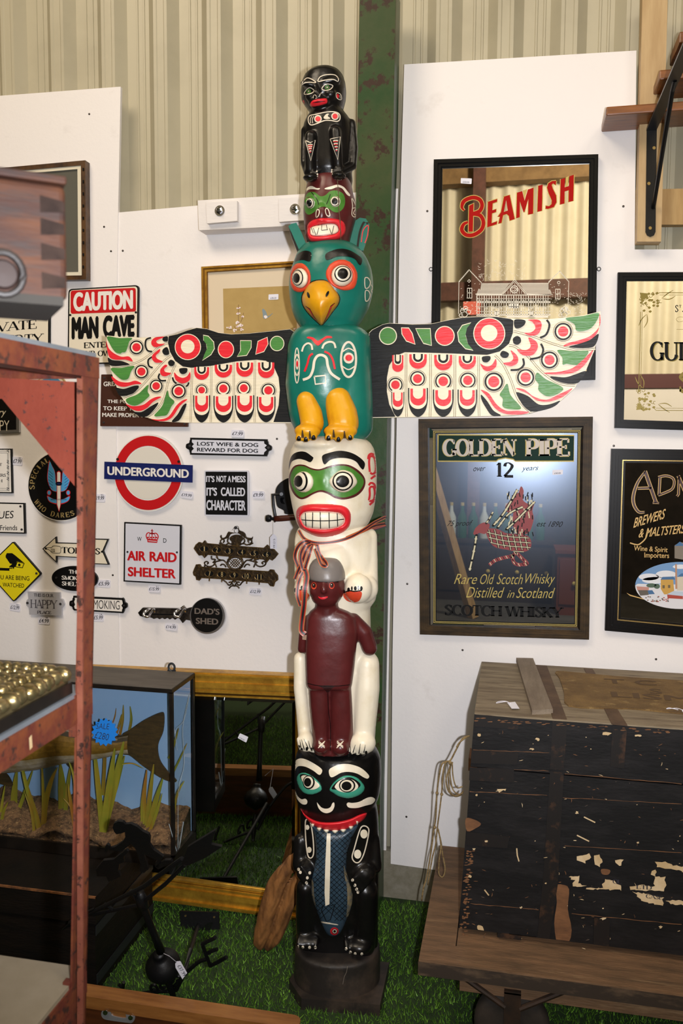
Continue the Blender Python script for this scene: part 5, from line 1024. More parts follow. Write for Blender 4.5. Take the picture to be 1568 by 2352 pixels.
lett(o, ZD, [("DAD'S", (772, 1534), (968, 1542), 48, 'sans', .025), ('SHED', (782, 1612), (958, 1620), 48, 'sans', .025)], mat('lettering_bronze', '#9a8f87', .35, metal=.6), 'lettering', .0056)
for dx in (0, 240):
    b = B(); P = [SP.at(*ZD([(x+dx, y)])[0], c_) for x, y, c_ in ((430, 1500, .003), (415, 1500, .02), (395, 1510, .03), (375, 1530, .035), (385, 1552, .04), (410, 1556, .04), (425, 1540, .03), (440, 1515, .018), (455, 1500, .01), (462, 1520, .006))]; b.tube([V(p) for p in cr([tuple(p) for p in P], 5, False)], .0045, M_CHROME, 8); b.build('hook', o, smooth=True)
screws(o, ZD, [(977, 1560)], 9)
# numbered brass key rack
M_BRZ = mat('antique_bronze', '#3a2d1d', .42, metal=.55, col2='#6d5530', scale=60, lo=.5, hi=.75, bump=.5, bscale=120); M_BRH = mat('antique_bronze_edge', '#8b6f42', .35, metal=.7, col2='#5a4528', scale=70)
o = new('antique bronze key rack with two numbered bars of hooks', 'key rack', 'key_rack', px=(540, 1350))
KP = Pl((0, -0.016, 0), (0, -1, 0))
def keybar(L, nums, zc):
    b = B(); b.flat(KP, ZE(L), 0, M_BRZ, .010); e = ZE(L); P = [KP.at(x, y, .001) for x, y in e]; b.tube(P, .0016, M_BRH, 6, closed=True)
    for t, x, y in nums:
        P = [KP.at(a, c_, .0005) for a, c_ in ZE(ell(x, y, 72, 50, 20))]; b.tube(P, .0011, M_BRH, 5, closed=True)
        b.flat(KP, ZE(ell(x, y, 64, 42, 20)), .0008, M_SBLK)
    kb = b.build('number_bar', o, fix=False, smooth=40); lett(kb, ZE, [(t, (x-16*len(t), y+38), (x+16*len(t), y+40), 78, 'serif' if t in ('1', '2', '7') else 'sans') for t, x, y in nums], mat('bronze_number', '#b39a66', .5), 'number', .0016, KP)
    for t, x, y in nums:
        q = B(); yb = y+82; p = [KP.at(*ZE([(x+a, yb+d)])[0], c_) for a, d, c_ in ((0, -14, .001), (0, 4, .006), (0, 26, .014), (0, 34, .02), (0, 22, .026))]; q.tube([V(v) for v in cr([tuple(v) for v in p], 4, False)], .0022, M_BRH, 6); q.build('hook', o, smooth=True)
keybar([(105, 475), (135, 420), (185, 378), (235, 398), (270, 352), (300, 398), (640, 428), (1000, 456), (1200, 470), (1250, 420), (1290, 475), (1350, 490), (1420, 565), (1375, 620), (1330, 660), (1285, 640), (1245, 690), (1195, 645), (900, 618), (560, 592), (320, 570), (270, 622), (235, 578), (185, 582), (150, 540)], [(t, 265+197*i, 482+17*i) for i, t in enumerate('123456')], 0)
keybar([(92, 850), (110, 800), (140, 730), (190, 725), (215, 765), (700, 800), (1270, 838), (1300, 808), (1350, 815), (1365, 850), (1410, 900), (1415, 970), (1370, 1000), (1350, 1070), (1300, 1060), (1265, 1015), (900, 985), (500, 950), (220, 935), (190, 975), (145, 965), (135, 915), (100, 890)], [(t, 347+195*i, 868+13*i) for i, t in enumerate(('7', '8', '9', '10', '11'))], 0)
def kt(b, pts, r=.0026, c_=.0): b.tube([KP.at(x, y, c_) for x, y in ZE(cr(pts, 5, False))], r, M_BRZ, 7)
def scr_top(b):
    b.flat(KP, ZE(cr([(700, 430), (690, 370), (660, 330), (690, 280), (770, 260), (845, 285), (870, 330), (835, 380), (830, 432)], 4)), -.002, M_BRZ, .006)
    b.flat(KP, ZE(cr([(540, 310), (600, 290), (640, 215), (700, 190), (740, 130), (765, 122), (795, 140), (810, 190), (870, 215), (905, 250), (925, 300), (1000, 310), (1022, 290), (1010, 345), (960, 350), (890, 300), (850, 280), (800, 240), (720, 240), (670, 260), (640, 310), (590, 330), (540, 340), (512, 290), (530, 265)], 3)), -.001, M_BRZ, .006, [ZE(ell(765, 200, 36, 38, 16))])
    for s_ in (1, -1):
        X = lambda x: 765+(x-765)*s_
        kt(b, [(X(700), 410), (X(640), 400), (X(600), 420), (X(540), 400), (X(520), 360), (X(550), 330), (X(580), 355), (X(560), 385)]); kt(b, [(X(650), 300), (X(630), 360), (X(660), 400)]); kt(b, [(X(560), 420), (X(500), 390)])
part(o, 'crest', scr_top, smooth=40, fix=False)
def scr_mid(b):
    P = [KP.at(x, y, -.001) for x, y in ZE(ell(750, 705, 118, 100, 28))]; b.tube(P, .0042, M_BRZ, 8, closed=True)
    for k in (-60, -20, 20, 60):
        b.tube([KP.at(*ZE([(750+k-60, 640)])[0]), KP.at(*ZE([(750+k+60, 770)])[0])], .0014, M_BRH, 6); b.tube([KP.at(*ZE([(750+k+60, 640)])[0]), KP.at(*ZE([(750+k-60, 770)])[0])], .0014, M_BRH, 6)
    for s_ in (1, -1):
        X = lambda x: 750+(x-750)*s_; d = 12*s_*-1
        kt(b, [(X(630), 740), (X(600), 690), (X(560), 660), (X(500), 670), (X(440), 690), (X(410), 740), (X(350), 760), (X(290), 740), (X(270), 700), (X(300), 680), (X(330), 700), (X(310), 722)]); kt(b, [(X(610), 770), (X(580), 730), (X(540), 725), (X(520), 745)]); kt(b, [(X(380), 590), (X(385), 640), (X(440), 650), (X(400), 700)]); kt(b, [(X(470), 600), (X(480), 640), (X(540), 660)]); kt(b, [(X(430), 700), (X(460), 770)])
part(o, 'scroll_panel', scr_mid, smooth=40, fix=False)
def scr_bot(b):
    for s_ in (1, -1):
        X = lambda x: 735+(x-735)*s_
        kt(b, [(X(555), 965), (X(610), 1005), (X(650), 1050), (X(690), 1030), (X(680), 1000), (X(650), 1010)]); kt(b, [(X(735), 1060), (X(690), 1065), (X(655), 1100)]); kt(b, [(X(735), 970), (X(700), 1010), (X(735), 1070)])
part(o, 'scroll_foot', scr_bot, smooth=40, fix=False)
screws(o, ZE, [(757, 152)], 26, None, KP)
# coffee mill on the wall, mostly behind the pole
o = new('black wall mounted mill with turned wooden handle, half hidden behind the totem pole', 'mill', 'wall_mill', px=(655, 1170)); MP = Pl((0, -0.06, 0), (0, -1, 0)); M_IRON = mat('black_cast_iron', '#17171a', .4, metal=.3, bump=.2, bscale=60); M_TURN = mat('turned_mahogany', '#5a2414', .35, col2='#3d170e', scale=12, stretch=(1, 1, 6))
part(o, 'bracket', lambda b: b.flat(MP, Z3(cr([(140, 770), (150, 700), (200, 640), (280, 600), (420, 610), (480, 760), (420, 920), (320, 960), (240, 960), (225, 925), (165, 890), (145, 820)], 4)), 0, M_IRON, .052, [Z3(cr([(190, 800), (230, 798), (215, 825), (235, 860), (195, 850)], 4))]))
part(o, 'arm', lambda b: (b.tube([MP.at(*Z3([p])[0], .012) for p in ((200, 762), (115, 768), (122, 880), (140, 985))], [.005, .006, .005, .005], M_IRON, 8), b.tube([MP.at(*Z3([(200, 762)])[0], .02), MP.at(*Z3([(200, 762)])[0], -.01)], .006, M_IRON, 8)))
part(o, 'wooden_handle', lambda b: b.tube([MP.at(*Z3([p])[0], .016) for p in ((132, 1010), (200, 1006), (320, 998), (420, 990))], [.0095, .010, .009, .007], M_TURN, 14), smooth=True)
part(o, 'knob', lambda b: b.tube([MP.at(*Z3([p])[0], .016) for p in ((46, 1004), (50, 1004), (70, 1005), (95, 1006), (104, 1007), (128, 1010), (136, 1010))], [.004, .010, .0125, .0105, .005, .007, .012], M_IRON, 16), smooth=40)
part(o, 'string', lambda b: b.tube([MP.at(*Z3([(122, 1040)])[0], .03), MP.at(*Z3([(124, 1170)])[0], .03)], .0006, M_TAG, 5))
tg = part(o, 'paper_tag', lambda b: b.flat(MP, Z3([(112, 1165), (135, 1165), (155, 1195), (157, 1310), (88, 1308), (86, 1195)]), .03, M_TAG, .0006)); q = Z3([(110, 1295), (110, 1215), (135, 1295)]); part(tg, 'writing', lambda b: b.text('£12.99', Z3([(138, 1210)])[0], Z3([(138, 1298)])[0], Z3([(112, 1210)])[0][::1] if 0 else Z3([(118, 1210)])[0], MP, .0306, M_INK), fix=False)
# price cards
ptag(ZD, [(1062, 92), (1158, 95), (1155, 152), (1055, 145)], '£7.99', '23', 'white price card £7.99 above the lost wife and dog plate')
ptag(ZD, [(665, 572), (760, 578), (755, 635), (660, 620)], '£19.99', '', 'white price card £19.99 right of the red ring plate')
ptag(ZD, [(1225, 572), (1318, 575), (1315, 632), (1222, 628)], '£9.99', '27', 'white price card £9.99 right of the black character plate')
ptag(ZD, [(412, 1308), (503, 1315), (500, 1368), (408, 1360)], '£15.99', '41', 'white price card £15.99 under the air raid shelter plate')
ptag(ZD, [(1205, 1330), (1295, 1335), (1292, 1388), (1198, 1380)], '£12.99', '30', 'white price card £12.99 under the bronze key rack')
ptag(ZD, [(542, 1605), (635, 1612), (632, 1668), (540, 1655)], '£14.99', '28', 'white price card £14.99 under the key shaped hook rail')
ptag(ZC, [(1035, 605), (1168, 610), (1165, 692), (1030, 682)], '£5.99', '20', 'white price card £5.99 right of the rack post beside the black oval plate')
ptag(ZC, [(985, 962), (1098, 968), (1095, 1050), (980, 1045)], '£5.99', '18', 'white price card £5.99 under the no smoking plate')
ptag(ZC, [(405, 995), (528, 1000), (525, 1085), (402, 1075)], '£4.99', '9', 'white price card £4.99 under the happy place plate')
ptag(ZC, [(105, 850), (215, 865), (210, 948), (100, 930)], '£12.99', '32', 'white price card £12.99 under the yellow diamond plate')
ptag(ZB, [(132, 962), (238, 968), (235, 1058), (130, 1048)], '£7.99', '20', 'white price card £7.99 right of the scroll bordered plate')
ptag(ZB, [(985, 1355), (1115, 1360), (1110, 1445), (980, 1440)], '£19.99', '45', 'white price card £19.99 beside the rack post left of the red ring plate')

# ------------------------------------------------------------------ pictures and batten on the left
def frame_ring(b, pl, q, d0, d1, off, m, thick):
    """mitred moulding between two insets of a quad (TL TR BR BL in photograph pixels), front raised by off"""
    b.flat(pl, inset(q, d0) if d0 else q, off, m, thick, [inset(q, d1)])
M_FRW = mat('dark_bamboo_frame', '#2e1c10', .4, col2='#5a3c1e', scale=25, stretch=(1, 1, 1)); M_SLIP = mat('cream_slip', '#dcd4be', .5); M_CANV = mat('grey_canvas', '#57554b', .8)
o = new('dark brown framed grey picture on the upper left board behind the wooden box', 'picture', 'framed_picture', px=(0, 645)); q = [(-200, 404), (195.5, 368), (197.7, 642), (-200, 648)]; PP = Pl((0, -.034, 0), (0, -1, 0))
part(o, 'frame', lambda b: (frame_ring(b, PP, q, 0, 10, 0, M_FRW, .03), [b.tube([PP.at(191, 378+k, .001), PP.at(191.3, 384+k, .001)], .003, M_SBLK, 6) for k in range(8, 260, 28)]))
part(o, 'slip', lambda b: frame_ring(b, PP, q, 9.5, 18, -.004, M_SLIP, .008)); part(o, 'canvas', lambda b: b.flat(PP, inset(q, 17), -.010, M_CANV, .004))
M_GILT = mat('gilt_frame', '#c99a3a', .34, metal=.5, col2='#9a6c20', scale=30); M_GILD = mat('gilt_dark', '#7d5618', .38, metal=.4)
o = new('gold framed picture of blossom on tan silk behind the teal bird', 'picture', 'framed_picture', px=(570, 902)); q = [(462, 612.5), (700, 598), (704, 905), (466.5, 900)]; PP = Pl((0, -.03, 0), (0, -1, 0))
part(o, 'frame', lambda b: (frame_ring(b, PP, q, 0, 4, 0, M_GILT, .026), frame_ring(b, PP, q, 4, 8, -.004, M_GILD, .022), frame_ring(b, PP, q, 8, 12, -.002, M_GILT, .024), frame_ring(b, PP, q, 12, 14, -.007, M_GILD, .018)))
part(o, 'mount', lambda b: b.flat(PP, inset(q, 13), -.012, mat('picture_mount', '#d8c7ac', .7), .004)); sk = part(o, 'silk_painting', lambda b: b.flat(PP, [(512, 663), (680, 656), (683, 880), (516, 880)], -.0114, mat('tan_silk', '#b3965a', .7, col2='#a98c50', scale=12)))
def blos(b):
    M_PET = mat('petal_white', '#e8dcd8', .6); M_PK = mat('petal_pink', '#b0606a', .6); M_TW = mat('twig_brown', '#6b4426', .7); l = -.0108
    for p in ([(650, 660), (645, 740), (650, 880), (680, 1000), (690, 1050)], [(720, 775), (700, 850), (680, 900)], [(480, 1005), (600, 1010), (680, 1010)], [(585, 955), (610, 1000)], [(1440, 1010), (1430, 1080)]): b.flat(PP, ZF(stroke(cr(p, 4, False), 5)), l, M_TW)
    random.seed(3)
    for x, y, n in ((640, 780, 5), (700, 830, 3), (640, 915, 9), (690, 950, 9), (630, 970, 8), (690, 1000, 6), (520, 980, 7), (600, 1015, 6), (650, 705, 3), (1435, 995, 2)):
        for k in range(n): a = random.random()*6.3; r = random.random()*30; b.flat(PP, ZF(ell(x+r*cos(a), y+r*.7*sin(a), 12, 10, 8)), l+.0003+.00002*k, M_PET)
        b.flat(PP, ZF(ell(x, y, 7, 7, 8)), l+.0008, M_PK)
    M_BIRD = mat('bird_blue_grey', '#7d8c90', .6); b.flat(PP, ZF(cr([(975, 735), (995, 720), (1030, 760), (1055, 820), (1110, 785), (1125, 780), (1100, 805), (1060, 840), (1020, 858), (990, 845), (985, 790)], 4)), l, M_BIRD); b.flat(PP, ZF(cr([(1000, 820), (1030, 810), (1050, 835), (1020, 855)], 4)), l+.0004, M_PET)
part(sk, 'blossom_spray', blos, fix=False)
def sticker(par, pl, off, z, q, t):
    st = part(par, 'price_sticker', lambda b: b.flat(pl, rr(z(q), 1.5), off, M_TAG, .0004)); a = z([(q[3][0]+(q[2][0]-q[3][0])*.2, q[3][1]+(q[2][1]-q[3][1])*.2-.15*(q[3][1]-q[0][1])), (q[3][0]+(q[2][0]-q[3][0])*.8, q[3][1]+(q[2][1]-q[3][1])*.8-.15*(q[3][1]-q[0][1]))]); h = z([q[0]])[0][1]-z([q[3]])[0][1]
    part(st, 'print', lambda b: b.text(t, a[0], a[1], (a[0][0], a[0][1]+h*.32), pl, off+.0004, M_INK), fix=False)
sticker(o, PP, -.010, ZF, [(1065, 520), (1202, 515), (1200, 590), (1063, 595)], '£35.00')
ZG = zz(0, 0, 1.668); BP = Pl((0, -.065, 0), (0, -1, 0)); M_BATT = mat('white_painted_timber', '#e4dfdc', .6, bump=.25, bscale=30, stretch=(1, 1, 4))
o = new('thick white painted timber block with two bolted square plates', 'timber block', 'timber_batten', px=(580, 530))
part(o, 'beam', lambda b: b.flat(BP, ZG([(757, 768), (1260, 737), (1262, 858), (762, 882)]), 0, M_BATT, .062))
for pq, bx, by in ((ZG([(788, 776), (908, 769), (908, 846), (792, 856)]), 842, 808), (ZG([(1066, 760), (1180, 753), (1180, 842), (1068, 850)]), 1130, 802)):
    p_ = part(o, 'square_plate', lambda b: b.flat(BP, pq, .018, M_BATT, .018)); c0 = BP.at(*ZG([(bx, by)])[0], .018)
    part(p_, 'washer', lambda b: b.lathe(c0, (0, -1, 0), [(.0165, 0), (.0165, .0025), (.006, .0025)], M_CHROME, 20), smooth=40); part(p_, 'nut', lambda b: b.lathe(c0, (0, -1, 0), [(.011, .0025), (.011, .009), (.006, .012), (.006, .019), (.004, .021)], M_CHROME, 6)); part(p_, 'bolt', lambda b: b.lathe(c0, (0, -1, 0), [(.005, .009), (.0058, .012), (.005, .018), (.002, .021)], M_CHROME, 14), smooth=True)
# ------------------------------------------------------------------ the pub mirrors on the right-hand board
ZH = zz(960, 340, 2.579); ZI = zz(940, 940, 2.497); ZJ = zz(1400, 610, 6.0306); ZM = zz(1380, 1020, 5.112); ZN = zz(1020, 380, 4.6118); ZP = zz(1020, 580, 4.6118); ZQ = zz(900, 0, 2.347)
M_MIR = mirror('mirror_glass', '#f2efe6', 0.004); M_MIRW = mirror('mirror_glass_worn', '#cdd3dd', 0.006, 0.075, 0.24); M_MIRD = mirror('mirror_glass_smoked', '#9a9a9c', 0.01)
M_BFR = mat('black_gloss_frame', '#060606', .35, spec=.18); M_FRB = mat('brown_stained_frame', '#4a3820', .5, spec=.2, col2='#2c2214', scale=14, stretch=(1, 1, 3)); M_MRED = mat('mirror_red_print', '#a8100a', .55, spec=.1); M_MGLD = mat('mirror_gold_print', '#c3ae62', .5, spec=.15); M_ETCH = mat('mirror_etched_white', '#f1ead9', .7); M_MBLK = mat('mirror_black_print', '#0b0b0b', .5, spec=.15); M_OLIVE = mat('mirror_olive_gold', '#7d6d2c', .4, metal=.4)
def moulding(b, pl, q, steps, m):
    """stepped profile: list of (inset from, inset to, height above the plane)"""
    for d0, d1, h in steps: frame_ring(b, pl, q, d0, d1, h, m, h+.012)
# tall mirror with red lettering
o = new('tall black framed pub mirror with red lettering above an etched brewery', 'pub mirror', 'pub_mirror', px=(1180, 872)); q = [(996, 366), (1373.7, 354), (1367, 872), (988.5, 884)]; RP = Pl((0, -.018, 0), (0, -1, 0))
part(o, 'frame', lambda b: moulding(b, RP, q, [(0, 3, .008), (3, 9, .016), (9, 12, .010), (12, 17, .012), (17, 20.5, .004)], M_BFR))
gl = part(o, 'mirror_glass', lambda b: b.flat(RP, inset(q, 19.5), 0, M_MIR, .004)); e0 = .0004
for x, y in ((76, 718), (1070, 717)):
    b = B(); c0 = RP.at(*ZH([(x, y)])[0], -.005); b.tube([c0+_rh*(.0055*cos(a*pi/6))+_z*(.0055*sin(a*pi/6)) for a in range(12)], .0013, M_IRON, 6, closed=True); b.build('hanging_eye', o)
L_ = {'E': [(462, 385), (562, 355), (558, 385), (512, 402), (508, 475), (550, 462), (548, 492), (505, 508), (500, 612), (562, 590), (555, 622), (455, 655)],
 'M': [(770, 288), (825, 272), (850, 372), (885, 255), (945, 235), (940, 510), (888, 522), (890, 355), (848, 495), (838, 492), (800, 380), (798, 548), (762, 560)], 'I': [(995, 215), (1042, 202), (1033, 480), (985, 492)],
 'S': [(1185, 162), (1180, 208), (1152, 190), (1136, 206), (1150, 250), (1185, 320), (1188, 390), (1160, 440), (1100, 460), (1072, 458), (1074, 428), (1110, 432), (1135, 410), (1138, 370), (1105, 295), (1088, 235), (1100, 190), (1140, 165)],
 'H': [(1232, 148), (1280, 130), (1275, 232), (1318, 218), (1325, 115), (1372, 98), (1365, 375), (1315, 388), (1318, 262), (1275, 275), (1272, 402), (1225, 415)],
 'A': [(632, 330), (692, 312), (745, 568), (692, 585), (684, 535), (660, 514), (622, 528), (606, 608), (572, 618), (590, 540), (566, 545), (600, 495)]}
def bigB(w_):
    top = cr([(212, 478), (186, 440), (212, 375), (300, 340), (372, 360), (400, 420), (375, 482), (312, 510)], 6, False); bot = cr([(300, 512), (380, 530), (414, 600), (392, 680), (310, 735), (232, 735), (186, 685), (204, 625), (250, 600)], 6, False)
    return [stroke(top, [14+26*min(1, i/10)+w_ for i in range(len(top))]), stroke(bot, [40-16*max(0, (i-38)/10)+w_ for i in range(len(bot))]), [(262-w_/2, 428-w_/2), (310+w_/2, 402-w_/2), (302+w_/2, 700+w_/2), (256-w_/2, 702+w_/2)]]
AH = [(655, 365), (672, 478), (630, 492)]
def beam(b):
    k = 0
    for n_, p in L_.items():
        b.flat(RP, ZN(stroke(p+[p[0]], 15)), e0, M_MGLD); b.flat(RP, ZN(p), e0+.0003, M_MRED, 0, [ZN(AH)] if n_ == 'A' else ())
    for p in bigB(14): b.flat(RP, ZN(p), e0+.00002*k, M_MGLD); k += 1
    for p in bigB(0): b.flat(RP, ZN(p), e0+.0003+.00002*k, M_MRED); k += 1
part(gl, 'red_lettering', beam, fix=False)
def brew(b):
    f = lambda p, l=0: b.flat(RP, ZP(p), e0+l, M_ETCH)
    def ln(x0, y0, x1, y1, w_=5): f(stroke([(x0, y0), (x1, y1)], w_))
    for k in range(22): y = 330+k*5; t = k/22; ln(385-45*t if k > 12 else 392-10*t, y, 690-80*t, y, 2.4); ln(800+70*t, y, 1095+(45*t if k > 12 else 8), y, 2.4)
    for p in ([(330, 440), (610, 442), (745, 285), (875, 440), (1148, 448)], [(625, 440), (745, 305), (860, 440)]): f(stroke(p, 7))
    ln(390, 328, 700, 328, 5); ln(785, 325, 1100, 325, 5)
    for k in range(9): x = 650+k*24; ln(x, 438, x, 440-max(4, 118-abs(x-745)*1.15), 4)
    f(stroke(ell(742, 390, 38, 38, 24)+[(780, 390)], 9)); f(stroke(ell(742, 390, 20, 20, 18)+[(762, 390)], 6)); ln(745, 285, 745, 255, 4)
    for y, w_ in ((450, 9), (490, 4), (520, 10), (532, 6), (575, 4), (625, 5), (655, 8), (668, 6)): ln(340, y, 1125, y, w_)
    x = 345
    while x < 1120: ln(x, 450, x, 665, 9 if int((x-345)/78) != (x-345-1)//78 else 4.5); x += 26
    for k in range(10): xx = 358+k*78; [ln(xx+a, 500, xx+a+14, 518, 3) for a in (0, 16, 32)]; f(stroke([(xx, 600), (xx+10, 545), (xx+20, 600)], 6))
    f([(678, 570), (695, 540), (780, 540), (800, 570)]); f([(688, 572), (794, 572), (794, 590), (688, 590)]); f([(660, 672), (1100, 672), (1100, 690), (660, 690)])
    for cx in (550, 922): f(ell(cx, 640, 26, 12, 16)); f(stroke(ell(cx, 605, 24, 20, 16)+[(cx+24, 605)], 6)); f([(cx-45, 690), (cx, 660), (cx+45, 690)])
    for p in ([(150, 650), (155, 305), (262, 180), (395, 320), (385, 400)], [(1100, 330), (1110, 305), (1222, 195), (1318, 305), (1308, 620)]): f(stroke(p, 5))
    for s0, s1 in (((160, 300), (262, 180)), ((262, 180), (395, 320)), ((1110, 305), (1222, 195)), ((1222, 195), (1318, 305))):
        for k in range(9): t = k/9; x = s0[0]+(s1[0]-s0[0])*t; y = s0[1]+(s1[1]-s0[1])*t; f([(x-8, y), (x+8, y), (x+2, y+13)])
    for cx, cy in ((268, 430), (1202, 440)): [ln(cx+a, cy-50, cx+a, cy+50, 5) for a in (-24, 0, 24)]; [ln(cx-26, cy+a, cx+26, cy+a, 6) for a in (-52, -2, 52)]
    f(stroke(ell(262, 302, 16, 16, 4)+[(278, 302)], 6)); f(stroke(ell(1212, 318, 14, 14, 14)+[(1226, 318)], 5))
    random.seed(5)
    for k in range(90): x = random.choice((random.uniform(165, 370), random.uniform(1110, 1305))); y = random.uniform(330, 650); ln(x, y, x+12, y-3, 3)
    for k in range(60): a = random.uniform(0, 6.3); x = random.uniform(360, 870); y = random.uniform(70, 290); f(stroke(ell(x, y, 14, 10, 8, a, 0, 150), 2.4))
    for k in range(60): x = random.uniform(1310, 1500); y = random.uniform(430, 650); f(stroke(ell(x, y, 10, 8, 6, random.uniform(0, 6), 0, 150), 2.4))
    for cx in (215, 1270):
        for dx, dy, r in ((-25, 0, 20), (10, -30, 22), (40, 10, 24), (0, 35, 30), (-40, 45, 18)): f(stroke(ell(cx+dx, 620+dy, r, r*.9, 16)+[(cx+dx+r, 620+dy)], 7))
    f(ell(188, 600, 12, 14, 12)); f(ell(228, 600, 12, 14, 12)); f(ell(1250, 595, 12, 14, 12)); f(ell(1288, 590, 12, 14, 12))
part(gl, 'etched_brewery', brew, fix=False); part(gl, 'red_wall', lambda b: b.flat(RP, ZP([(200, 520), (385, 516), (380, 655), (262, 660), (235, 610), (200, 590)]), .0002, mat('mirror_orange_print', '#d2542c', .5)))
sticker(o, RP, .0006, ZQ, [(371, 960), (430, 962), (428, 992), (370, 988)], '£50.00')
# whisky mirror with the bagpipes
o = new('brown framed pub mirror with green lettered band and red tartan bagpipes', 'pub mirror', 'pub_mirror', px=(1160, 1468)); q = ZI([(52, 55), (1052, 42), (1030, 1322), (60, 1292)]); GP = Pl((0, -.02, 0), (0, -1, 0))
part(o, 'frame', lambda b: moulding(b, GP, q, [(0, 4, .006), (4, 7, .010), (7, 10, .008), (10, 14, .012), (14, 18, .009), (18, 21.5, .005)], M_FRB))
gi = ZI([(106, 98), (998, 95), (976, 1272), (111, 1250)]); g2 = ZI([(134, 122), (982, 118), (962, 1248), (136, 1228)])
gl = part(o, 'mirror_glass', lambda b: b.flat(GP, g2, 0, M_MIRW, .004))
def bev(b):
    P = [GP.at(x, y, -.0035) for x, y in gi]; Q = [GP.at(x, y, 0) for x, y in g2]; b.add(P+Q, [(0, 1, 5, 4), (1, 2, 6, 5), (2, 3, 7, 6), (3, 0, 4, 7)], M_MIRW)
part(gl, 'bevel', bev, fix=False)
part(gl, 'gold_border', lambda b: (frame_ring(b, GP, g2, 0, 7.5, .0002, M_MBLK, 0), frame_ring(b, GP, g2, 1, 2.2, .0004, M_MGLD, 0), frame_ring(b, GP, g2, 4, 5.2, .0004, M_MGLD, 0)), fix=False)
bd_ = [(164, 146), (944, 150), (942, 298), (606, 298), (595, 288), (550, 280), (510, 288), (498, 298), (163, 298)]
part(gl, 'green_band', lambda b: (b.flat(GP, ZI(bd_), .0003, mat('mirror_bottle_green', '#062a20', .5, spec=.1)), b.flat(GP, ZI(stroke(bd_+[bd_[0]], 7)), .0005, M_MGLD)), fix=False)
def gtx(b):
    for t, x0, x1 in (('GOLDEN', 190, 612), ('PIPE', 666, 918)):
        for bold, m, l, d in ((.05, M_MGLD, .0006, 3), (0.0, mat('letter_reflection_grey', '#c9c0b8', .6, spec=.1), .0009, 0)):  # flat pale grey stands in for the reflection in the silvered letters
            a = ZI([(x0-d, 272+d), (x1+d, 269+d), (x0-d, 170-d)]); b.text(t, a[0], a[1], a[2], GP, l, m, bold, 0, 'heavy')
part(gl, 'band_lettering', gtx, fix=False)
lett(gl, ZI, [('12', (498, 391), (598, 393), 88, 'serif', .02), ('over', (366, 356), (436, 354), 22, 'sans', 0, .4), ('years', (642, 362), (740, 358), 28, 'sans', 0, .4), ('75 proof', (216, 680), (365, 676), 40, 'sans', 0, .5), ('est 1890', (730, 672), (880, 676), 32, 'sans', 0, .5), ('SCOTCH WHISKY', (200, 1184), (885, 1200), 66, 'heavy', .02)], M_MBLK, 'black_lettering', .0006, GP, 0)
lett(gl, ZI, [('Rare', (255, 1002), (388, 1003), 58, 'sans', -.008, .45), ('Old', (405, 1003), (488, 1003), 58, 'sans', -.008, .45), ('Scotch', (500, 1003), (650, 1004), 60, 'sans', -.008, .45), ('Whisky', (665, 1018), (835, 1019), 76, 'sans', -.008, .45), ('Distilled', (325, 1080), (545, 1081), 60, 'sans', -.008, .45), ('in', (560, 1081), (602, 1081), 42, 'sans', -.008, .45), ('Scotland', (612, 1082), (835, 1084), 60, 'sans', -.008, .45)], M_MGLD, 'gold_script', .0006, GP, 0)
M_TRED = mat('bagpipe_red', '#8d1a1c', .5); M_TCRM = mat('bagpipe_cream', '#d9cfa8', .5)
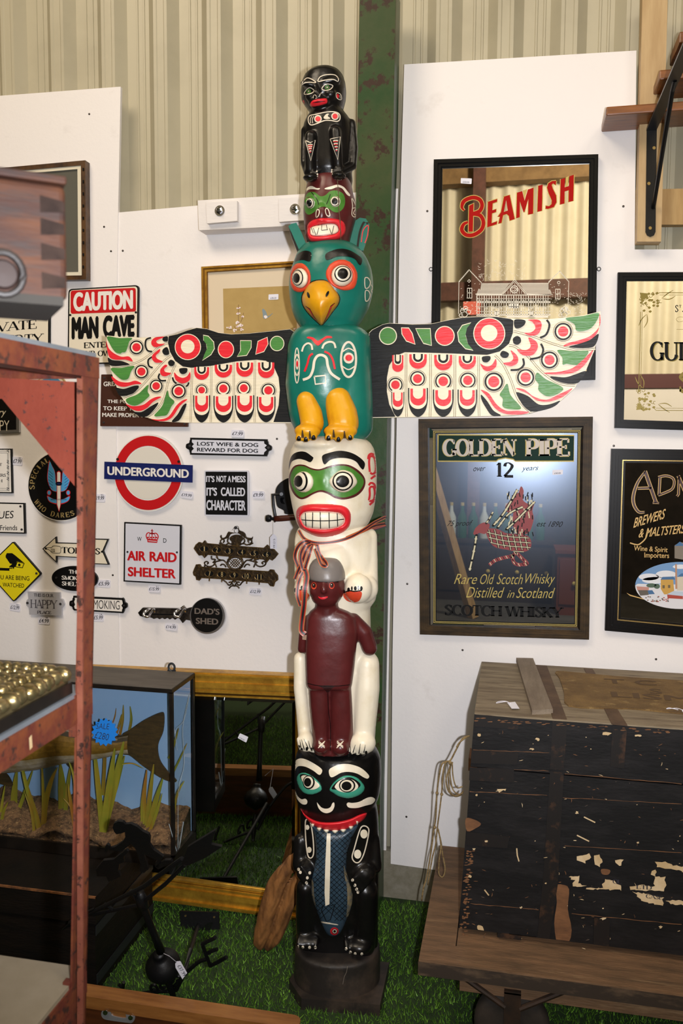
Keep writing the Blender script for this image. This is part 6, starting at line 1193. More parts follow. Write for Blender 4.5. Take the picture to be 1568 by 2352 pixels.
def bag(b):
    f = lambda p, m, l=.0005: b.flat(GP, ZI(p), l, m)
    bagp = cr([(440, 690), (500, 686), (560, 712), (640, 715), (690, 738), (697, 790), (668, 815), (620, 818), (560, 806), (490, 790), (452, 745)], 5)
    f(cr([(592, 660), (600, 560), (625, 480), (640, 442), (655, 470), (650, 520), (690, 545), (720, 528), (705, 580), (712, 630), (690, 700), (655, 718), (615, 708)], 4), M_TRED); f(cr([(550, 560), (580, 520), (620, 480), (650, 500), (640, 560), (590, 590), (560, 590)], 4), M_TRED, .0007)
    random.seed(11)
    for k in range(70):
        x = random.uniform(560, 705); y = random.uniform(460, 705)
        f(stroke([(x, y), (x+random.uniform(-8, 8), y+24)], 6), random.choice((M_MBLK, M_TCRM, M_MBLK)), .0009+.00001*k)
    f(bagp, M_TRED, .0008)
    for k in range(8):
        pts = [(455+k*33+t*3, 690+t*13) for t in range(11) if inside((455+k*33+t*3, 690+t*13), bagp)]
        if len(pts) > 1: f(stroke(pts, 13), M_MBLK, .0016); f(stroke(pts, 4), M_TCRM, .0019)
    for k in range(4):
        pts = [(445+t*10, 705+k*27+6*sin(t/6)+t*1.6) for t in range(27) if inside((445+t*10, 705+k*27+6*sin(t/6)+t*1.6), bagp)]
        if len(pts) > 1: f(stroke(pts, 10), M_MBLK, .0017); f(stroke(pts, 4), M_TCRM, .002)
    f(cr([(370, 700), (380, 680), (410, 655), (440, 650), (460, 665), (445, 700), (430, 715), (400, 710), (380, 722), (366, 715)], 4), M_TRED, .0012)
    for p, w_ in (([(384, 722), (372, 800), (345, 925)], 13), ([(440, 655), (460, 625), (478, 590)], 9), ([(480, 668), (545, 590), (620, 460)], 13), ([(505, 680), (570, 600), (650, 560)], 12), ([(555, 690), (620, 630), (718, 530)], 12)):
        P = cr(p, 8, False); f(stroke(P, w_+4), M_MBLK, .0021); f(stroke(P, w_*.7), M_TCRM, .0023)
        for i in range(0, len(P)-1, 3): f(ell(P[i][0], P[i][1], w_*.62, w_*.5, 8), M_TCRM if i % 2 else M_MBLK, .0025)
    for p in ([(610, 818), (590, 840), (540, 852), (490, 868), (458, 893)], [(610, 818), (640, 850), (675, 885), (640, 890)], [(590, 835), (600, 880), (640, 895)]):
        P = cr(p, 6, False); f(stroke(P, 20), M_TRED, .0012)
        for i in range(0, len(P)-1, 2): f(stroke([(P[i][0]-6, P[i][1]-8), (P[i][0]+4, P[i][1]+8)], 4), M_TCRM if i % 4 else M_MBLK, .0015)
part(gl, 'bagpipe_picture', bag, fix=False); sticker(o, GP, .0006, ZI, [(820, 348), (880, 346), (879, 374), (819, 377)], '£40.00')
# stout mirror at the right edge
o = new('black framed pub mirror with gold floral corner border and black lettering at right edge', 'pub mirror', 'pub_mirror', px=(1560, 985)); q = [(1418.7, 625.4), (1790, 624), (1790, 995), (1411.3, 983)]; HP = Pl((0, -.018, 0), (0, -1, 0))
part(o, 'frame', lambda b: moulding(b, HP, q, [(0, 3, .008), (3, 10, .014), (10, 13, .009), (13, 17, .011), (17, 20.5, .004)], M_BFR)); gl = part(o, 'mirror_glass', lambda b: b.flat(HP, inset(q, 20), 0, M_MIR, .004))
def orn(b):
    f = lambda p, l=.0004: b.flat(HP, ZJ(p), l, M_OLIVE)
    for p, w_ in (([(425, 640), (420, 1000), (400, 1700), (395, 1760)], 9), ([(450, 640), (445, 1000), (428, 1740)], 5), ([(640, 400), (690, 375), (1700, 378)], 9), ([(690, 408), (1700, 410)], 5), ([(600, 1960), (640, 2005), (1700, 2012)], 9), ([(640, 1975), (1700, 1982)], 5)): f(stroke(p, w_))
    random.seed(9)
    for x0, y0, sy in ((430, 375, 1), (380, 2000, -1)):
        f([(x0-15, y0), (x0+95, y0+10*sy), (x0+60, y0+70*sy), (x0+10, y0+100*sy)])
        for k in range(40):
            a = random.uniform(0, 1.57); r = random.uniform(60, 330)*(1-.25*abs(a-.78)); x = x0+r*cos(a); y = y0+sy*r*sin(a)
            if random.random() < .6: f(cr([(x-22, y), (x, y-16), (x+20, y-4), (x+8, y+16), (x-10, y+14)], 3), .0004+.00001*k)
            else: f(stroke(ell(x, y, 22, 18, 10, random.uniform(0, 6), 0, 230), 7), .0004+.00001*k)
        for p in ([(x0-30, y0+460*sy), (x0+10, y0+370*sy), (x0+80, y0+300*sy)], [(x0+40, y0+490*sy), (x0+90, y0+400*sy), (x0+85, y0+300*sy)], [(x0+290, y0+80*sy), (x0+360, y0+20*sy), (x0+450, y0-35*sy)], [(x0+300, y0+85*sy), (x0+400, y0+90*sy), (x0+480, y0+45*sy)]): f(stroke(cr(p, 5, False), [4+9*sin(pi*i/10) for i in range(11)]))
part(gl, 'floral_border', orn, fix=False)
lett(gl, ZJ, [('S', (905, 645), (950, 646), 100, 'serif', .02), ('T', (962, 582), (990, 583), 38, 'serif', .02), ("JAMES'S GATE", (1003, 645), (1700, 645), 100, 'serif', .02), ('GUINNESS', (555, 1322), (1890, 1330), 278, 'serif', .03)], M_MBLK, 'black_lettering', .0008, HP, 0)
lett(gl, ZJ, [('GUINNESS', (566, 1332), (1901, 1340), 278, 'serif', .03), ('STOUT', (955, 1770), (1900, 1770), 300, 'heavy', 0)], M_OLIVE, 'gold_lettering', .0006, HP, 0)
part(gl, 'flourish', lambda b: (b.flat(HP, ZJ(stroke(cr([(1013, 715), (960, 712), (920, 740), (950, 778), (1013, 770)], 5, False), 4)), .0006, M_OLIVE), b.flat(HP, ZJ(stroke([(925, 882), (1300, 884)], 4)), .0006, M_OLIVE)), fix=False)
# brewers mirror at the right edge
o = new('dark ribbed frame pub mirror with maroon and gold lettering over an oval town painting', 'pub mirror', 'pub_mirror', px=(1560, 1462)); q = [(1403.5, 1030.5), (1700, 1034), (1700, 1476), (1388.8, 1448.5)]; AP = Pl((0, -.02, 0), (0, -1, 0)); M_FRD = mat('dark_ribbed_frame', '#0b0705', .35, spec=.2)
part(o, 'frame', lambda b: moulding(b, AP, q, [(0, 4, .004), (4, 7, .010), (7, 11, .007), (11, 14, .013), (14, 18, .009), (18, 21, .014), (21, 27, .008), (29, 34, .003)], M_FRD)); part(o, 'gold_slip', lambda b: frame_ring(b, AP, q, 27, 29.2, .009, mat('bright_gold_slip', '#d9b874', .25, metal=.8), .02))
gl = part(o, 'mirror_glass', lambda b: b.flat(AP, inset(q, 33.5), 0, M_MIRD, .004)); M_MAR = mat('mirror_maroon_print', '#3a0d0a', .4); M_AGD = mat('mirror_warm_gold', '#d3ac66', .45)
def adn(b):
    ps = [(cr([(522, 1000), (490, 1000)], 1, False), 1)] if 0 else []
    for k, (w_, m, l) in enumerate(((34, M_AGD, .0004), (20, M_MAR, .0008))):
        f = lambda p, ww=w_: b.flat(AP, ZM(stroke(p, ww)), l, m)
        f(cr([(520, 320), (430, 450), (380, 600), (385, 710), (440, 795), (510, 800)], 6, False), [w_*(.75+.5*sin(pi*i/30)) for i in range(31)]); f([(515, 318), (645, 690)], w_+12); f([(430, 520), (590, 515)], w_); f([(605, 690), (680, 692)], w_*.7)
        f([(690, 395), (680, 600)], w_); f(cr([(670, 390), (760, 372), (840, 400), (858, 460), (830, 530), (740, 575), (670, 600)], 5, False), w_*.9)
        f([(915, 375), (908, 590), (890, 612)], w_*.9); f([(905, 372), (1010, 620)], w_+6); f([(1030, 620), (1035, 380)], w_*.8)
part(gl, 'maroon_lettering', adn, fix=False)
lett(gl, ZM, [('BREWERS', (378, 985), (760, 870), 112, 'sans', .012, .45), ('& MALTSTERS', (440, 1100), (990, 1045), 105, 'sans', .012, .45), ('Wine & Spirit', (388, 1268), (780, 1290), 78, 'sans', .008, .1), ('Importers', (508, 1350), (798, 1358), 78, 'sans', .008, 0)], M_AGD, 'gold_lettering', .0006, AP, 0)
part(gl, 'gold_flourish', lambda b: b.flat(AP, ZM(stroke(cr([(545, 1030), (520, 1110), (450, 1175), (400, 1178), (340, 1160)], 5, False), 14)), .0006, M_AGD), fix=False)
def town(b):
    mm = lambda n, h: mat('town_'+n, h, .6); E = ell(930, 1660, 530, 276, 60); f = lambda p, m, l: b.flat(AP, ZM(p), l, m)
    f(E, mm('sky', '#6f97c4'), .0005); f([p for p in E if p[1] > 1655]+[(430, 1640)], mm('snow', '#d9d8dc'), .0007)
    for x, y, rx, ry in ((560, 1560, 120, 40), (760, 1530, 120, 46), (640, 1600, 160, 40), (930, 1440, 90, 26)): f(ell(x, y, rx, ry, 20), mm('cloud', '#dfe1e6'), .0006)
    f([(700, 1590), (845, 1590), (860, 1760), (740, 1765), (700, 1700)], mm('ochre', '#c69a45'), .0011); f([(698, 1592), (720, 1560), (850, 1555), (870, 1590)], mm('slate', '#3f6a96'), .0012); f([(870, 1410), (888, 1408), (895, 1700), (872, 1700)], mm('chimney', '#b98a6a'), .0014)
    f([(880, 1560), (1100, 1540), (1100, 1720), (890, 1720)], mm('stone', '#cfc4b0'), .0011); f([(890, 1560), (940, 1520), (1100, 1510), (1100, 1545)], mm('slate', '#3f6a96'), .0012); f([(775, 1765), (960, 1780), (960, 1820), (780, 1810)], mm('brick', '#a8402f'), .0013); f([(770, 1765), (850, 1725), (990, 1735), (960, 1785)], mm('pale_roof', '#b9c6d4'), .0014)
    f([(415, 1670), (560, 1680), (560, 1720), (425, 1715)], mm('pink_roof', '#c08a7c'), .0011); f([(430, 1715), (545, 1715), (560, 1770), (460, 1780)], mm('timber', '#5d564c'), .0012); f([(545, 1718), (600, 1715), (630, 1760), (560, 1765)], mm('slate', '#3f6a96'), .0013); f(ell(590, 1660, 60, 26, 14), mm('trees', '#4b6350'), .001); f(ell(655, 1670, 36, 30, 14), mm('trees', '#4b6350'), .001)
    for x, y in ((735, 1675), (800, 1672)): f([(x-15, y-18), (x+12, y-18), (x+12, y+18), (x-15, y+18)], mm('windows', '#6a5a3c'), .0015)
    random.seed(2)
    for k in range(26): x = random.uniform(500, 800); y = random.uniform(1780, 1850); f(ell(x, y, 10, 7, 8), random.choice((mm('timber', '#5d564c'), mm('brick', '#a8402f'), mm('cart', '#7b5a3c'))), .0011+.00001*k)
    f([(862, 1190), (925, 1150), (1100, 1190), (1100, 1380), (862, 1340)], mm('tower', '#7f7568'), .0006); f([(862, 1195), (925, 1145), (990, 1195)], mm('slate', '#3f6a96'), .0008)
    f([(295, 1745), (345, 1770), (500, 1815), (500, 1825), (340, 1782)], M_AGD, .0006)
part(gl, 'oval_town_painting', town, fix=False)

# ------------------------------------------------------------------ timber, shelves and bracket at the upper right
M_PINE = mat('pine_timber', '#b3935f', .6, col2='#9a7846', scale=6, stretch=(6, 6, .6), bump=.1); M_PINE2 = mat('pine_timber_pale', '#c4a87c', .6, col2='#b29468', scale=6, stretch=(6, 6, .6)); M_SHELF = mat('shelf_oiled_wood', '#874e1e', .4, col2='#613717', scale=8, stretch=(1, 8, 8), coat=.2)
UPR = Pl((0, -.05, 0), (0, -1, 0))
o = new('pale pine upright post fixed beside the cut board corner, carrying a black bracket', 'timber post', 'timber_post', px=(1490, 560)); part(o, 'post', lambda b: b.flat(UPR, ZQ([(1350, -60), (1487, -60), (1470, 560), (1450, 1302), (1320, 1302), (1336, 560)]), 0, M_PINE2, .046))
tag(B().flat(Pl((0, .008, 0), (0, -1, 0)), ZQ([(1300, 1022), (1900, 1010), (1900, 1208), (1300, 1212)]), 0, M_PINE, .03).build('timber_rail'), 'horizontal pine rail behind the pine post in the board cut-out', 'timber rail')
def wshelf(zpx_fl, zpx_h, x1, dep, label):
    """plank fixed to the wall: front lower left corner pixel, thickness"""
    y = -dep; p0 = Pl((0, y, 0), (0, -1, 0)); a = p0.at(*ZQ([zpx_fl])[0]); t = p0.at(*ZQ([zpx_h])[0]).z-a.z
    b = B(); b.pbox((a.x, y, a.z), (x1-a.x, 0, 0), (0, dep-.008, 0), (0, 0, t), M_SHELF); ob = b.build('wall_shelf'); tag(ob, label, 'shelf')
    m = ob.modifiers.new('b', 'BEVEL'); m.width = .004; m.segments = 2
    return a
wshelf((1153, 622), (1153, 574), 1.75, .138, 'lowest of three oiled wooden wall shelves, reaching furthest over the white board')
wshelf((1440, 430), (1440, 376), 1.75, .15, 'middle of three oiled wooden wall shelves behind the black bracket arm')
wshelf((1546, 235), (1546, 170), 1.75, .15, 'topmost of three oiled wooden wall shelves at the upper right corner')
M_BRK = mat('black_bracket_steel', '#101012', .35, metal=.4); o = new('long black steel shelf bracket with diagonal brace screwed to the pine post', 'bracket', 'shelf_bracket', px=(1495, 540))
part(o, 'wall_strap', lambda b: b.flat(UPR, ZQ([(1373, 690), (1427, 690), (1420, 1250), (1412, 1268), (1393, 1276), (1374, 1268), (1366, 1250)]), .005, M_BRK, .0048))
A0 = UPR.at(*ZQ([(1398, 700)])[0], .005); part(o, 'arm', lambda b: b.pbox(A0+V((-.014, 0, -.002)), (.028, 0, 0), (0, -.56, 0), (0, 0, .006), M_BRK)); A1 = UPR.at(*ZQ([(1408, 1120)])[0], .006)
part(o, 'brace', lambda b: b.tube([A1, A1+V((0, -.012, .01)), A0+V((.004, -.30, -.012)), A0+V((.004, -.33, 0))], .006, M_BRK, 8, flat=1.0)); screws(o, ZQ, [(1412, 797), (1384, 989), (1391, 1229)], 9, mat('brass_screw', '#9a8350', .35, metal=.8), Pl((0, -.0555, 0), (0, -1, 0)))

# ------------------------------------------------------------------ shop goods across the hall, seen only in the whisky mirror
def rbox(name, label, cat, x0, y0, x1, y1, Y, dep, m, parts):
    a = refl(x0, y0, Y); c_ = refl(x1, y1, Y); xl, xr = min(a.x, c_.x), max(a.x, c_.x); zl, zh = min(a.z, c_.z), max(a.z, c_.z); t_ = thing(name, label, cat, ((xl+xr)/2, Y, 0))
    part(t_, 'body', lambda b: b.box((xl, Y-dep, 0), (xr, Y, zh-.03), m)); part(t_, 'top', lambda b: b.box((xl-.02, Y-dep-.01, zh-.03), (xr+.02, Y+.02, zh), m))
    for k in range(parts): w_ = (xr-xl)/parts; d_ = part(t_, 'door', lambda b: b.box((xl+w_*k+.02, Y, .1), (xl+w_*(k+1)-.02, Y+.015, zh-.08), m)); part(d_, 'knob', lambda b: b.ball((xl+w_*(k+.8), Y+.03, zh*.5), (.02, 0, 0), (0, .02, 0), (0, 0, .02), M_MGLD, 10, 6))
    return xl, xr, zh
M_CAB = mat('cabinet_mahogany', '#6b3216', .4, coat=.3); M_OAK = mat('dark_oak', '#30241a', .5)
rbox('cabinet', 'orange brown cabinet seen only as a reflection at the lower edge of the whisky mirror', 'cabinet', 1280, 1262, 1325, 1400, -4.9, .4, M_CAB, 1)
xl, xr, zh = rbox('sideboard', 'long dark sideboard seen only as a reflection in the whisky mirror', 'sideboard', 1005, 1236, 1265, 1400, -5.4, .45, M_OAK, 4)
for i in range(9):
    x = xl+.12+i*(xr-xl-.24)/8; k = i % 3; t_ = thing('bottle', 'bottle on the dark sideboard seen only as a reflection in the whisky mirror', 'bottle', (x, -5.55, zh), 'bottles on the reflected sideboard')
    part(t_, 'glass_body', lambda b: b.lathe((x, -5.55, zh), (0, 0, 1), [(.001, 0), (.045, 0), (.047, .02), (.047, .20), (.02, .26), (.016, .32), (.001, .32)], mat('bottle_green', '#1c5a34', .15) if k else mat('bottle_pale', '#c9cfc8', .2), 16), smooth=40); part(t_, 'cap', lambda b: b.lathe((x, -5.55, zh+.315), (0, 0, 1), [(.018, 0), (.018, .03), (.001, .03)], M_MGLD, 12))
a = refl(1005, 1130, -4.6); c_ = refl(1062, 1330, -4.6); t_ = thing('timber_prop', 'slanting timber prop seen only as a reflection at the edge of the whisky mirror', 'timber prop', (c_.x, -4.6, 0)); d_ = V((c_.x-a.x, 0, c_.z-a.z)).normalized(); top_ = V((a.x, -4.6, a.z))-d_*.6; part(t_, 'beam', lambda b: b.tube([top_, top_-V((0, 0, 0))+d_*(top_.z/abs(d_.z))], .05, M_PINE, 4))
# ------------------------------------------------------------------ artificial turf
import numpy as np
M_TURF = mat('turf_backing', '#1f3312', .9); M_G1 = mat('turf_blade', '#598226', .55, spec=.3); M_G2 = mat('turf_blade_dark', '#41691f', .6, spec=.3); M_G3 = mat('turf_blade_pale', '#74a536', .5, spec=.3)
rs = np.random.RandomState(4); NB = 170000
X = rs.uniform(-2.0, 1.5, NB); Y = -2.1+2.07*rs.uniform(0, 1, NB)**.8
hgt = rs.uniform(.010, .021, NB); an = rs.uniform(0, 2*pi, NB); wd_ = rs.uniform(.0009, .0017, NB); lx = rs.normal(0, .006, NB); ly = rs.normal(-.002, .006, NB)
vs = np.zeros((NB*3+4, 3), dtype=np.float32)
vs[0:NB*3:3] = np.stack([X-wd_*np.cos(an), Y-wd_*np.sin(an), np.full(NB, .003)], 1); vs[1:NB*3:3] = np.stack([X+wd_*np.cos(an), Y+wd_*np.sin(an), np.full(NB, .003)], 1); vs[2:NB*3:3] = np.stack([X+lx, Y+ly, hgt], 1)
vs[NB*3:] = [(-2.4, -2.4, .003), (1.9, -2.4, .003), (1.9, -.002, .003), (-2.4, -.002, .003)]
me = bpy.data.meshes.new('artificial_turf'); me.vertices.add(NB*3+4); me.vertices.foreach_set('co', vs.ravel()); me.loops.add(NB*3+4); me.loops.foreach_set('vertex_index', np.arange(NB*3+4, dtype=np.int32))
me.polygons.add(NB+1); me.polygons.foreach_set('loop_start', np.append(np.arange(NB)*3, NB*3).astype(np.int32))
for m in (M_G1, M_G2, M_G3, M_TURF): me.materials.append(m)
me.polygons.foreach_set('material_index', np.append(rs.choice([0, 0, 1, 1, 2], NB), 3).astype(np.int32)); me.update(); me.validate()
turf = bpy.data.objects.new('artificial_turf', me); COL.objects.link(turf); tag(turf, 'green artificial turf covering the shop floor', 'turf'); turf['kind'] = 'stuff'

# ------------------------------------------------------------------ gold framed mirror standing on the turf
ZK = zz(200, 1500, 3.136); ZV = zz(200, 1850, 4.9); ZW = zz(200, 2080, 3.92); ZY = zz(0, 1480, 4.6118)
GM = Pl((-.7, -.185, 0), (.07, -1, 0)); M_GOLD = mat('gold_leaf', '#dcaa3c', .36, metal=.62, col2='#b07f28', scale=24, bump=.08); M_GOLDD = mat('gold_leaf_dark', '#5a3d10', .4, metal=.7)
gq = [(170, 1532), (742, 1556), (740, 2122), (176, 2044)]
o = thing('framed_mirror', 'wide gold framed mirror standing on the turf between fish case and totem pole', 'mirror', GM.at(560, 2098))
q = gq; part(o, 'frame', lambda b: [frame_ring(b, GM, q, d0, d1, h, m, h+.02) for d0, d1, h, m in ((0, 5, .020, M_GOLD), (5, 9, .026, M_GOLD), (9, 26, .018, M_GOLD), (26, 40, .024, M_GOLD), (40, 47, .016, M_GOLD), (47, 53, .019, M_GOLD), (53, 58, .010, M_GOLDD), (58, 63, .012, M_GOLD))])
mg = part(o, 'mirror_glass', lambda b: b.flat(GM, inset(q, 71), 0, mirror('beveled_mirror', '#dfe2df', .004), .006))
def bv2(b):
    a_ = inset(q, 62); c_ = inset(q, 71); P = [GM.at(x, y, -.003) for x, y in a_]+[GM.at(x, y, 0) for x, y in c_]; b.add(P, [(0, 1, 5, 4), (1, 2, 6, 5), (2, 3, 7, 6), (3, 0, 4, 7)], mirror('beveled_mirror', '#dfe2df', .004))
part(mg, 'bevel', bv2, fix=False); sticker(o, GM, .0006, ZK, [(1100, 578), (1160, 605), (1145, 645), (1084, 612)], '£100.00')

# ------------------------------------------------------------------ old black chest with the cased fish on it
M_CHST = mat('old_black_chest', '#0c0a09', .55, spec=.25, col2='#17110d', scale=6, stretch=(1, 1, 5), col3='#5a361c', scale3=14, lo3=.74, hi3=.76, bump=.3, bscale=40); M_STRAP = mat('chest_steel', '#3b3d40', .45, metal=.6)
o = thing('chest', 'old black wooden chest on the turf carrying the glass fish case', 'chest', (-1.5, -.46, 0))
part(o, 'body', lambda b: b.box((-1.95, -.655, .004), (-1.09, -.29, .205), M_CHST)); part(o, 'lid', lambda b: b.box((-1.96, -.662, .207), (-1.083, -.283, .285), M_CHST))
for z_ in (.03, .17): part(o, 'strap', lambda b: b.box((-1.0885, -.655, z_), (-1.0865, -.29, z_+.028), M_STRAP))
part(o, 'worn_edge', lambda b: b.box((-1.96, -.6635, .281), (-1.083, -.658, .2858), mat('bare_chest_edge', '#9a6234', .7, col2='#2a1c12', scale=18)))
CX, CY0, CY1, CZ0, CZ1, CL = -.936, -.472, -.300, .2865, .815, -2.0
M_CASE = mat('case_black_wood', '#0f0d0c', .35, col2='#1d1814', scale=20); M_SKY = mat('case_blue_lining', '#7fa8d2', .8, col2='#93b4d6', scale=2); M_SAND = mat('case_sand', '#7d6042', .95, col2='#4d3a28', scale=60, lo=.4, hi=.6, bump=1.0, bscale=140, col3='#a68a5e', scale3=160, lo3=.6, hi3=.66); M_TOP = mat('case_grey_top', '#5d574f', .6, col2='#4a453e', scale=6, stretch=(1, 8, 8))
o = thing('fish_case', 'long glazed display case with blue lining, reeds and sand holding a stuffed fish', 'display case', ((CX+CL)/2, (CY0+CY1)/2, CZ0))
part(o, 'plinth', lambda b: b.box((CL, CY0, CZ0), (CX, CY1, CZ0+.035), M_CASE)); part(o, 'top', lambda b: (b.box((CL, CY0, CZ1-.012), (CX, CY1, CZ1), M_CASE), b.box((CL, CY0+.002, CZ1), (CX-.002, CY1-.002, CZ1+.002), M_TOP)))
part(o, 'back_lining', lambda b: b.box((CL+.01, CY1-.014, CZ0+.035), (CX-.004, CY1-.004, CZ1-.012), M_SKY)); part(o, 'back_board', lambda b: b.box((CL, CY1-.004, CZ0), (CX, CY1, CZ1), M_CASE))
for x0, y0, x1, y1 in ((CX-.010, CY0, CX, CY0+.010), (CX-.010, CY1-.014, CX, CY1)): part(o, 'corner_post', lambda b: b.box((x0, y0, CZ0+.03), (x1, y1, CZ1-.01), M_CASE))
part(o, 'front_pane', lambda b: b.box((CL, CY0+.004, CZ0+.035), (CX-.010, CY0+.0055, CZ1-.012), glass('case_glass'))); part(o, 'side_pane', lambda b: b.box((CX-.0055, CY0+.010, CZ0+.035), (CX-.004, CY1-.014, CZ1-.012), glass('case_glass')))
def sand(b):
    nx, ny = 90, 14; vs = []; fs = []; random.seed(8)
    for i in range(nx+1):
        for j in range(ny+1):
            x = CL+.012+(CX-.012-CL-.012)*i/nx; y = CY0+.007+(CY1-.016-CY0-.007)*j/ny; vs.append((x, y, CZ0+.05+.055*(j/ny)**.8+.012*sin(x*23)+.008*sin(x*51+y*40)+random.uniform(-.003, .003)))
    k = len(vs); vs += [(v[0], v[1], CZ0+.034) for v in vs]
    for i in range(nx):
        for j in range(ny): a = i*(ny+1)+j; fs.append((a, a+ny+1, a+ny+2, a+1))
    for i in range(nx):
        a = i*(ny+1); fs.append((a, a+ny+1, a+ny+1+k, a+k)); a += ny; fs.append((a, a+k, a+ny+1+k, a+ny+1))
    for j in range(ny): a = nx*(ny+1)+j; fs.append((a, a+1, a+1+k, a+k)); fs.append((j, j+k, j+1+k, j+1))
    b.add(vs, fs, M_SAND)
part(o, 'sand_bed', sand, smooth=True, fix=False)
M_REED = mat('reed_leaf', '#8d8524', .55, col2='#66781f', scale=14, stretch=(1, 1, .3), col3='#8d5a1c', scale3=8, lo3=.5, hi3=.7)
def reed(pts, w_, dy):
    """one pointed leaf: pixels from root to tip at depth dy inside the case"""
    pl = Pl((0, CY0+dy, 0), (0, -1, 0)); P = cr(pts, 5, False); n = len(P); b = B(); O = stroke(P, [w_*(1-.15*i/n)*(1 if i < n*.45 else max(.04, 1-((i-n*.45)/(n*.55))**1.4)) for i in range(n)]); L = [pl.at(x, y) for x, y in O]; mid = [pl.at(x, y, -.0018) for x, y in P]; vs = L+mid; fs = []
    for i in range(n-1): fs += [(i, i+1, 2*n+i+1, 2*n+i), (2*n-1-i, 2*n+i, 2*n+i+1, 2*n-2-i)]
    b.add(vs, fs, M_REED); b.build('reed', o, smooth=True, fix=False)
for zf, pts, w_, dy in ((ZY, [(1085, 1990), (1040, 1500), (985, 1000)], 62, .06), (ZY, [(1085, 1990), (1160, 1500), (1215, 1100)], 75, .05), (ZY, [(1090, 1980), (1210, 1500), (1310, 1030)], 85, .055), (ZY, [(1100, 1960), (1230, 1500), (1320, 1180)], 50, .07), (ZY, [(1090, 1600), (1110, 1200), (1095, 1180)], 40, .10), (ZY, [(1270, 960), (1300, 800), (1306, 640)], 28, .14), (ZY, [(1360, 960), (1390, 800), (1378, 655)], 30, .14), (ZY, [(1230, 960), (1270, 830), (1290, 740)], 24, .13), (ZY, [(1195, 830), (1218, 760), (1230, 675)], 14, .14),
    (ZY, [(440, 2120), (390, 1850), (280, 1500), (185, 1060)], 60, .035), (ZY, [(445, 2120), (480, 1700), (540, 1450), (610, 1300)], 60, .04), (ZY, [(440, 2100), (460, 1700), (440, 1180)], 40, .045), (ZY, [(370, 2130), (340, 1800), (260, 1570)], 34, .03), (ZY, [(355, 2130), (345, 1800), (300, 1500)], 26, .05), (ZY, [(150, 1870), (150, 1600), (180, 1330)], 75, .10), (ZY, [(165, 1850), (270, 1550), (350, 1330)], 40, .09), (ZY, [(665, 1870), (660, 1550), (640, 1270)], 95, .11), (ZY, [(690, 1800), (720, 1500), (750, 1270)], 46, .10), (ZY, [(795, 1980), (745, 1650), (720, 1480)], 36, .04), (ZY, [(800, 1900), (790, 1450), (715, 1200)], 30, .045), (ZY, [(790, 1800), (730, 1690), (668, 1630)], 24, .05), (ZY, [(0, 2060), (30, 1800), (85, 1670)], 36, .04), (ZY, [(0, 1950), (20, 1700), (55, 1480)], 30, .06),
    (ZK, [(420, 1290), (410, 1050), (430, 840)], 34, .08), (ZK, [(425, 1300), (450, 1050), (480, 800)], 36, .07), (ZK, [(430, 1300), (490, 1080), (545, 905)], 40, .06), (ZK, [(445, 1300), (500, 1150), (540, 1010)], 24, .05), (ZK, [(400, 1280), (395, 1100), (415, 900)], 22, .09), (ZK, [(600, 1380), (640, 1050), (700, 920)], 20, .06), (ZK, [(600, 1300), (610, 1000), (600, 900)], 16, .10), (ZK, [(590, 760), (620, 680), (660, 540)], 20, .09), (ZK, [(620, 860), (660, 780), (720, 650)], 14, .1), (ZK, [(250, 800), (330, 795), (410, 832)], 10, .03)): reed(zf(pts), w_/(4.6118 if zf is ZY else 3.136), dy)
# glints of plastic wrap painted as pale lines on the side glass; a stone
part(o, 'red_stone', lambda b: b.ball(Pl((0, CY0+.02, 0), (0, -1, 0)).at(165, 1944), (.022, 0, 0), (0, .010, 0), (0, 0, .011), mat('red_stone', '#8a4a3c', .8, bump=.6), 10, 6), smooth=True)
cr_p = Pl((CX-.0052, 0, 0), (1, 0, 0))
part(o, 'wrap_glint', lambda b: [b.flat(cr_p, ZK(stroke(cr(p, 4, False), w_)), 0.0012, mat('wrap_glint', '#cfe0ea', .2), .0004) for p, w_ in (([(735, 300), (690, 540), (700, 800), (660, 1000), (655, 1450)], 2.5), ([(655, 1460), (590, 1230)], 4), ([(655, 1460), (695, 1215)], 4), ([(740, 290), (700, 480), (640, 560), (650, 700)], 2))], fix=False)
part(o, 'hanging_eye', lambda b: (b.tube([V((CX-.075+.010*cos(a*pi/9), CY1-.002, CZ1+.014+.012*sin(a*pi/9))) for a in range(18)], .0035, M_STRAP, 7, closed=True), b.box((CX-.088, CY1-.004, CZ1-.004), (CX-.062, CY1+.001, CZ1+.006), M_STRAP)))
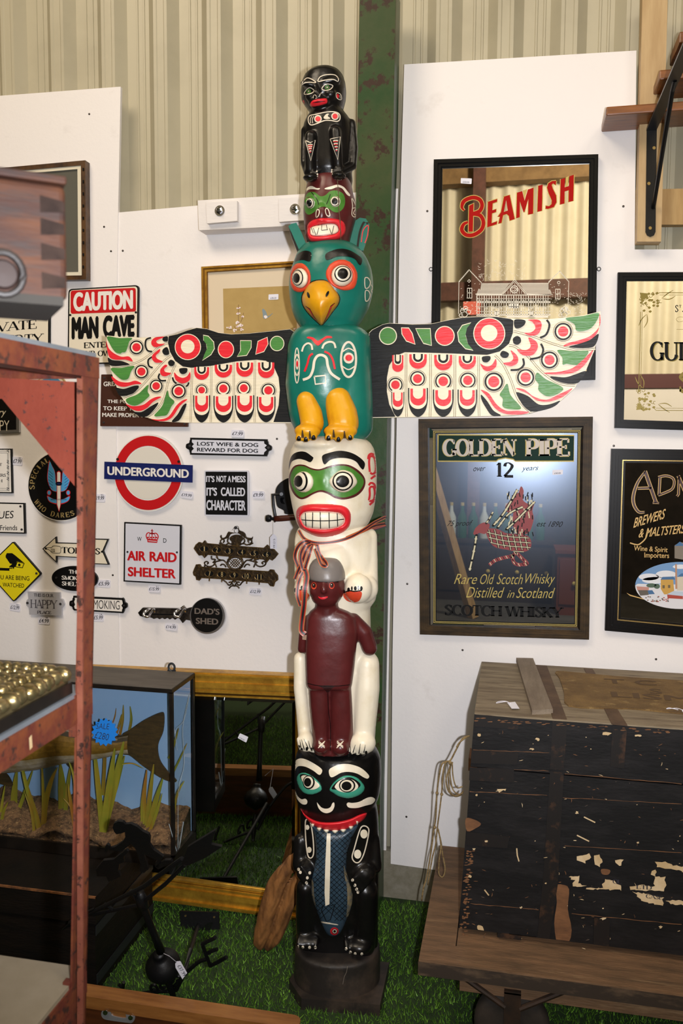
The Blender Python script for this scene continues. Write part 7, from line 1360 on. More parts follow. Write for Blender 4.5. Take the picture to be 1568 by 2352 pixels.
# the fish
FP = Pl((0, (CY0+CY1)/2-.01, 0), (0, -1, 0)); fs_ = (FP.at(300, 1700)-FP.at(200, 1700)).length/100
M_FT = mat('fish_back_olive', '#1e1a0e', .35, col2='#33280f', scale=40, coat=.3); M_FM = mat('fish_side_gold', '#7d5f22', .35, col2='#5c4618', scale=60, coat=.3); M_FB = mat('fish_belly_pale', '#a8a08e', .4, col2='#8c7d58', scale=30, coat=.3); M_FIN = mat('fish_fin_brown', '#2c2312', .5, col2='#43341a', scale=30, stretch=(1, 1, 4))
o2 = thing('stuffed_fish', 'stuffed brown fish with broad forked tail inside the glazed case', 'fish', FP.at(90, 1690))
def fishb(b):
    rows = [(-330, 1690, 1700, 4), (-310, 1668, 1720, 20), (-220, 1640, 1745, 40), (-140, 1628, 1758, 52), (-60, 1622, 1768, 58), (20, 1618, 1773, 60), (90, 1626, 1766, 56), (150, 1640, 1752, 46), (210, 1666, 1745, 32), (250, 1682, 1738, 22), (275, 1689, 1731, 15), (296, 1686, 1732, 8)]; seg = 28; vs = []
    for x, t, bt, rz in rows:
        c0 = FP.at(x, (t+bt)/2); h_ = (FP.at(x, t)-FP.at(x, bt)).length/2
        for k in range(seg): a = 2*pi*k/seg; vs.append(c0+V((0, -rz*fs_*cos(a), h_*sin(a))))
    for i in range(len(rows)-1):
        for k in range(seg):
            l = (k+1) % seg; s_ = sin(2*pi*(k+.5)/seg); b.add([vs[i*seg+k], vs[i*seg+l], vs[(i+1)*seg+l], vs[(i+1)*seg+k]], [(0, 1, 2, 3)], M_FT if s_ > .52 else (M_FM if s_ > -.35 else M_FB))
    bm_fix.append(b)
bm_fix = []
part(o2, 'body', fishb, smooth=True, fix=False)
def fin(name, pts, off): part(o2, name, lambda b: b.flat(FP, cr(pts, 4), off, M_FIN, .005))
fin('tail_fin', [(280, 1690), (300, 1676), (330, 1655), (366, 1638), (376, 1642), (374, 1680), (362, 1712), (366, 1745), (384, 1772), (404, 1792), (398, 1797), (372, 1788), (330, 1760), (300, 1736), (280, 1730)], 0)
fin('belly_fin', [(150, 1748), (178, 1750), (190, 1785), (170, 1772)], .01); fin('breast_fin', [(-30, 1768), (10, 1775), (27, 1800), (20, 1806), (-20, 1792)], .02); fin('back_fin', [(90, 1630), (130, 1600), (178, 1610), (200, 1660), (150, 1648)], -.002)
# the sale star
o3 = thing('sale_star', 'bright blue starburst card handwritten SALE £280 on the fish case glass', 'price card', Pl((0, CY0, 0), (0, -1, 0)).at(242, 1712)); SS = Pl((0, CY0-.001, 0), (0, -1, 0))
star = []
for k in range(30): a = 2*pi*k/30; r = (31 if k % 2 else 25); star.append((240+r*cos(a), 1682+r*1.05*sin(a)))
part(o3, 'card', lambda b: b.flat(SS, star, .001, mat('sale_card_blue', '#1e7fe0', .5), .002))
part(o3, 'writing', lambda b: (b.text('SALE', *ZY([(1015, 895), (1155, 900), (1020, 835)]), SS, .0014, M_INK, -.01, 0, 'sans', 1, .1), b.text('£280', *ZY([(1000, 990), (1145, 1020), (1012, 920)]), SS, .0014, M_INK, -.01, 0, 'sans', 1, .1)), fix=False)

# ------------------------------------------------------------------ weather vane lying against the chest
M_VANE = mat('vane_black_iron', '#121214', .45, metal=.3, bump=.15, bscale=80)
G0 = FLOOR.at(388, 2298); VP = Pl(G0, (0, -1, -.5)); vp = lambda p, c=0: VP.at(p[0], p[1], c)
o = thing('weather_vane', 'black iron blacksmith weather vane with compass letters on the turf in front of the chest', 'weather vane', G0)
for nm, pts in (('arrow_tail', ZV([(1090, 590), (1130, 470), (1450, 275), (1395, 440), (1515, 468), (1330, 590), (1130, 680), (1060, 660)])), ('blacksmith_figure', ZV([(285, 250), (300, 205), (350, 180), (400, 185), (430, 215), (490, 208), (560, 240), (620, 290), (690, 325), (708, 365), (705, 440), (745, 500), (860, 580), (815, 640), (800, 700), (760, 690), (765, 650), (790, 620), (700, 580), (640, 550), (655, 620), (690, 720), (640, 760), (590, 740), (600, 660), (570, 560), (540, 480), (490, 430), (440, 480), (380, 520), (290, 510), (240, 495), (225, 530), (195, 520), (205, 460), (225, 440), (250, 455), (255, 485), (320, 465), (400, 410), (430, 360), (425, 300), (385, 315), (330, 325), (305, 300)])), ('anvil', ZV([(180, 620), (300, 610), (360, 560), (440, 500), (465, 520), (410, 575), (415, 640), (360, 660), (350, 740), (380, 800), (240, 860), (215, 800), (110, 800), (100, 720)])), ('shoe', ZV([(760, 690), (870, 620), (940, 615), (960, 640), (800, 720)])), ('arrow_point', [(141, 2138), (175, 2106), (215, 2088), (212, 2100), (180, 2120)])):
    part(o, nm, lambda b: b.flat(VP, pts, .01, M_VANE, .006))
part(o, 'arrow_shaft', lambda b: b.tube([vp((160, 2120), .007), vp((230, 2086), .007), vp((330, 2036), .007), vp((418, 1972), .007)], .0055, M_VANE, 8)); part(o, 'lower_rail', lambda b: (b.tube([vp((215, 2100), .004), vp((320, 2078), .004), vp((380, 2030), .004), vp((425, 1985), .004)], .005, M_VANE, 8), b.tube([vp((240, 2075), .004), (vp((260, 2090), .004))], .004, M_VANE, 6), b.tube([vp((300, 2045), .004), vp((318, 2076), .004)], .004, M_VANE, 6)))
part(o, 'pole', lambda b: b.tube([vp((322, 2050)), vp((330, 2085)), vp((352, 2142)), vp((369, 2185))], [.010, .009, .009, .011], M_VANE, 14), smooth=True)
ax = (vp((320, 2060))-vp((390, 2260))).normalized(); bc = vp((374, 2216)); s0 = (vp((400, 2216))-vp((374, 2216))).length/26
part(o, 'swivel', lambda b: b.lathe(vp((326, 2070)), ax, [(.006, -.03), (.013, -.022), (.015, 0), (.013, .02), (.006, .03)], M_VANE, 16), smooth=40)
part(o, 'ball', lambda b: b.lathe(bc, ax, [(r*s0, h*s0) for r, h in ((6, -34), (10, -30), (20, -26), (30, -18), (35, -6), (34, 4), (27, 16), (16, 25), (11, 30), (12, 34), (10, 40))], M_VANE, 28), smooth=True)
part(o, 'stem', lambda b: b.tube([vp((385, 2246)), vp((392, 2270)), vp((400, 2292))], [.008, .010, .006], M_VANE, 12))
def arm(pts, r=.005): return part(o, 'letter_arm', lambda b: b.tube([vp(p, c_) for (p, c_) in [((x, y), .002) for x, y in cr(pts, 5, False)]], r, M_VANE, 8), smooth=True)
arm(ZW([(790, 720), (860, 640), (930, 570), (1010, 505), (1085, 480)])); arm(ZW([(740, 770), (640, 775), (540, 785), (440, 800)]))
def letter(nm, segs, r=.0048): part(o, nm, lambda b: [b.tube([vp(p, .004) for p in s_], r, M_VANE, 6) for s_ in segs])
letter('letter_e', [ZW([(1035, 350), (1108, 545)]), ZW([(1035, 348), (1100, 315), (1155, 288)]), ZW([(1085, 430), (1130, 405), (1172, 392)]), ZW([(1110, 542), (1185, 505), (1255, 465)])]); letter('letter_n', [ZW([(330, 690), (322, 775)]), ZW([(288, 712), (330, 745)]), ZW([(322, 775), (345, 770)])])
part(o, 'scroll', lambda b: [b.tube([vp(p, .003) for p in ZW(cr(s_, 5, False))], .004, M_VANE, 6) for s_ in ([(730, 740), (700, 690), (660, 710), (670, 745), (700, 735)], [(640, 760), (610, 715), (575, 725), (580, 765), (605, 755)], [(770, 690), (790, 640), (830, 635), (835, 670), (805, 680)])])
WP = Pl(FLOOR.at(462, 2142)+V((0, 0, .002)), (0, -1, .25)); part(o, 'wall_plate', lambda b: b.flat(WP, ZW([(836, 50), (1185, 60), (1190, 215), (845, 230)]), 0, M_VANE, .006))
part(o, 'mounting_rod', lambda b: b.tube([WP.at(*ZW([(1000, 180)])[0], .004), VP.at(*ZW([(930, 400)])[0], -.06), VP.at(*ZW([(880, 600)])[0], -.004), VP.at(*ZW([(800, 760)])[0], 0)], .0062, M_VANE, 10))
screws(o, ZW, [(884, 93), (1142, 105)], 9, mat('brass_screw', '#9a8350'), WP)
part(o, 'clear_bag', lambda b: b.flat(Pl(WP.p+V((0, -.03, 0)), (0, -1, .1)), ZW(cr([(1130, 155), (1060, 180), (1000, 250), (960, 340), (970, 400), (1000, 405), (1040, 380), (1090, 260)], 4)), 0, glass('clear_film', '#f4f6f4', .15), .002))
tp = Pl(vp((410, 2226))+V((0, -.03, 0)), (0, -1, 0)); tg = part(o, 'paper_tag', lambda b: b.flat(tp, ZW([(792, 525), (805, 503), (838, 500), (900, 608), (858, 664), (796, 560)]), 0, M_TAG, .0006)); part(tg, 'writing', lambda b: b.text('£37.99', *ZW([(812, 545), (868, 640), (838, 528)]), tp, .0006, M_INK), fix=False)
part(o, 'string', lambda b: b.tube([vp(ZW([(690, 432)])[0], .016), vp(ZW([(740, 455)])[0], .036), tp.at(*ZW([(808, 512)])[0])], .0009, M_TAG, 5))

# ------------------------------------------------------------------ driftwood leaning on the totem pole
c = Carve()
def dk(x, y, r): # depth from the pole's plane back to where the wood stands
    t = (y-1935)/240; return (x, y, -48-86*t, r)
c.cap(*[dk(*p) for p in ((687, 1944, 8), (676, 1968, 11), (655, 1998, 15), (632, 2042, 19), (614, 2092, 20), (602, 2132, 21), (597, 2158, 17))]); c.cap(*[dk(*p) for p in ((692, 1985, 10), (684, 2010, 14), (668, 2052, 18), (648, 2105, 19), (630, 2148, 18), (618, 2164, 14))]); c.cap(*[dk(*p) for p in ((668, 1962, 7), (645, 1990, 9), (618, 2032, 10), (604, 2075, 9), (597, 2110, 10))])
b = c.skin(mat('driftwood', '#986636', .7, col2='#573518', scale=22, stretch=(1, 1, .35), lo=.4, hi=.62, col3='#857362', scale3=9, lo3=.55, hi3=.7, bump=.3, bscale=40), .004, 4)
random.seed(12)
from mathutils import noise
_ax = (T(600, 2160, -134)-T(686, 1944, -52)).normalized(); _px = _ax.cross(FR).normalized()
def gr(v):
    u = v.dot(_px); w_ = v.dot(_ax); f_ = v.dot(FR); return noise.noise(V((u*85, f_*60, w_*5)))*.008+noise.noise(V((u*30, f_*30, w_*9)))*.006
b.v = [v+FR*gr(v)+_px*(noise.noise(V((v.dot(_ax)*16, v.dot(FR)*20, 3)))*.006) for v in b.v]
zmin = min(v.z for v in b.v); b.v = [v+V((0, 0, .004-zmin)) for v in b.v]
tag(b.build('driftwood', None, None, True, False), 'rough brown driftwood branch leaning against the totem pole base', 'driftwood')

# ------------------------------------------------------------------ wooden board with flush pull, nearest the camera at the bottom
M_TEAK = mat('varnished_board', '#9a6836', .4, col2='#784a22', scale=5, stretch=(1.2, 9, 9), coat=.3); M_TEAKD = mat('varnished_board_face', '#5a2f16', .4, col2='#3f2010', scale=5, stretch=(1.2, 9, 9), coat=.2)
b = B(); xs0, xs1, yf, yb_ = -1.5, -.447, -.925, -.882; n = 10
prof = [(xs0, yf), (xs1-.02, yf)]+[(xs1-.02+.02*sin(a*pi/2/6), yf+.02-.02*cos(a*pi/2/6)) for a in range(1, 7)]+[(xs1-.02+.02*cos(a*pi/2/6), yb_-.02+.02*sin(a*pi/2/6)) for a in range(0, 7)]+[(xs0, yb_)]
o = thing('wooden_board', 'varnished brown wooden board with a steel flush pull standing on the turf at the bottom', 'board', (-.9, -.9, 0))
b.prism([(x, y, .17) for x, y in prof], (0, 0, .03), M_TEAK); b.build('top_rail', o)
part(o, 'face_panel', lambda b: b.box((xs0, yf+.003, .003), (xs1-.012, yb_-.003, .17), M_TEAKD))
KP2 = Pl((0, yf+.003, 0), (0, -1, 0)); fl_ = cr(ZW([(150, 935), (190, 928), (380, 962), (420, 985), (428, 1020), (405, 1055), (360, 1055), (180, 1030), (135, 1005), (128, 965)]), 4)
p_ = part(o, 'flush_pull', lambda b: b.flat(KP2, fl_, .003, mat('dull_steel', '#a9aab0', .35, metal=.6), .003, [ZW(cr([(225, 950), (330, 968), (350, 995), (335, 1015), (240, 998), (212, 972)], 4))])); part(p_, 'recess', lambda b: b.flat(KP2, ZW(cr([(225, 950), (330, 968), (350, 995), (335, 1015), (240, 998), (212, 972)], 4)), .0004, M_TEAK)); screws(p_, ZW, [(163, 966), (390, 1012)], 22, M_CHROME, Pl((0, yf-.0015, 0), (0, -1, 0)))
# ------------------------------------------------------------------ hand trolley with the travelling trunk
ZT = zz(940, 1480, 2.497); TZ = .25; TRX, TRY0, TRY1, TRR = -.200, -.695, -.10, 1.15
M_TRW = mat('trolley_wood', '#77593f', .7, col2='#54402d', scale=6, stretch=(1, 6, 6), col3='#8d7355', scale3=4, lo3=.6, hi3=.75, bump=.4, bscale=40); M_TYRE = mat('rubber_tyre', '#17130f', .8, bump=.2, col2='#2a211a', scale=14); M_RIRON = mat('rusty_dark_iron', '#241c17', .6, metal=.3, col2='#3a281c', scale=20)
o = thing('trolley', 'old wooden hand trolley with black tyres carrying the black trunk', 'trolley', ((TRX+TRR)/2, -.4, 0))
part(o, 'end_board', lambda b: b.box((TRX, TRY0, TZ-.035), (TRX+.085, TRY1, TZ), M_TRW)); 
for k in range(4): y0 = TRY0+.08+k*.13; part(o, 'deck_plank', lambda b: b.box((TRX+.087, y0, TZ-.035), (TRR, y0+.126, TZ-.006), M_TRW))
part(o, 'front_rail', lambda b: b.box((TRX+.04, TRY0-.001, TZ-.036), (TRR, TRY0+.075, TZ+.001), M_TRW)); part(o, 'shaded_worn_strip', lambda b: b.box((TRX-.001, TRY0-.0025, TZ-.037), (TRR, TRY0-.0012, TZ-.003), mat('trolley_edge_shade', '#2c2118', .8, col2='#5d4a38', scale=7, lo=.5, hi=.7, stretch=(1, 1, 3)))); part(o, 'side_beam', lambda b: b.box((TRX+.10, TRY0+.02, TZ-.078), (TRR, TRY0+.07, TZ-.037), M_TRW)); part(o, 'side_beam', lambda b: b.box((TRX+.10, TRY1-.07, TZ-.078), (TRR, TRY1-.02, TZ-.037), M_TRW))  # dark strip puts the front face's shade into its colour, with worn patches
wc = Pl((0, TRY0+.045, 0), (0, -1, 0)).at(1174, 2385); wr = .092
for wx, wy in ((wc.x, TRY0+.045), (wc.x, TRY1-.045), (wc.x+.85, TRY0+.045), (wc.x+.85, TRY1-.045)):
    w_ = part(o, 'wheel', lambda b: b.lathe((wx, wy-.024, wr), (0, 1, 0), [(wr*.62, 0), (wr*.86, .0), (wr*.96, .006), (wr, .018), (wr, .030), (wr*.96, .042), (wr*.86, .048), (wr*.62, .048)], M_TYRE, 40), smooth=40); part(w_, 'hub', lambda b: b.lathe((wx, wy-.022, wr), (0, 1, 0), [(.001, -.004), (.018, -.004), (.022, .004), (wr*.60, .008), (wr*.64, .0), (wr*.64, .046), (.001, .046)], M_RIRON, 28), smooth=40)
    part(o, 'leg_block', lambda b: b.box((wx-.028, wy-.02 if wy < -.4 else wy-.02, .14), (wx+.022, wy+.02, TZ-.078), M_TRW)); part(o, 'fork', lambda b: (b.box((wx-.02, wy-.034, wr-.01), (wx+.02, wy-.028, .19), M_RIRON), b.box((wx-.02, wy+.028, wr-.01), (wx+.02, wy+.034, .19), M_RIRON), b.box((wx-.02, wy-.034, .186), (wx+.02, wy+.034, .194), M_RIRON), b.tube([V((wx, wy-.036, wr)), V((wx, wy+.036, wr))], .008, M_RIRON, 10)))
    part(o, 'stay', lambda b: b.tube([V((wx-.115, wy-.03, TZ-.04)), V((wx-.018, wy-.03, .15))], .007, M_RIRON, 8)); part(o, 'stay', lambda b: b.tube([V((wx+.12, wy-.03, TZ-.04)), V((wx+.018, wy-.03, .15))], .007, M_RIRON, 8))
# trunk
M_TRK = mat('trunk_black_paint', '#141314', .5, col2='#201e1f', scale=9, stretch=(1, 1, 3), lo=.45, hi=.7, col3='#8a5c38', scale3=34, lo3=.735, hi3=.75, bump=.12, bscale=50, spec=.3); M_TKT = mat('trunk_bare_top', '#8d7f68', .75, col2='#655745', scale=5, stretch=(1.2, 8, 8), bump=.3, bscale=40, col3='#4a3525', scale3=10, lo3=.6, hi3=.75); M_TIR = mat('trunk_iron_strap', '#1e1a19', .5, metal=.3, col2='#4a3324', scale=22, lo=.55, hi=.7); M_BARE = mat('trunk_bare_wood', '#7a5232', .75, col2='#54361f', scale=12, stretch=(1, 1, 3)); M_PAP = mat('trunk_paper_scrap', '#cbb490', .8, col2='#b59a70', scale=16)
FY, BY, KX, KR, KZ = -.557, -.045, -.112, .92, .836; TF = Pl((0, FY, 0), (0, -1, 0)); TT = Pl((0, 0, KZ), (0, 0, 1))
o = thing('trunk', 'large worn black wooden travelling trunk with bare wooden top on the trolley', 'trunk', ((KX+KR)/2, -.3, TZ)); lz = TF.at(*ZT([(340, 702)])[0]).z; lx_ = lambda z_: KX+.031*(z_-TZ)/(KZ-TZ)
def tbody(b, z0, z1, d=0, m=M_TRK):
    a0, a1 = lx_(z0)-d, lx_(z1)-d; vs = [(a0, FY-d, z0), (KR, FY-d, z0), (KR, BY, z0), (a0, BY, z0), (a1, FY-d, z1), (KR, FY-d, z1), (KR, BY, z1), (a1, BY, z1)]; b.add(vs, [(0, 3, 2, 1), (4, 5, 6, 7), (0, 1, 5, 4), (1, 2, 6, 5), (2, 3, 7, 6), (3, 0, 4, 7)], m)
part(o, 'body', lambda b: tbody(b, TZ+.012, lz-.002)); ld = part(o, 'lid', lambda b: tbody(b, lz+.002, KZ-.004, .001)); part(o, 'base_rail', lambda b: b.box((KX+.10, FY-.004, TZ+.002), (KX+.16, FY+.10, TZ+.013), M_TIR)); part(o, 'base_rail', lambda b: b.box((KX+.02, FY+.03, TZ+.002), (KR, BY-.03, TZ+.012), M_TIR))
nb = 5
for k in range(nb): part(ld, 'top_board', lambda b: b.box((KX+.030, FY-.001+(BY-FY)*k/nb+.001, KZ-.004), (KR, FY+(BY-FY)*(k+1)/nb-.001, KZ), M_TKT))
part(ld, 'top_batten', lambda b: b.prism([TT.at(x, y) for x, y in ZT([(612, 98), (708, 100), (822, 398), (702, 404)])], (0, 0, .012), mat('batten_grey_wood', '#6f6152', .75, col2='#857868', scale=6, stretch=(6, 1, 6), bump=.4)))
for p in ([(725, 122), (788, 126), (902, 432), (822, 428)], [(1000, 140), (1050, 144), (1250, 468), (1160, 460)]): part(ld, 'top_strap', lambda b: b.prism([TT.at(x, y) for x, y in ZT(p)], (0, 0, .002), mat('strap_rust', '#5d4630', .7, col2='#463220', scale=20)))
sk = part(ld, 'sacking', lambda b: b.prism([TT.at(x, y) for x, y in ZT(cr([(842, 160), (1000, 172), (1200, 190), (1560, 214), (1900, 240), (1900, 430), (1560, 402), (1300, 376), (1150, 372), (912, 358), (886, 280), (860, 200)], 3))], (0, 0, .004), mat('hessian', '#7d6238', .9, col2='#5d4626', scale=12, bump=.8, bscale=260, col3='#8d7448', scale3=30)))
TTS = Pl((0, 0, KZ+.0042), (0, 0, 1)); part(sk, 'stencil_lettering', lambda b: b.text('LISM', *ZT([(1160, 300), (1640, 330), (1150, 270)]), TTS, .0003, mat('stencil_ink', '#57422a', .9), .02), fix=False); part(sk, 'stencil_lettering', lambda b: b.text('T C', *ZT([(1120, 222), (1420, 236), (1112, 195)]), TTS, .0003, mat('stencil_ink', '#57422a', .9), .02), fix=False); part(sk, 'stencil_lettering', lambda b: b.text('S', *ZT([(1380, 280), (1450, 284), (1372, 252)]), TTS, .0003, mat('stencil_ink', '#57422a', .9), .02), fix=False)
def ftp(nm, p, m, off=.001, th=.001, par=None): return part(par or o, nm, lambda b: b.prism([V((q_.x, q_.y, max(q_.z, TZ+.014))) for q_ in (TF.at(x, y, off) for x, y in ZT(p))], V((0, th, 0)), m))
ftp('strap', [(820, 440), (905, 448), (885, 722), (806, 716)], M_TIR, .0024, .002, ld); ftp('strap', [(806, 728), (885, 736), (850, 1380), (800, 1780), (730, 1765), (770, 1300)], M_TIR, .0024, .002); ftp('strap', [(1165, 462), (1248, 468), (1230, 712), (1150, 700)], M_TIR, .0024, .002, ld)
for p in ([(372, 402), (628, 425), (624, 488), (372, 470)], [(358, 608), (628, 624), (612, 690), (352, 682)]): ftp('corner_plate', p, M_TIR, .003, .002, ld)
for p in ([(345, 706), (600, 716), (598, 792), (342, 780)], [(330, 1076), (574, 1104), (560, 1170), (322, 1150)], [(1060, 1570), (1150, 1578), (1140, 1800), (1052, 1790)], [(570, 1740), (725, 1752), (715, 1795), (590, 1790)]): ftp('corner_plate', p, M_TIR, .003, .002)
ftp('bare_patch', cr([(838, 1388), (880, 1380), (915, 1405), (908, 1520), (930, 1640), (905, 1745), (870, 1762), (848, 1740), (830, 1600), (845, 1480)], 3), M_BARE, .0016); ftp('bare_patch', cr([(322, 1000), (370, 1005), (410, 1030), (380, 1055), (330, 1072)], 3), M_BARE, .0012); ftp('bare_patch', cr([(388, 1615), (420, 1620), (425, 1660), (400, 1665)], 3), M_PAP, .0012); ftp('bare_patch', cr([(1100, 1290), (1150, 1295), (1140, 1320), (1105, 1318)], 3), M_BARE, .0012)
random.seed(21)
def rag(p, k=9):
    out = []
    for i, a in enumerate(p):
        c_ = p[(i+1) % len(p)]; n = max(1, int(math.hypot(c_[0]-a[0], c_[1]-a[1])/14)); out += [(a[0]+(c_[0]-a[0])*j/n+random.uniform(-k, k), a[1]+(c_[1]-a[1])*j/n+random.uniform(-k*.5, k*.5)) for j in range(n)]
    return out
for p in ([(965, 1215), (1040, 1200), (1040, 1225), (1000, 1255), (968, 1240)], [(1058, 1215), (1095, 1202), (1110, 1250), (1085, 1280), (1055, 1260)], [(1185, 1240), (1220, 1232), (1215, 1270), (1195, 1272)], [(910, 1330), (980, 1330), (970, 1370), (1010, 1385), (930, 1388), (945, 1355)], [(1010, 1400), (1110, 1395), (1115, 1345), (1170, 1360), (1210, 1380), (1215, 1410), (1020, 1404)], [(1415, 1245), (1470, 1250), (1510, 1270), (1600, 1275), (1600, 1310), (1500, 1290), (1420, 1278)], [(1270, 1390), (1330, 1375), (1400, 1390), (1410, 1330), (1465, 1335), (1465, 1415), (1275, 1408)], [(1285, 1420), (1400, 1440), (1455, 1450), (1450, 1500), (1350, 1480), (1310, 1450)], [(1470, 1470), (1600, 1470), (1600, 1500), (1490, 1490)], [(1380, 1300), (1405, 1290), (1420, 1340), (1390, 1325)]): ftp('paper_scrap', rag(p), M_PAP, .0018, .0006)
for t_, q_ in (('CASE', [(1355, 1455), (1452, 1465), (1355, 1432)]), ('OL', [(1165, 1372), (1215, 1376), (1165, 1345)]), ('LTD', [(1300, 1402), (1390, 1408), (1300, 1378)])): part(o, 'printed_lettering', lambda b: b.text(t_, *ZT(q_), TF, .0026, M_INK, .01, 0, 'serif'), fix=False)
M_SCRT = mat('trunk_scratch', '#4a3d34', .8)
def chips(b):
    random.seed(31)
    for k in range(70): y = random.uniform(1180, 1690); x = 330-(y-1180)*.08+random.uniform(0, 38); b.flat(TF, ZT(rag(ell(x, y, random.uniform(5, 14), random.uniform(2, 6), 7), 3)), .0012+.00001*k, M_BARE, .0004)
    for k in range(50): x = random.uniform(380, 1560); b.flat(TF, ZT(rag(ell(x, 425+(x-380)*.066+random.uniform(-4, 14), random.uniform(6, 20), random.uniform(1, 4), 8), 2.5)), .0034+.00001*k, M_BARE, .0004)
    for k in range(40): x = random.uniform(330, 1560); b.flat(TF, ZT(rag(ell(x, 1690+(x-330)*.13+random.uniform(-6, 30), random.uniform(6, 24), random.uniform(2, 6), 8), 4)), .0034+.00001*k, random.choice((M_BARE, M_PAP)), .0004)
    for p in ([(350, 706), (800, 726)], [(890, 742), (1560, 800)], [(345, 845), (790, 866)], [(880, 880), (1560, 915)], [(350, 1488), (740, 1522)], [(930, 1545), (1560, 1608)], [(330, 1080), (575, 1104)], [(890, 1155), (1560, 1195)], [(365, 604), (800, 622)]):
        n = 14; pts = [(p[0][0]+(p[1][0]-p[0][0])*i/n, p[0][1]+(p[1][1]-p[0][1])*i/n+random.uniform(-2, 2)) for i in range(n+1)]; b.flat(TF, ZT(stroke(pts, [random.uniform(1, 4.5) for _ in pts])), .0011, M_BARE, .0004)
    for k in range(130):
        x = random.uniform(345, 1560); y = random.uniform(470, 1690)+(x-345)*.09; a = random.uniform(-.5, .5)+(1.57 if random.random() < .3 else 0); l_ = random.uniform(4, 26); b.flat(TF, ZT(stroke([(x, y), (x+l_*.5*cos(a)+2, y+l_*.5*sin(a)), (x+l_*cos(a), y+l_*sin(a))], [1, random.uniform(2, 5), 1])), .0012+.00001*k, random.choice((M_BARE, M_BARE, M_SCRT, M_PAP)), .0004)
    for p in ([(615, 1170), (618, 1210), (628, 1245)], [(1000, 990), (1065, 1022)], [(960, 1095), (1030, 1130)], [(430, 1408), (455, 1440)]): b.flat(TF, ZT(stroke(p, 7)), .0012, M_PAP, .0004)
part(o, 'scratch_pattern', chips, fix=False)
random.seed(33)
for x, y, w_ in ((700, 600, 26), (735, 545, 20), (430, 905, 6), (385, 865, 12), (400, 520, 20), (520, 835, 60), (440, 1130, 14), (370, 1175, 14), (1130, 515, 40), (1310, 525, 30), (1310, 1137, 10), (1440, 1620, 18), (640, 1510, 14), (1040, 600, 6), (960, 965, 16), (720, 1128, 5), (1550, 1100, 8), (1110, 1515, 10), (1108, 1575, 30), (780, 1370, 10), (345, 1330, 16)): part(o, 'paint_chip', lambda b: b.flat(TF, ZT(rag(ell(x, y, w_*.55, w_*.2 if w_ > 24 else w_*.45, 9), w_*.3)), .0042, M_PAP, .0004))

part(o, 'side_handle', lambda b: (b.box((lx_(.62)-.012, -.34, .598), (lx_(.62)+.002, -.26, .634), M_BARE),))
# price labels lying on the trunk top, rope on its end
def strlabel(p, s_, label):
    t_ = thing('string_tag', label, 'price tag', TT.at(*ZT([p[0]])[0])); b = B(); b.prism([TT.at(x, y)+V((0, 0, .0045)) for x, y in ZT(p)], (0, 0, .0006), M_TAG); b.build('card', t_); b = B(); b.tube([TT.at(x, y)+V((0, 0, .0055)) for x, y in ZT(cr(s_, 4, False))], .0008, M_TAG, 5); b.build('string', t_)
strlabel([(560, 345), (605, 340), (630, 378), (585, 378)], [(575, 355), (560, 340), (520, 345), (497, 348), (510, 340), (550, 338), (580, 350)], 'small white string tag on the bare end boards of the trunk top')
strlabel([(1560, 385), (1620, 388), (1630, 402), (1565, 398)], [(1570, 390), (1530, 378), (1475, 382), (1490, 376), (1540, 388)], 'small white string tag on the sacking of the trunk top')
M_ROPE = mat('twine', '#9a8358', .8, col2='#6b5532', scale=80, bump=.8, bscale=200); o = thing('rope', 'thin looped brown twine hanging from the end of the black trunk', 'rope', V((lx_(.6)-.02, -.36, .35)))
RO = Pl((0, -.36, 0), (0, -1, 0))
for i, (pts, r) in enumerate((([(345, 525), (305, 540), (270, 600), (235, 665), (210, 672), (185, 690), (170, 760), (158, 850), (150, 1000), (140, 1060), (125, 1180), (100, 1330), (80, 1400), (70, 1470)], .0032), ([(250, 680), (215, 672), (195, 720), (185, 850), (172, 960), (160, 1050), (150, 1150), (130, 1230), (105, 1380)], .0028), ([(160, 1050), (180, 1130), (190, 1200), (205, 1290), (190, 1335), (168, 1310), (172, 1230), (180, 1150), (165, 1060)], .0028), ([(240, 680), (232, 740), (248, 830), (285, 860), (310, 840)], .0026), ([(235, 685), (222, 760), (235, 850), (270, 868), (308, 850)], .0026), ([(245, 680), (250, 760), (270, 820), (305, 815)], .0026), ([(238, 690), (210, 770), (222, 840), (262, 872), (300, 862)], .0026), ([(270, 590), (290, 560), (330, 530)], .003))):
    P = cr(pts, 5, False); b = B(); b.tube([RO.at(*ZT([p])[0], .004+.004*(i % 3)) for p in P], r*.75, M_ROPE, 7); b.build('strand', o, smooth=True)
for x, y in ((158, 852), (145, 1050), (185, 860), (232, 682)): part(o, 'knot', lambda b: b.ball(RO.at(*ZT([(x, y)])[0], .008), (.0045, 0, 0), (0, .004, 0), (0, 0, .005), M_ROPE, 10, 6), smooth=True)

# ------------------------------------------------------------------ rusty rack at the left edge, close to the camera
M_RUST = mat('rusty_red_steel', '#5d291e', .6, metal=.1, col2='#703a20', scale=26, lo=.4, hi=.6, col3='#38221c', scale3=60, lo3=.56, hi3=.64, bump=.3, bscale=90); M_SALM = mat('red_lead_paint', '#7d3a2b', .55, spec=.25, col2='#6d2f24', scale=8, col3='#4a302c', scale3=70, lo3=.6, hi3=.64, bump=.2, bscale=70); M_SHEET = mat('galvanised_sheet', '#8f979f', .4, metal=.5, col2='#7a828a', scale=8); M_CRMB = mat('cream_laminate', '#8d8270', .5, col2='#807562', scale=10)
RB = -1.58; RQ = Pl((0, RB, 0), (0, -1, 0)); cx_ = lambda z_: RQ.p.x+(-.556+(-.600+.556)*(1.634-z_)/(1.634-.60)); RF, RLX = -2.25, -1.45
o = thing('metal_rack', 'rusty red angle iron rack with steel shelves at the left edge', 'rack', (-1.0, -1.9, 0))
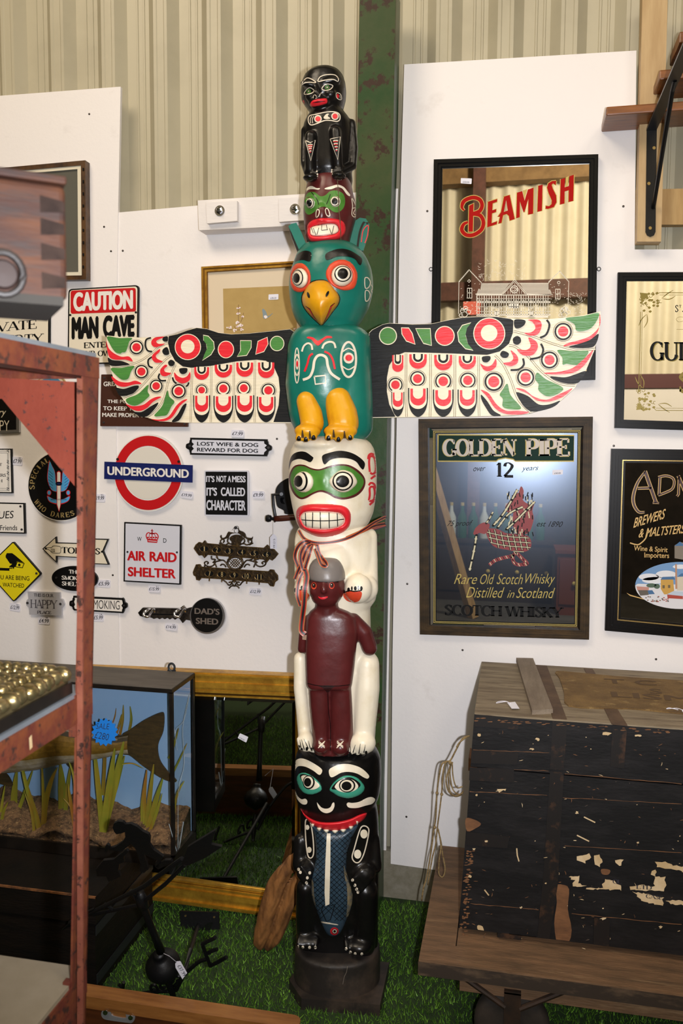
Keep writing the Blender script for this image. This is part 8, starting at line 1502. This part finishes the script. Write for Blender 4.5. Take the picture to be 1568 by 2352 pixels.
ZTOP = RQ.at(228, 822).z; ZMID = RQ.at(200, 1572).z; ZLOW = RQ.at(195, 2218).z
def post(xa, xb, y0, sy, sx):
    """angle-iron upright; xa/xb = corner x at top and foot, sy / sx = the way its legs run"""
    def fn(b):
        for (dx, dy) in ((sx*.022, sy*.003), (sx*.003, sy*.042)):
            b.add([(xa, y0, ZTOP), (xa+dx, y0, ZTOP), (xa+dx, y0+dy, ZTOP), (xa, y0+dy, ZTOP), (xb, y0, 0), (xb+dx, y0, 0), (xb+dx, y0+dy, 0), (xb, y0+dy, 0)], [(0, 1, 2, 3), (4, 7, 6, 5), (0, 4, 5, 1), (1, 5, 6, 2), (2, 6, 7, 3), (3, 7, 4, 0)], M_RUST)
    return fn
part(o, 'post', post(cx_(ZTOP), cx_(0), RB, -1, -1)); part(o, 'post', post(cx_(ZTOP), cx_(0), RF, 1, -1)); part(o, 'post', post(RLX, RLX, RB, -1, 1)); part(o, 'post', post(RLX, RLX, RF, 1, 1))
for z_, h_, sm in ((ZTOP, .028, M_SHEET), (ZMID-.006, .036, M_SHEET), (ZLOW-.006, .034, M_CRMB)):
    xr = cx_(z_)-.0005; part(o, 'side_rail', lambda b: (b.box((xr-.003, RF, z_-h_), (xr+.0005, RB-.0005, z_), M_RUST), b.box((xr-.03, RF, z_-h_), (xr, RB, z_-h_+.003), M_RUST)))
    part(o, 'back_rail', lambda b: b.box((RLX, RB-.004, z_-h_), (xr-.004, RB-.001, z_-.001), M_RUST)); part(o, 'front_rail', lambda b: b.box((RLX, RF+.001, z_-h_), (xr-.004, RF+.004, z_-.001), M_RUST))
    part(o, 'shelf', lambda b: b.box((RLX, RF+.003, z_), (xr-.002, RB-.004, z_+.006), sm))
part(o, 'cross_beam', lambda b: b.flat(RQ, [(-400, 850), (-100, 862), (190, 878), (184, 919), (-100, 914), (-400, 905)], .006, M_SALM, .004)); part(o, 'gusset', lambda b: b.flat(RQ, [(2, 913), (184, 918), (176, 1122)], .007, M_SALM, .004)); part(o, 'weld_flange', lambda b: b.flat(RQ, [(176, 868), (189, 870), (190, 2420), (177, 2420)], .043, mat('worn_red_lead', '#6b3a2e', .6, spec=.2, col2='#7d4a38', scale=20, col3='#33211c', scale3=50, lo3=.56, hi3=.62), .003))
part(o, 'bracket_lug', lambda b: b.box((cx_(ZMID)-.012, RB-.046, ZMID-.06), (cx_(ZMID)-.001, RB-.036, ZMID-.002), M_RUST)); part(o, 'bracket_lug', lambda b: b.box((cx_(ZLOW)-.012, RB-.046, ZLOW-.06), (cx_(ZLOW)-.001, RB-.036, ZLOW+.004), M_RUST))
part(o, 'chalk_mark', lambda b: b.prism([(cx_(ZMID)+.001, RB-.16+dy, ZMID-.02+dz) for dy, dz in ((0, 0), (.006, .002), (.007, -.014), (.001, -.016))], None, M_PAP), fix=False)

# wooden box on top of the rack
M_MAHB = mat('old_box_wood', '#33201a', .6, spec=.15, col2='#4a2c1a', scale=9, stretch=(1, 1, 6), lo=.4, hi=.7, col3='#2a2524', scale3=12, lo3=.5, hi3=.7, bump=.1)
zb0 = ZTOP+.0065; _a = radians(38.7); BR_ = V((cos(_a), sin(_a), 0)); BD_ = V((-sin(_a), cos(_a), 0)); C0 = Pl((0, 0, zb0), (0, 0, 1)).at(157, 704); hb_ = Pl(C0, -BD_).at(80, 394).z-zb0; BLN, BDP = .50, .105
o = thing('wooden_box', 'small dovetailed reddish wooden box with iron ring on top of the rack', 'box', C0-BR_*BLN*.5+BD_*BDP*.5)
def bxp(x0, x1, z0, z1, m, d=0.0): return lambda b: b.pbox(C0+BR_*x0-BD_*d+V((0, 0, z0)), BR_*(x1-x0), BD_*(BDP+2*d), V((0, 0, z1-z0)), m)
ob = part(o, 'case', bxp(-BLN, 0, .005, hb_*.93, M_MAHB)); m_ = ob.modifiers.new('b', 'BEVEL'); m_.width = .006; m_.segments = 3
part(o, 'base', bxp(-BLN, -.004, 0, .008, mat('box_base', '#1f1b15', .8), .001))
ob = part(o, 'lid', bxp(-BLN, .001, hb_*.935, hb_, M_MAHB, .001)); m_ = ob.modifiers.new('b', 'BEVEL'); m_.width = .002; m_.segments = 2
for k, z0 in enumerate((.14, .36, .55, .72)): part(o, 'dovetail', lambda b: b.prism([C0-BD_*.0004+BR_*x+V((0, 0, hb_*zz_)) for x, zz_ in ((-.002, z0), (-.022, z0-.02), (-.022, z0+.11), (-.002, z0+.08))], BD_*.001, mat('end_grain', '#1d1512', .8, spec=.1, col2='#2c211c', scale=30)))
rc = Pl(C0-BD_*.006, -BD_).at(8, 628); part(o, 'iron_ring', lambda b: b.tube([rc+BR_*(.016*cos(a*pi/10))+V((0, 0, .018*sin(a*pi/10))) for a in range(20)], .0032, mat('iron_ring_dark', '#1a1412', .6), 8, closed=True)); part(o, 'ring_plate', lambda b: b.lathe(rc+BD_*.006, -BD_, [(.001, .005), (.011, .004), (.013, 0), (.001, 0)], mat('ring_plate_dark', '#24140f', .7), 20), smooth=40)

# ornate silvered frame lying on the middle shelf
zs = ZMID+.001; FX1 = cx_(ZMID)-.006; FY1 = RB-.044; FX0, FY0 = FX1-.34, FY1-.42; M_ORN = mat('silver_gilt', '#b3a47a', .28, metal=.9, col2='#8d7c50', scale=30)
o = thing('ornate_frame', 'ornate silver gilt beaded mirror frame lying on the middle rack shelf', 'mirror frame', ((FX0+FX1)/2, (FY0+FY1)/2, zs))
def ringbox(b, x0, y0, x1, y1, w_, z0, z1, m):
    b.box((x0, y0, z0), (x1, y0+w_, z1), m); b.box((x0, y1-w_, z0), (x1, y1, z1), m); b.box((x0, y0+w_, z0), (x0+w_, y1-w_, z1), m); b.box((x1-w_, y0+w_, z0), (x1, y1-w_, z1), m)
part(o, 'base', lambda b: ringbox(b, FX0, FY0, FX1, FY1, .075, zs, zs+.016, M_CASE)); part(o, 'moulding', lambda b: (ringbox(b, FX0+.004, FY0+.004, FX1-.004, FY1-.004, .066, zs+.016, zs+.032, M_ORN), ringbox(b, FX0+.026, FY0+.026, FX1-.026, FY1-.026, .02, zs+.030, zs+.037, M_ORN))); part(o, 'mirror_glass', lambda b: b.box((FX0+.07, FY0+.07, zs+.012), (FX1-.07, FY1-.07, zs+.018), mirror('silvered_glass', '#d5dad8', .01)))
def beads(d, r, zc):
    x0, y0, x1, y1 = FX0+d, FY0+d, FX1-d, FY1-d; b = B(); L_ = 2*(x1-x0+y1-y0); n = int(L_/(r*1.6))
    for k in range(n):
        s_ = L_*k/n
        if s_ < x1-x0: p = (x0+s_, y0)
        elif s_ < x1-x0+y1-y0: p = (x1, y0+s_-(x1-x0))
        elif s_ < 2*(x1-x0)+y1-y0: p = (x1-(s_-(x1-x0)-(y1-y0)), y1)
        else: p = (x0, y1-(s_-2*(x1-x0)-(y1-y0)))
        q1, q2, q3 = random.uniform(.75, 1.3), random.uniform(.75, 1.3), random.uniform(.7, 1.05); b.ball((p[0], p[1], zc), (r*q1, r*.2*random.uniform(-1, 1), 0), (0, r*q2, 0), (0, 0, r*q3), M_ORN, 10, 6)
    b.build('bead_edging', o, smooth=True)
beads(.010, .0125, zs+.028); beads(.026, .0085, zs+.038); beads(.043, .0065, zs+.038); beads(.058, .009, zs+.034)
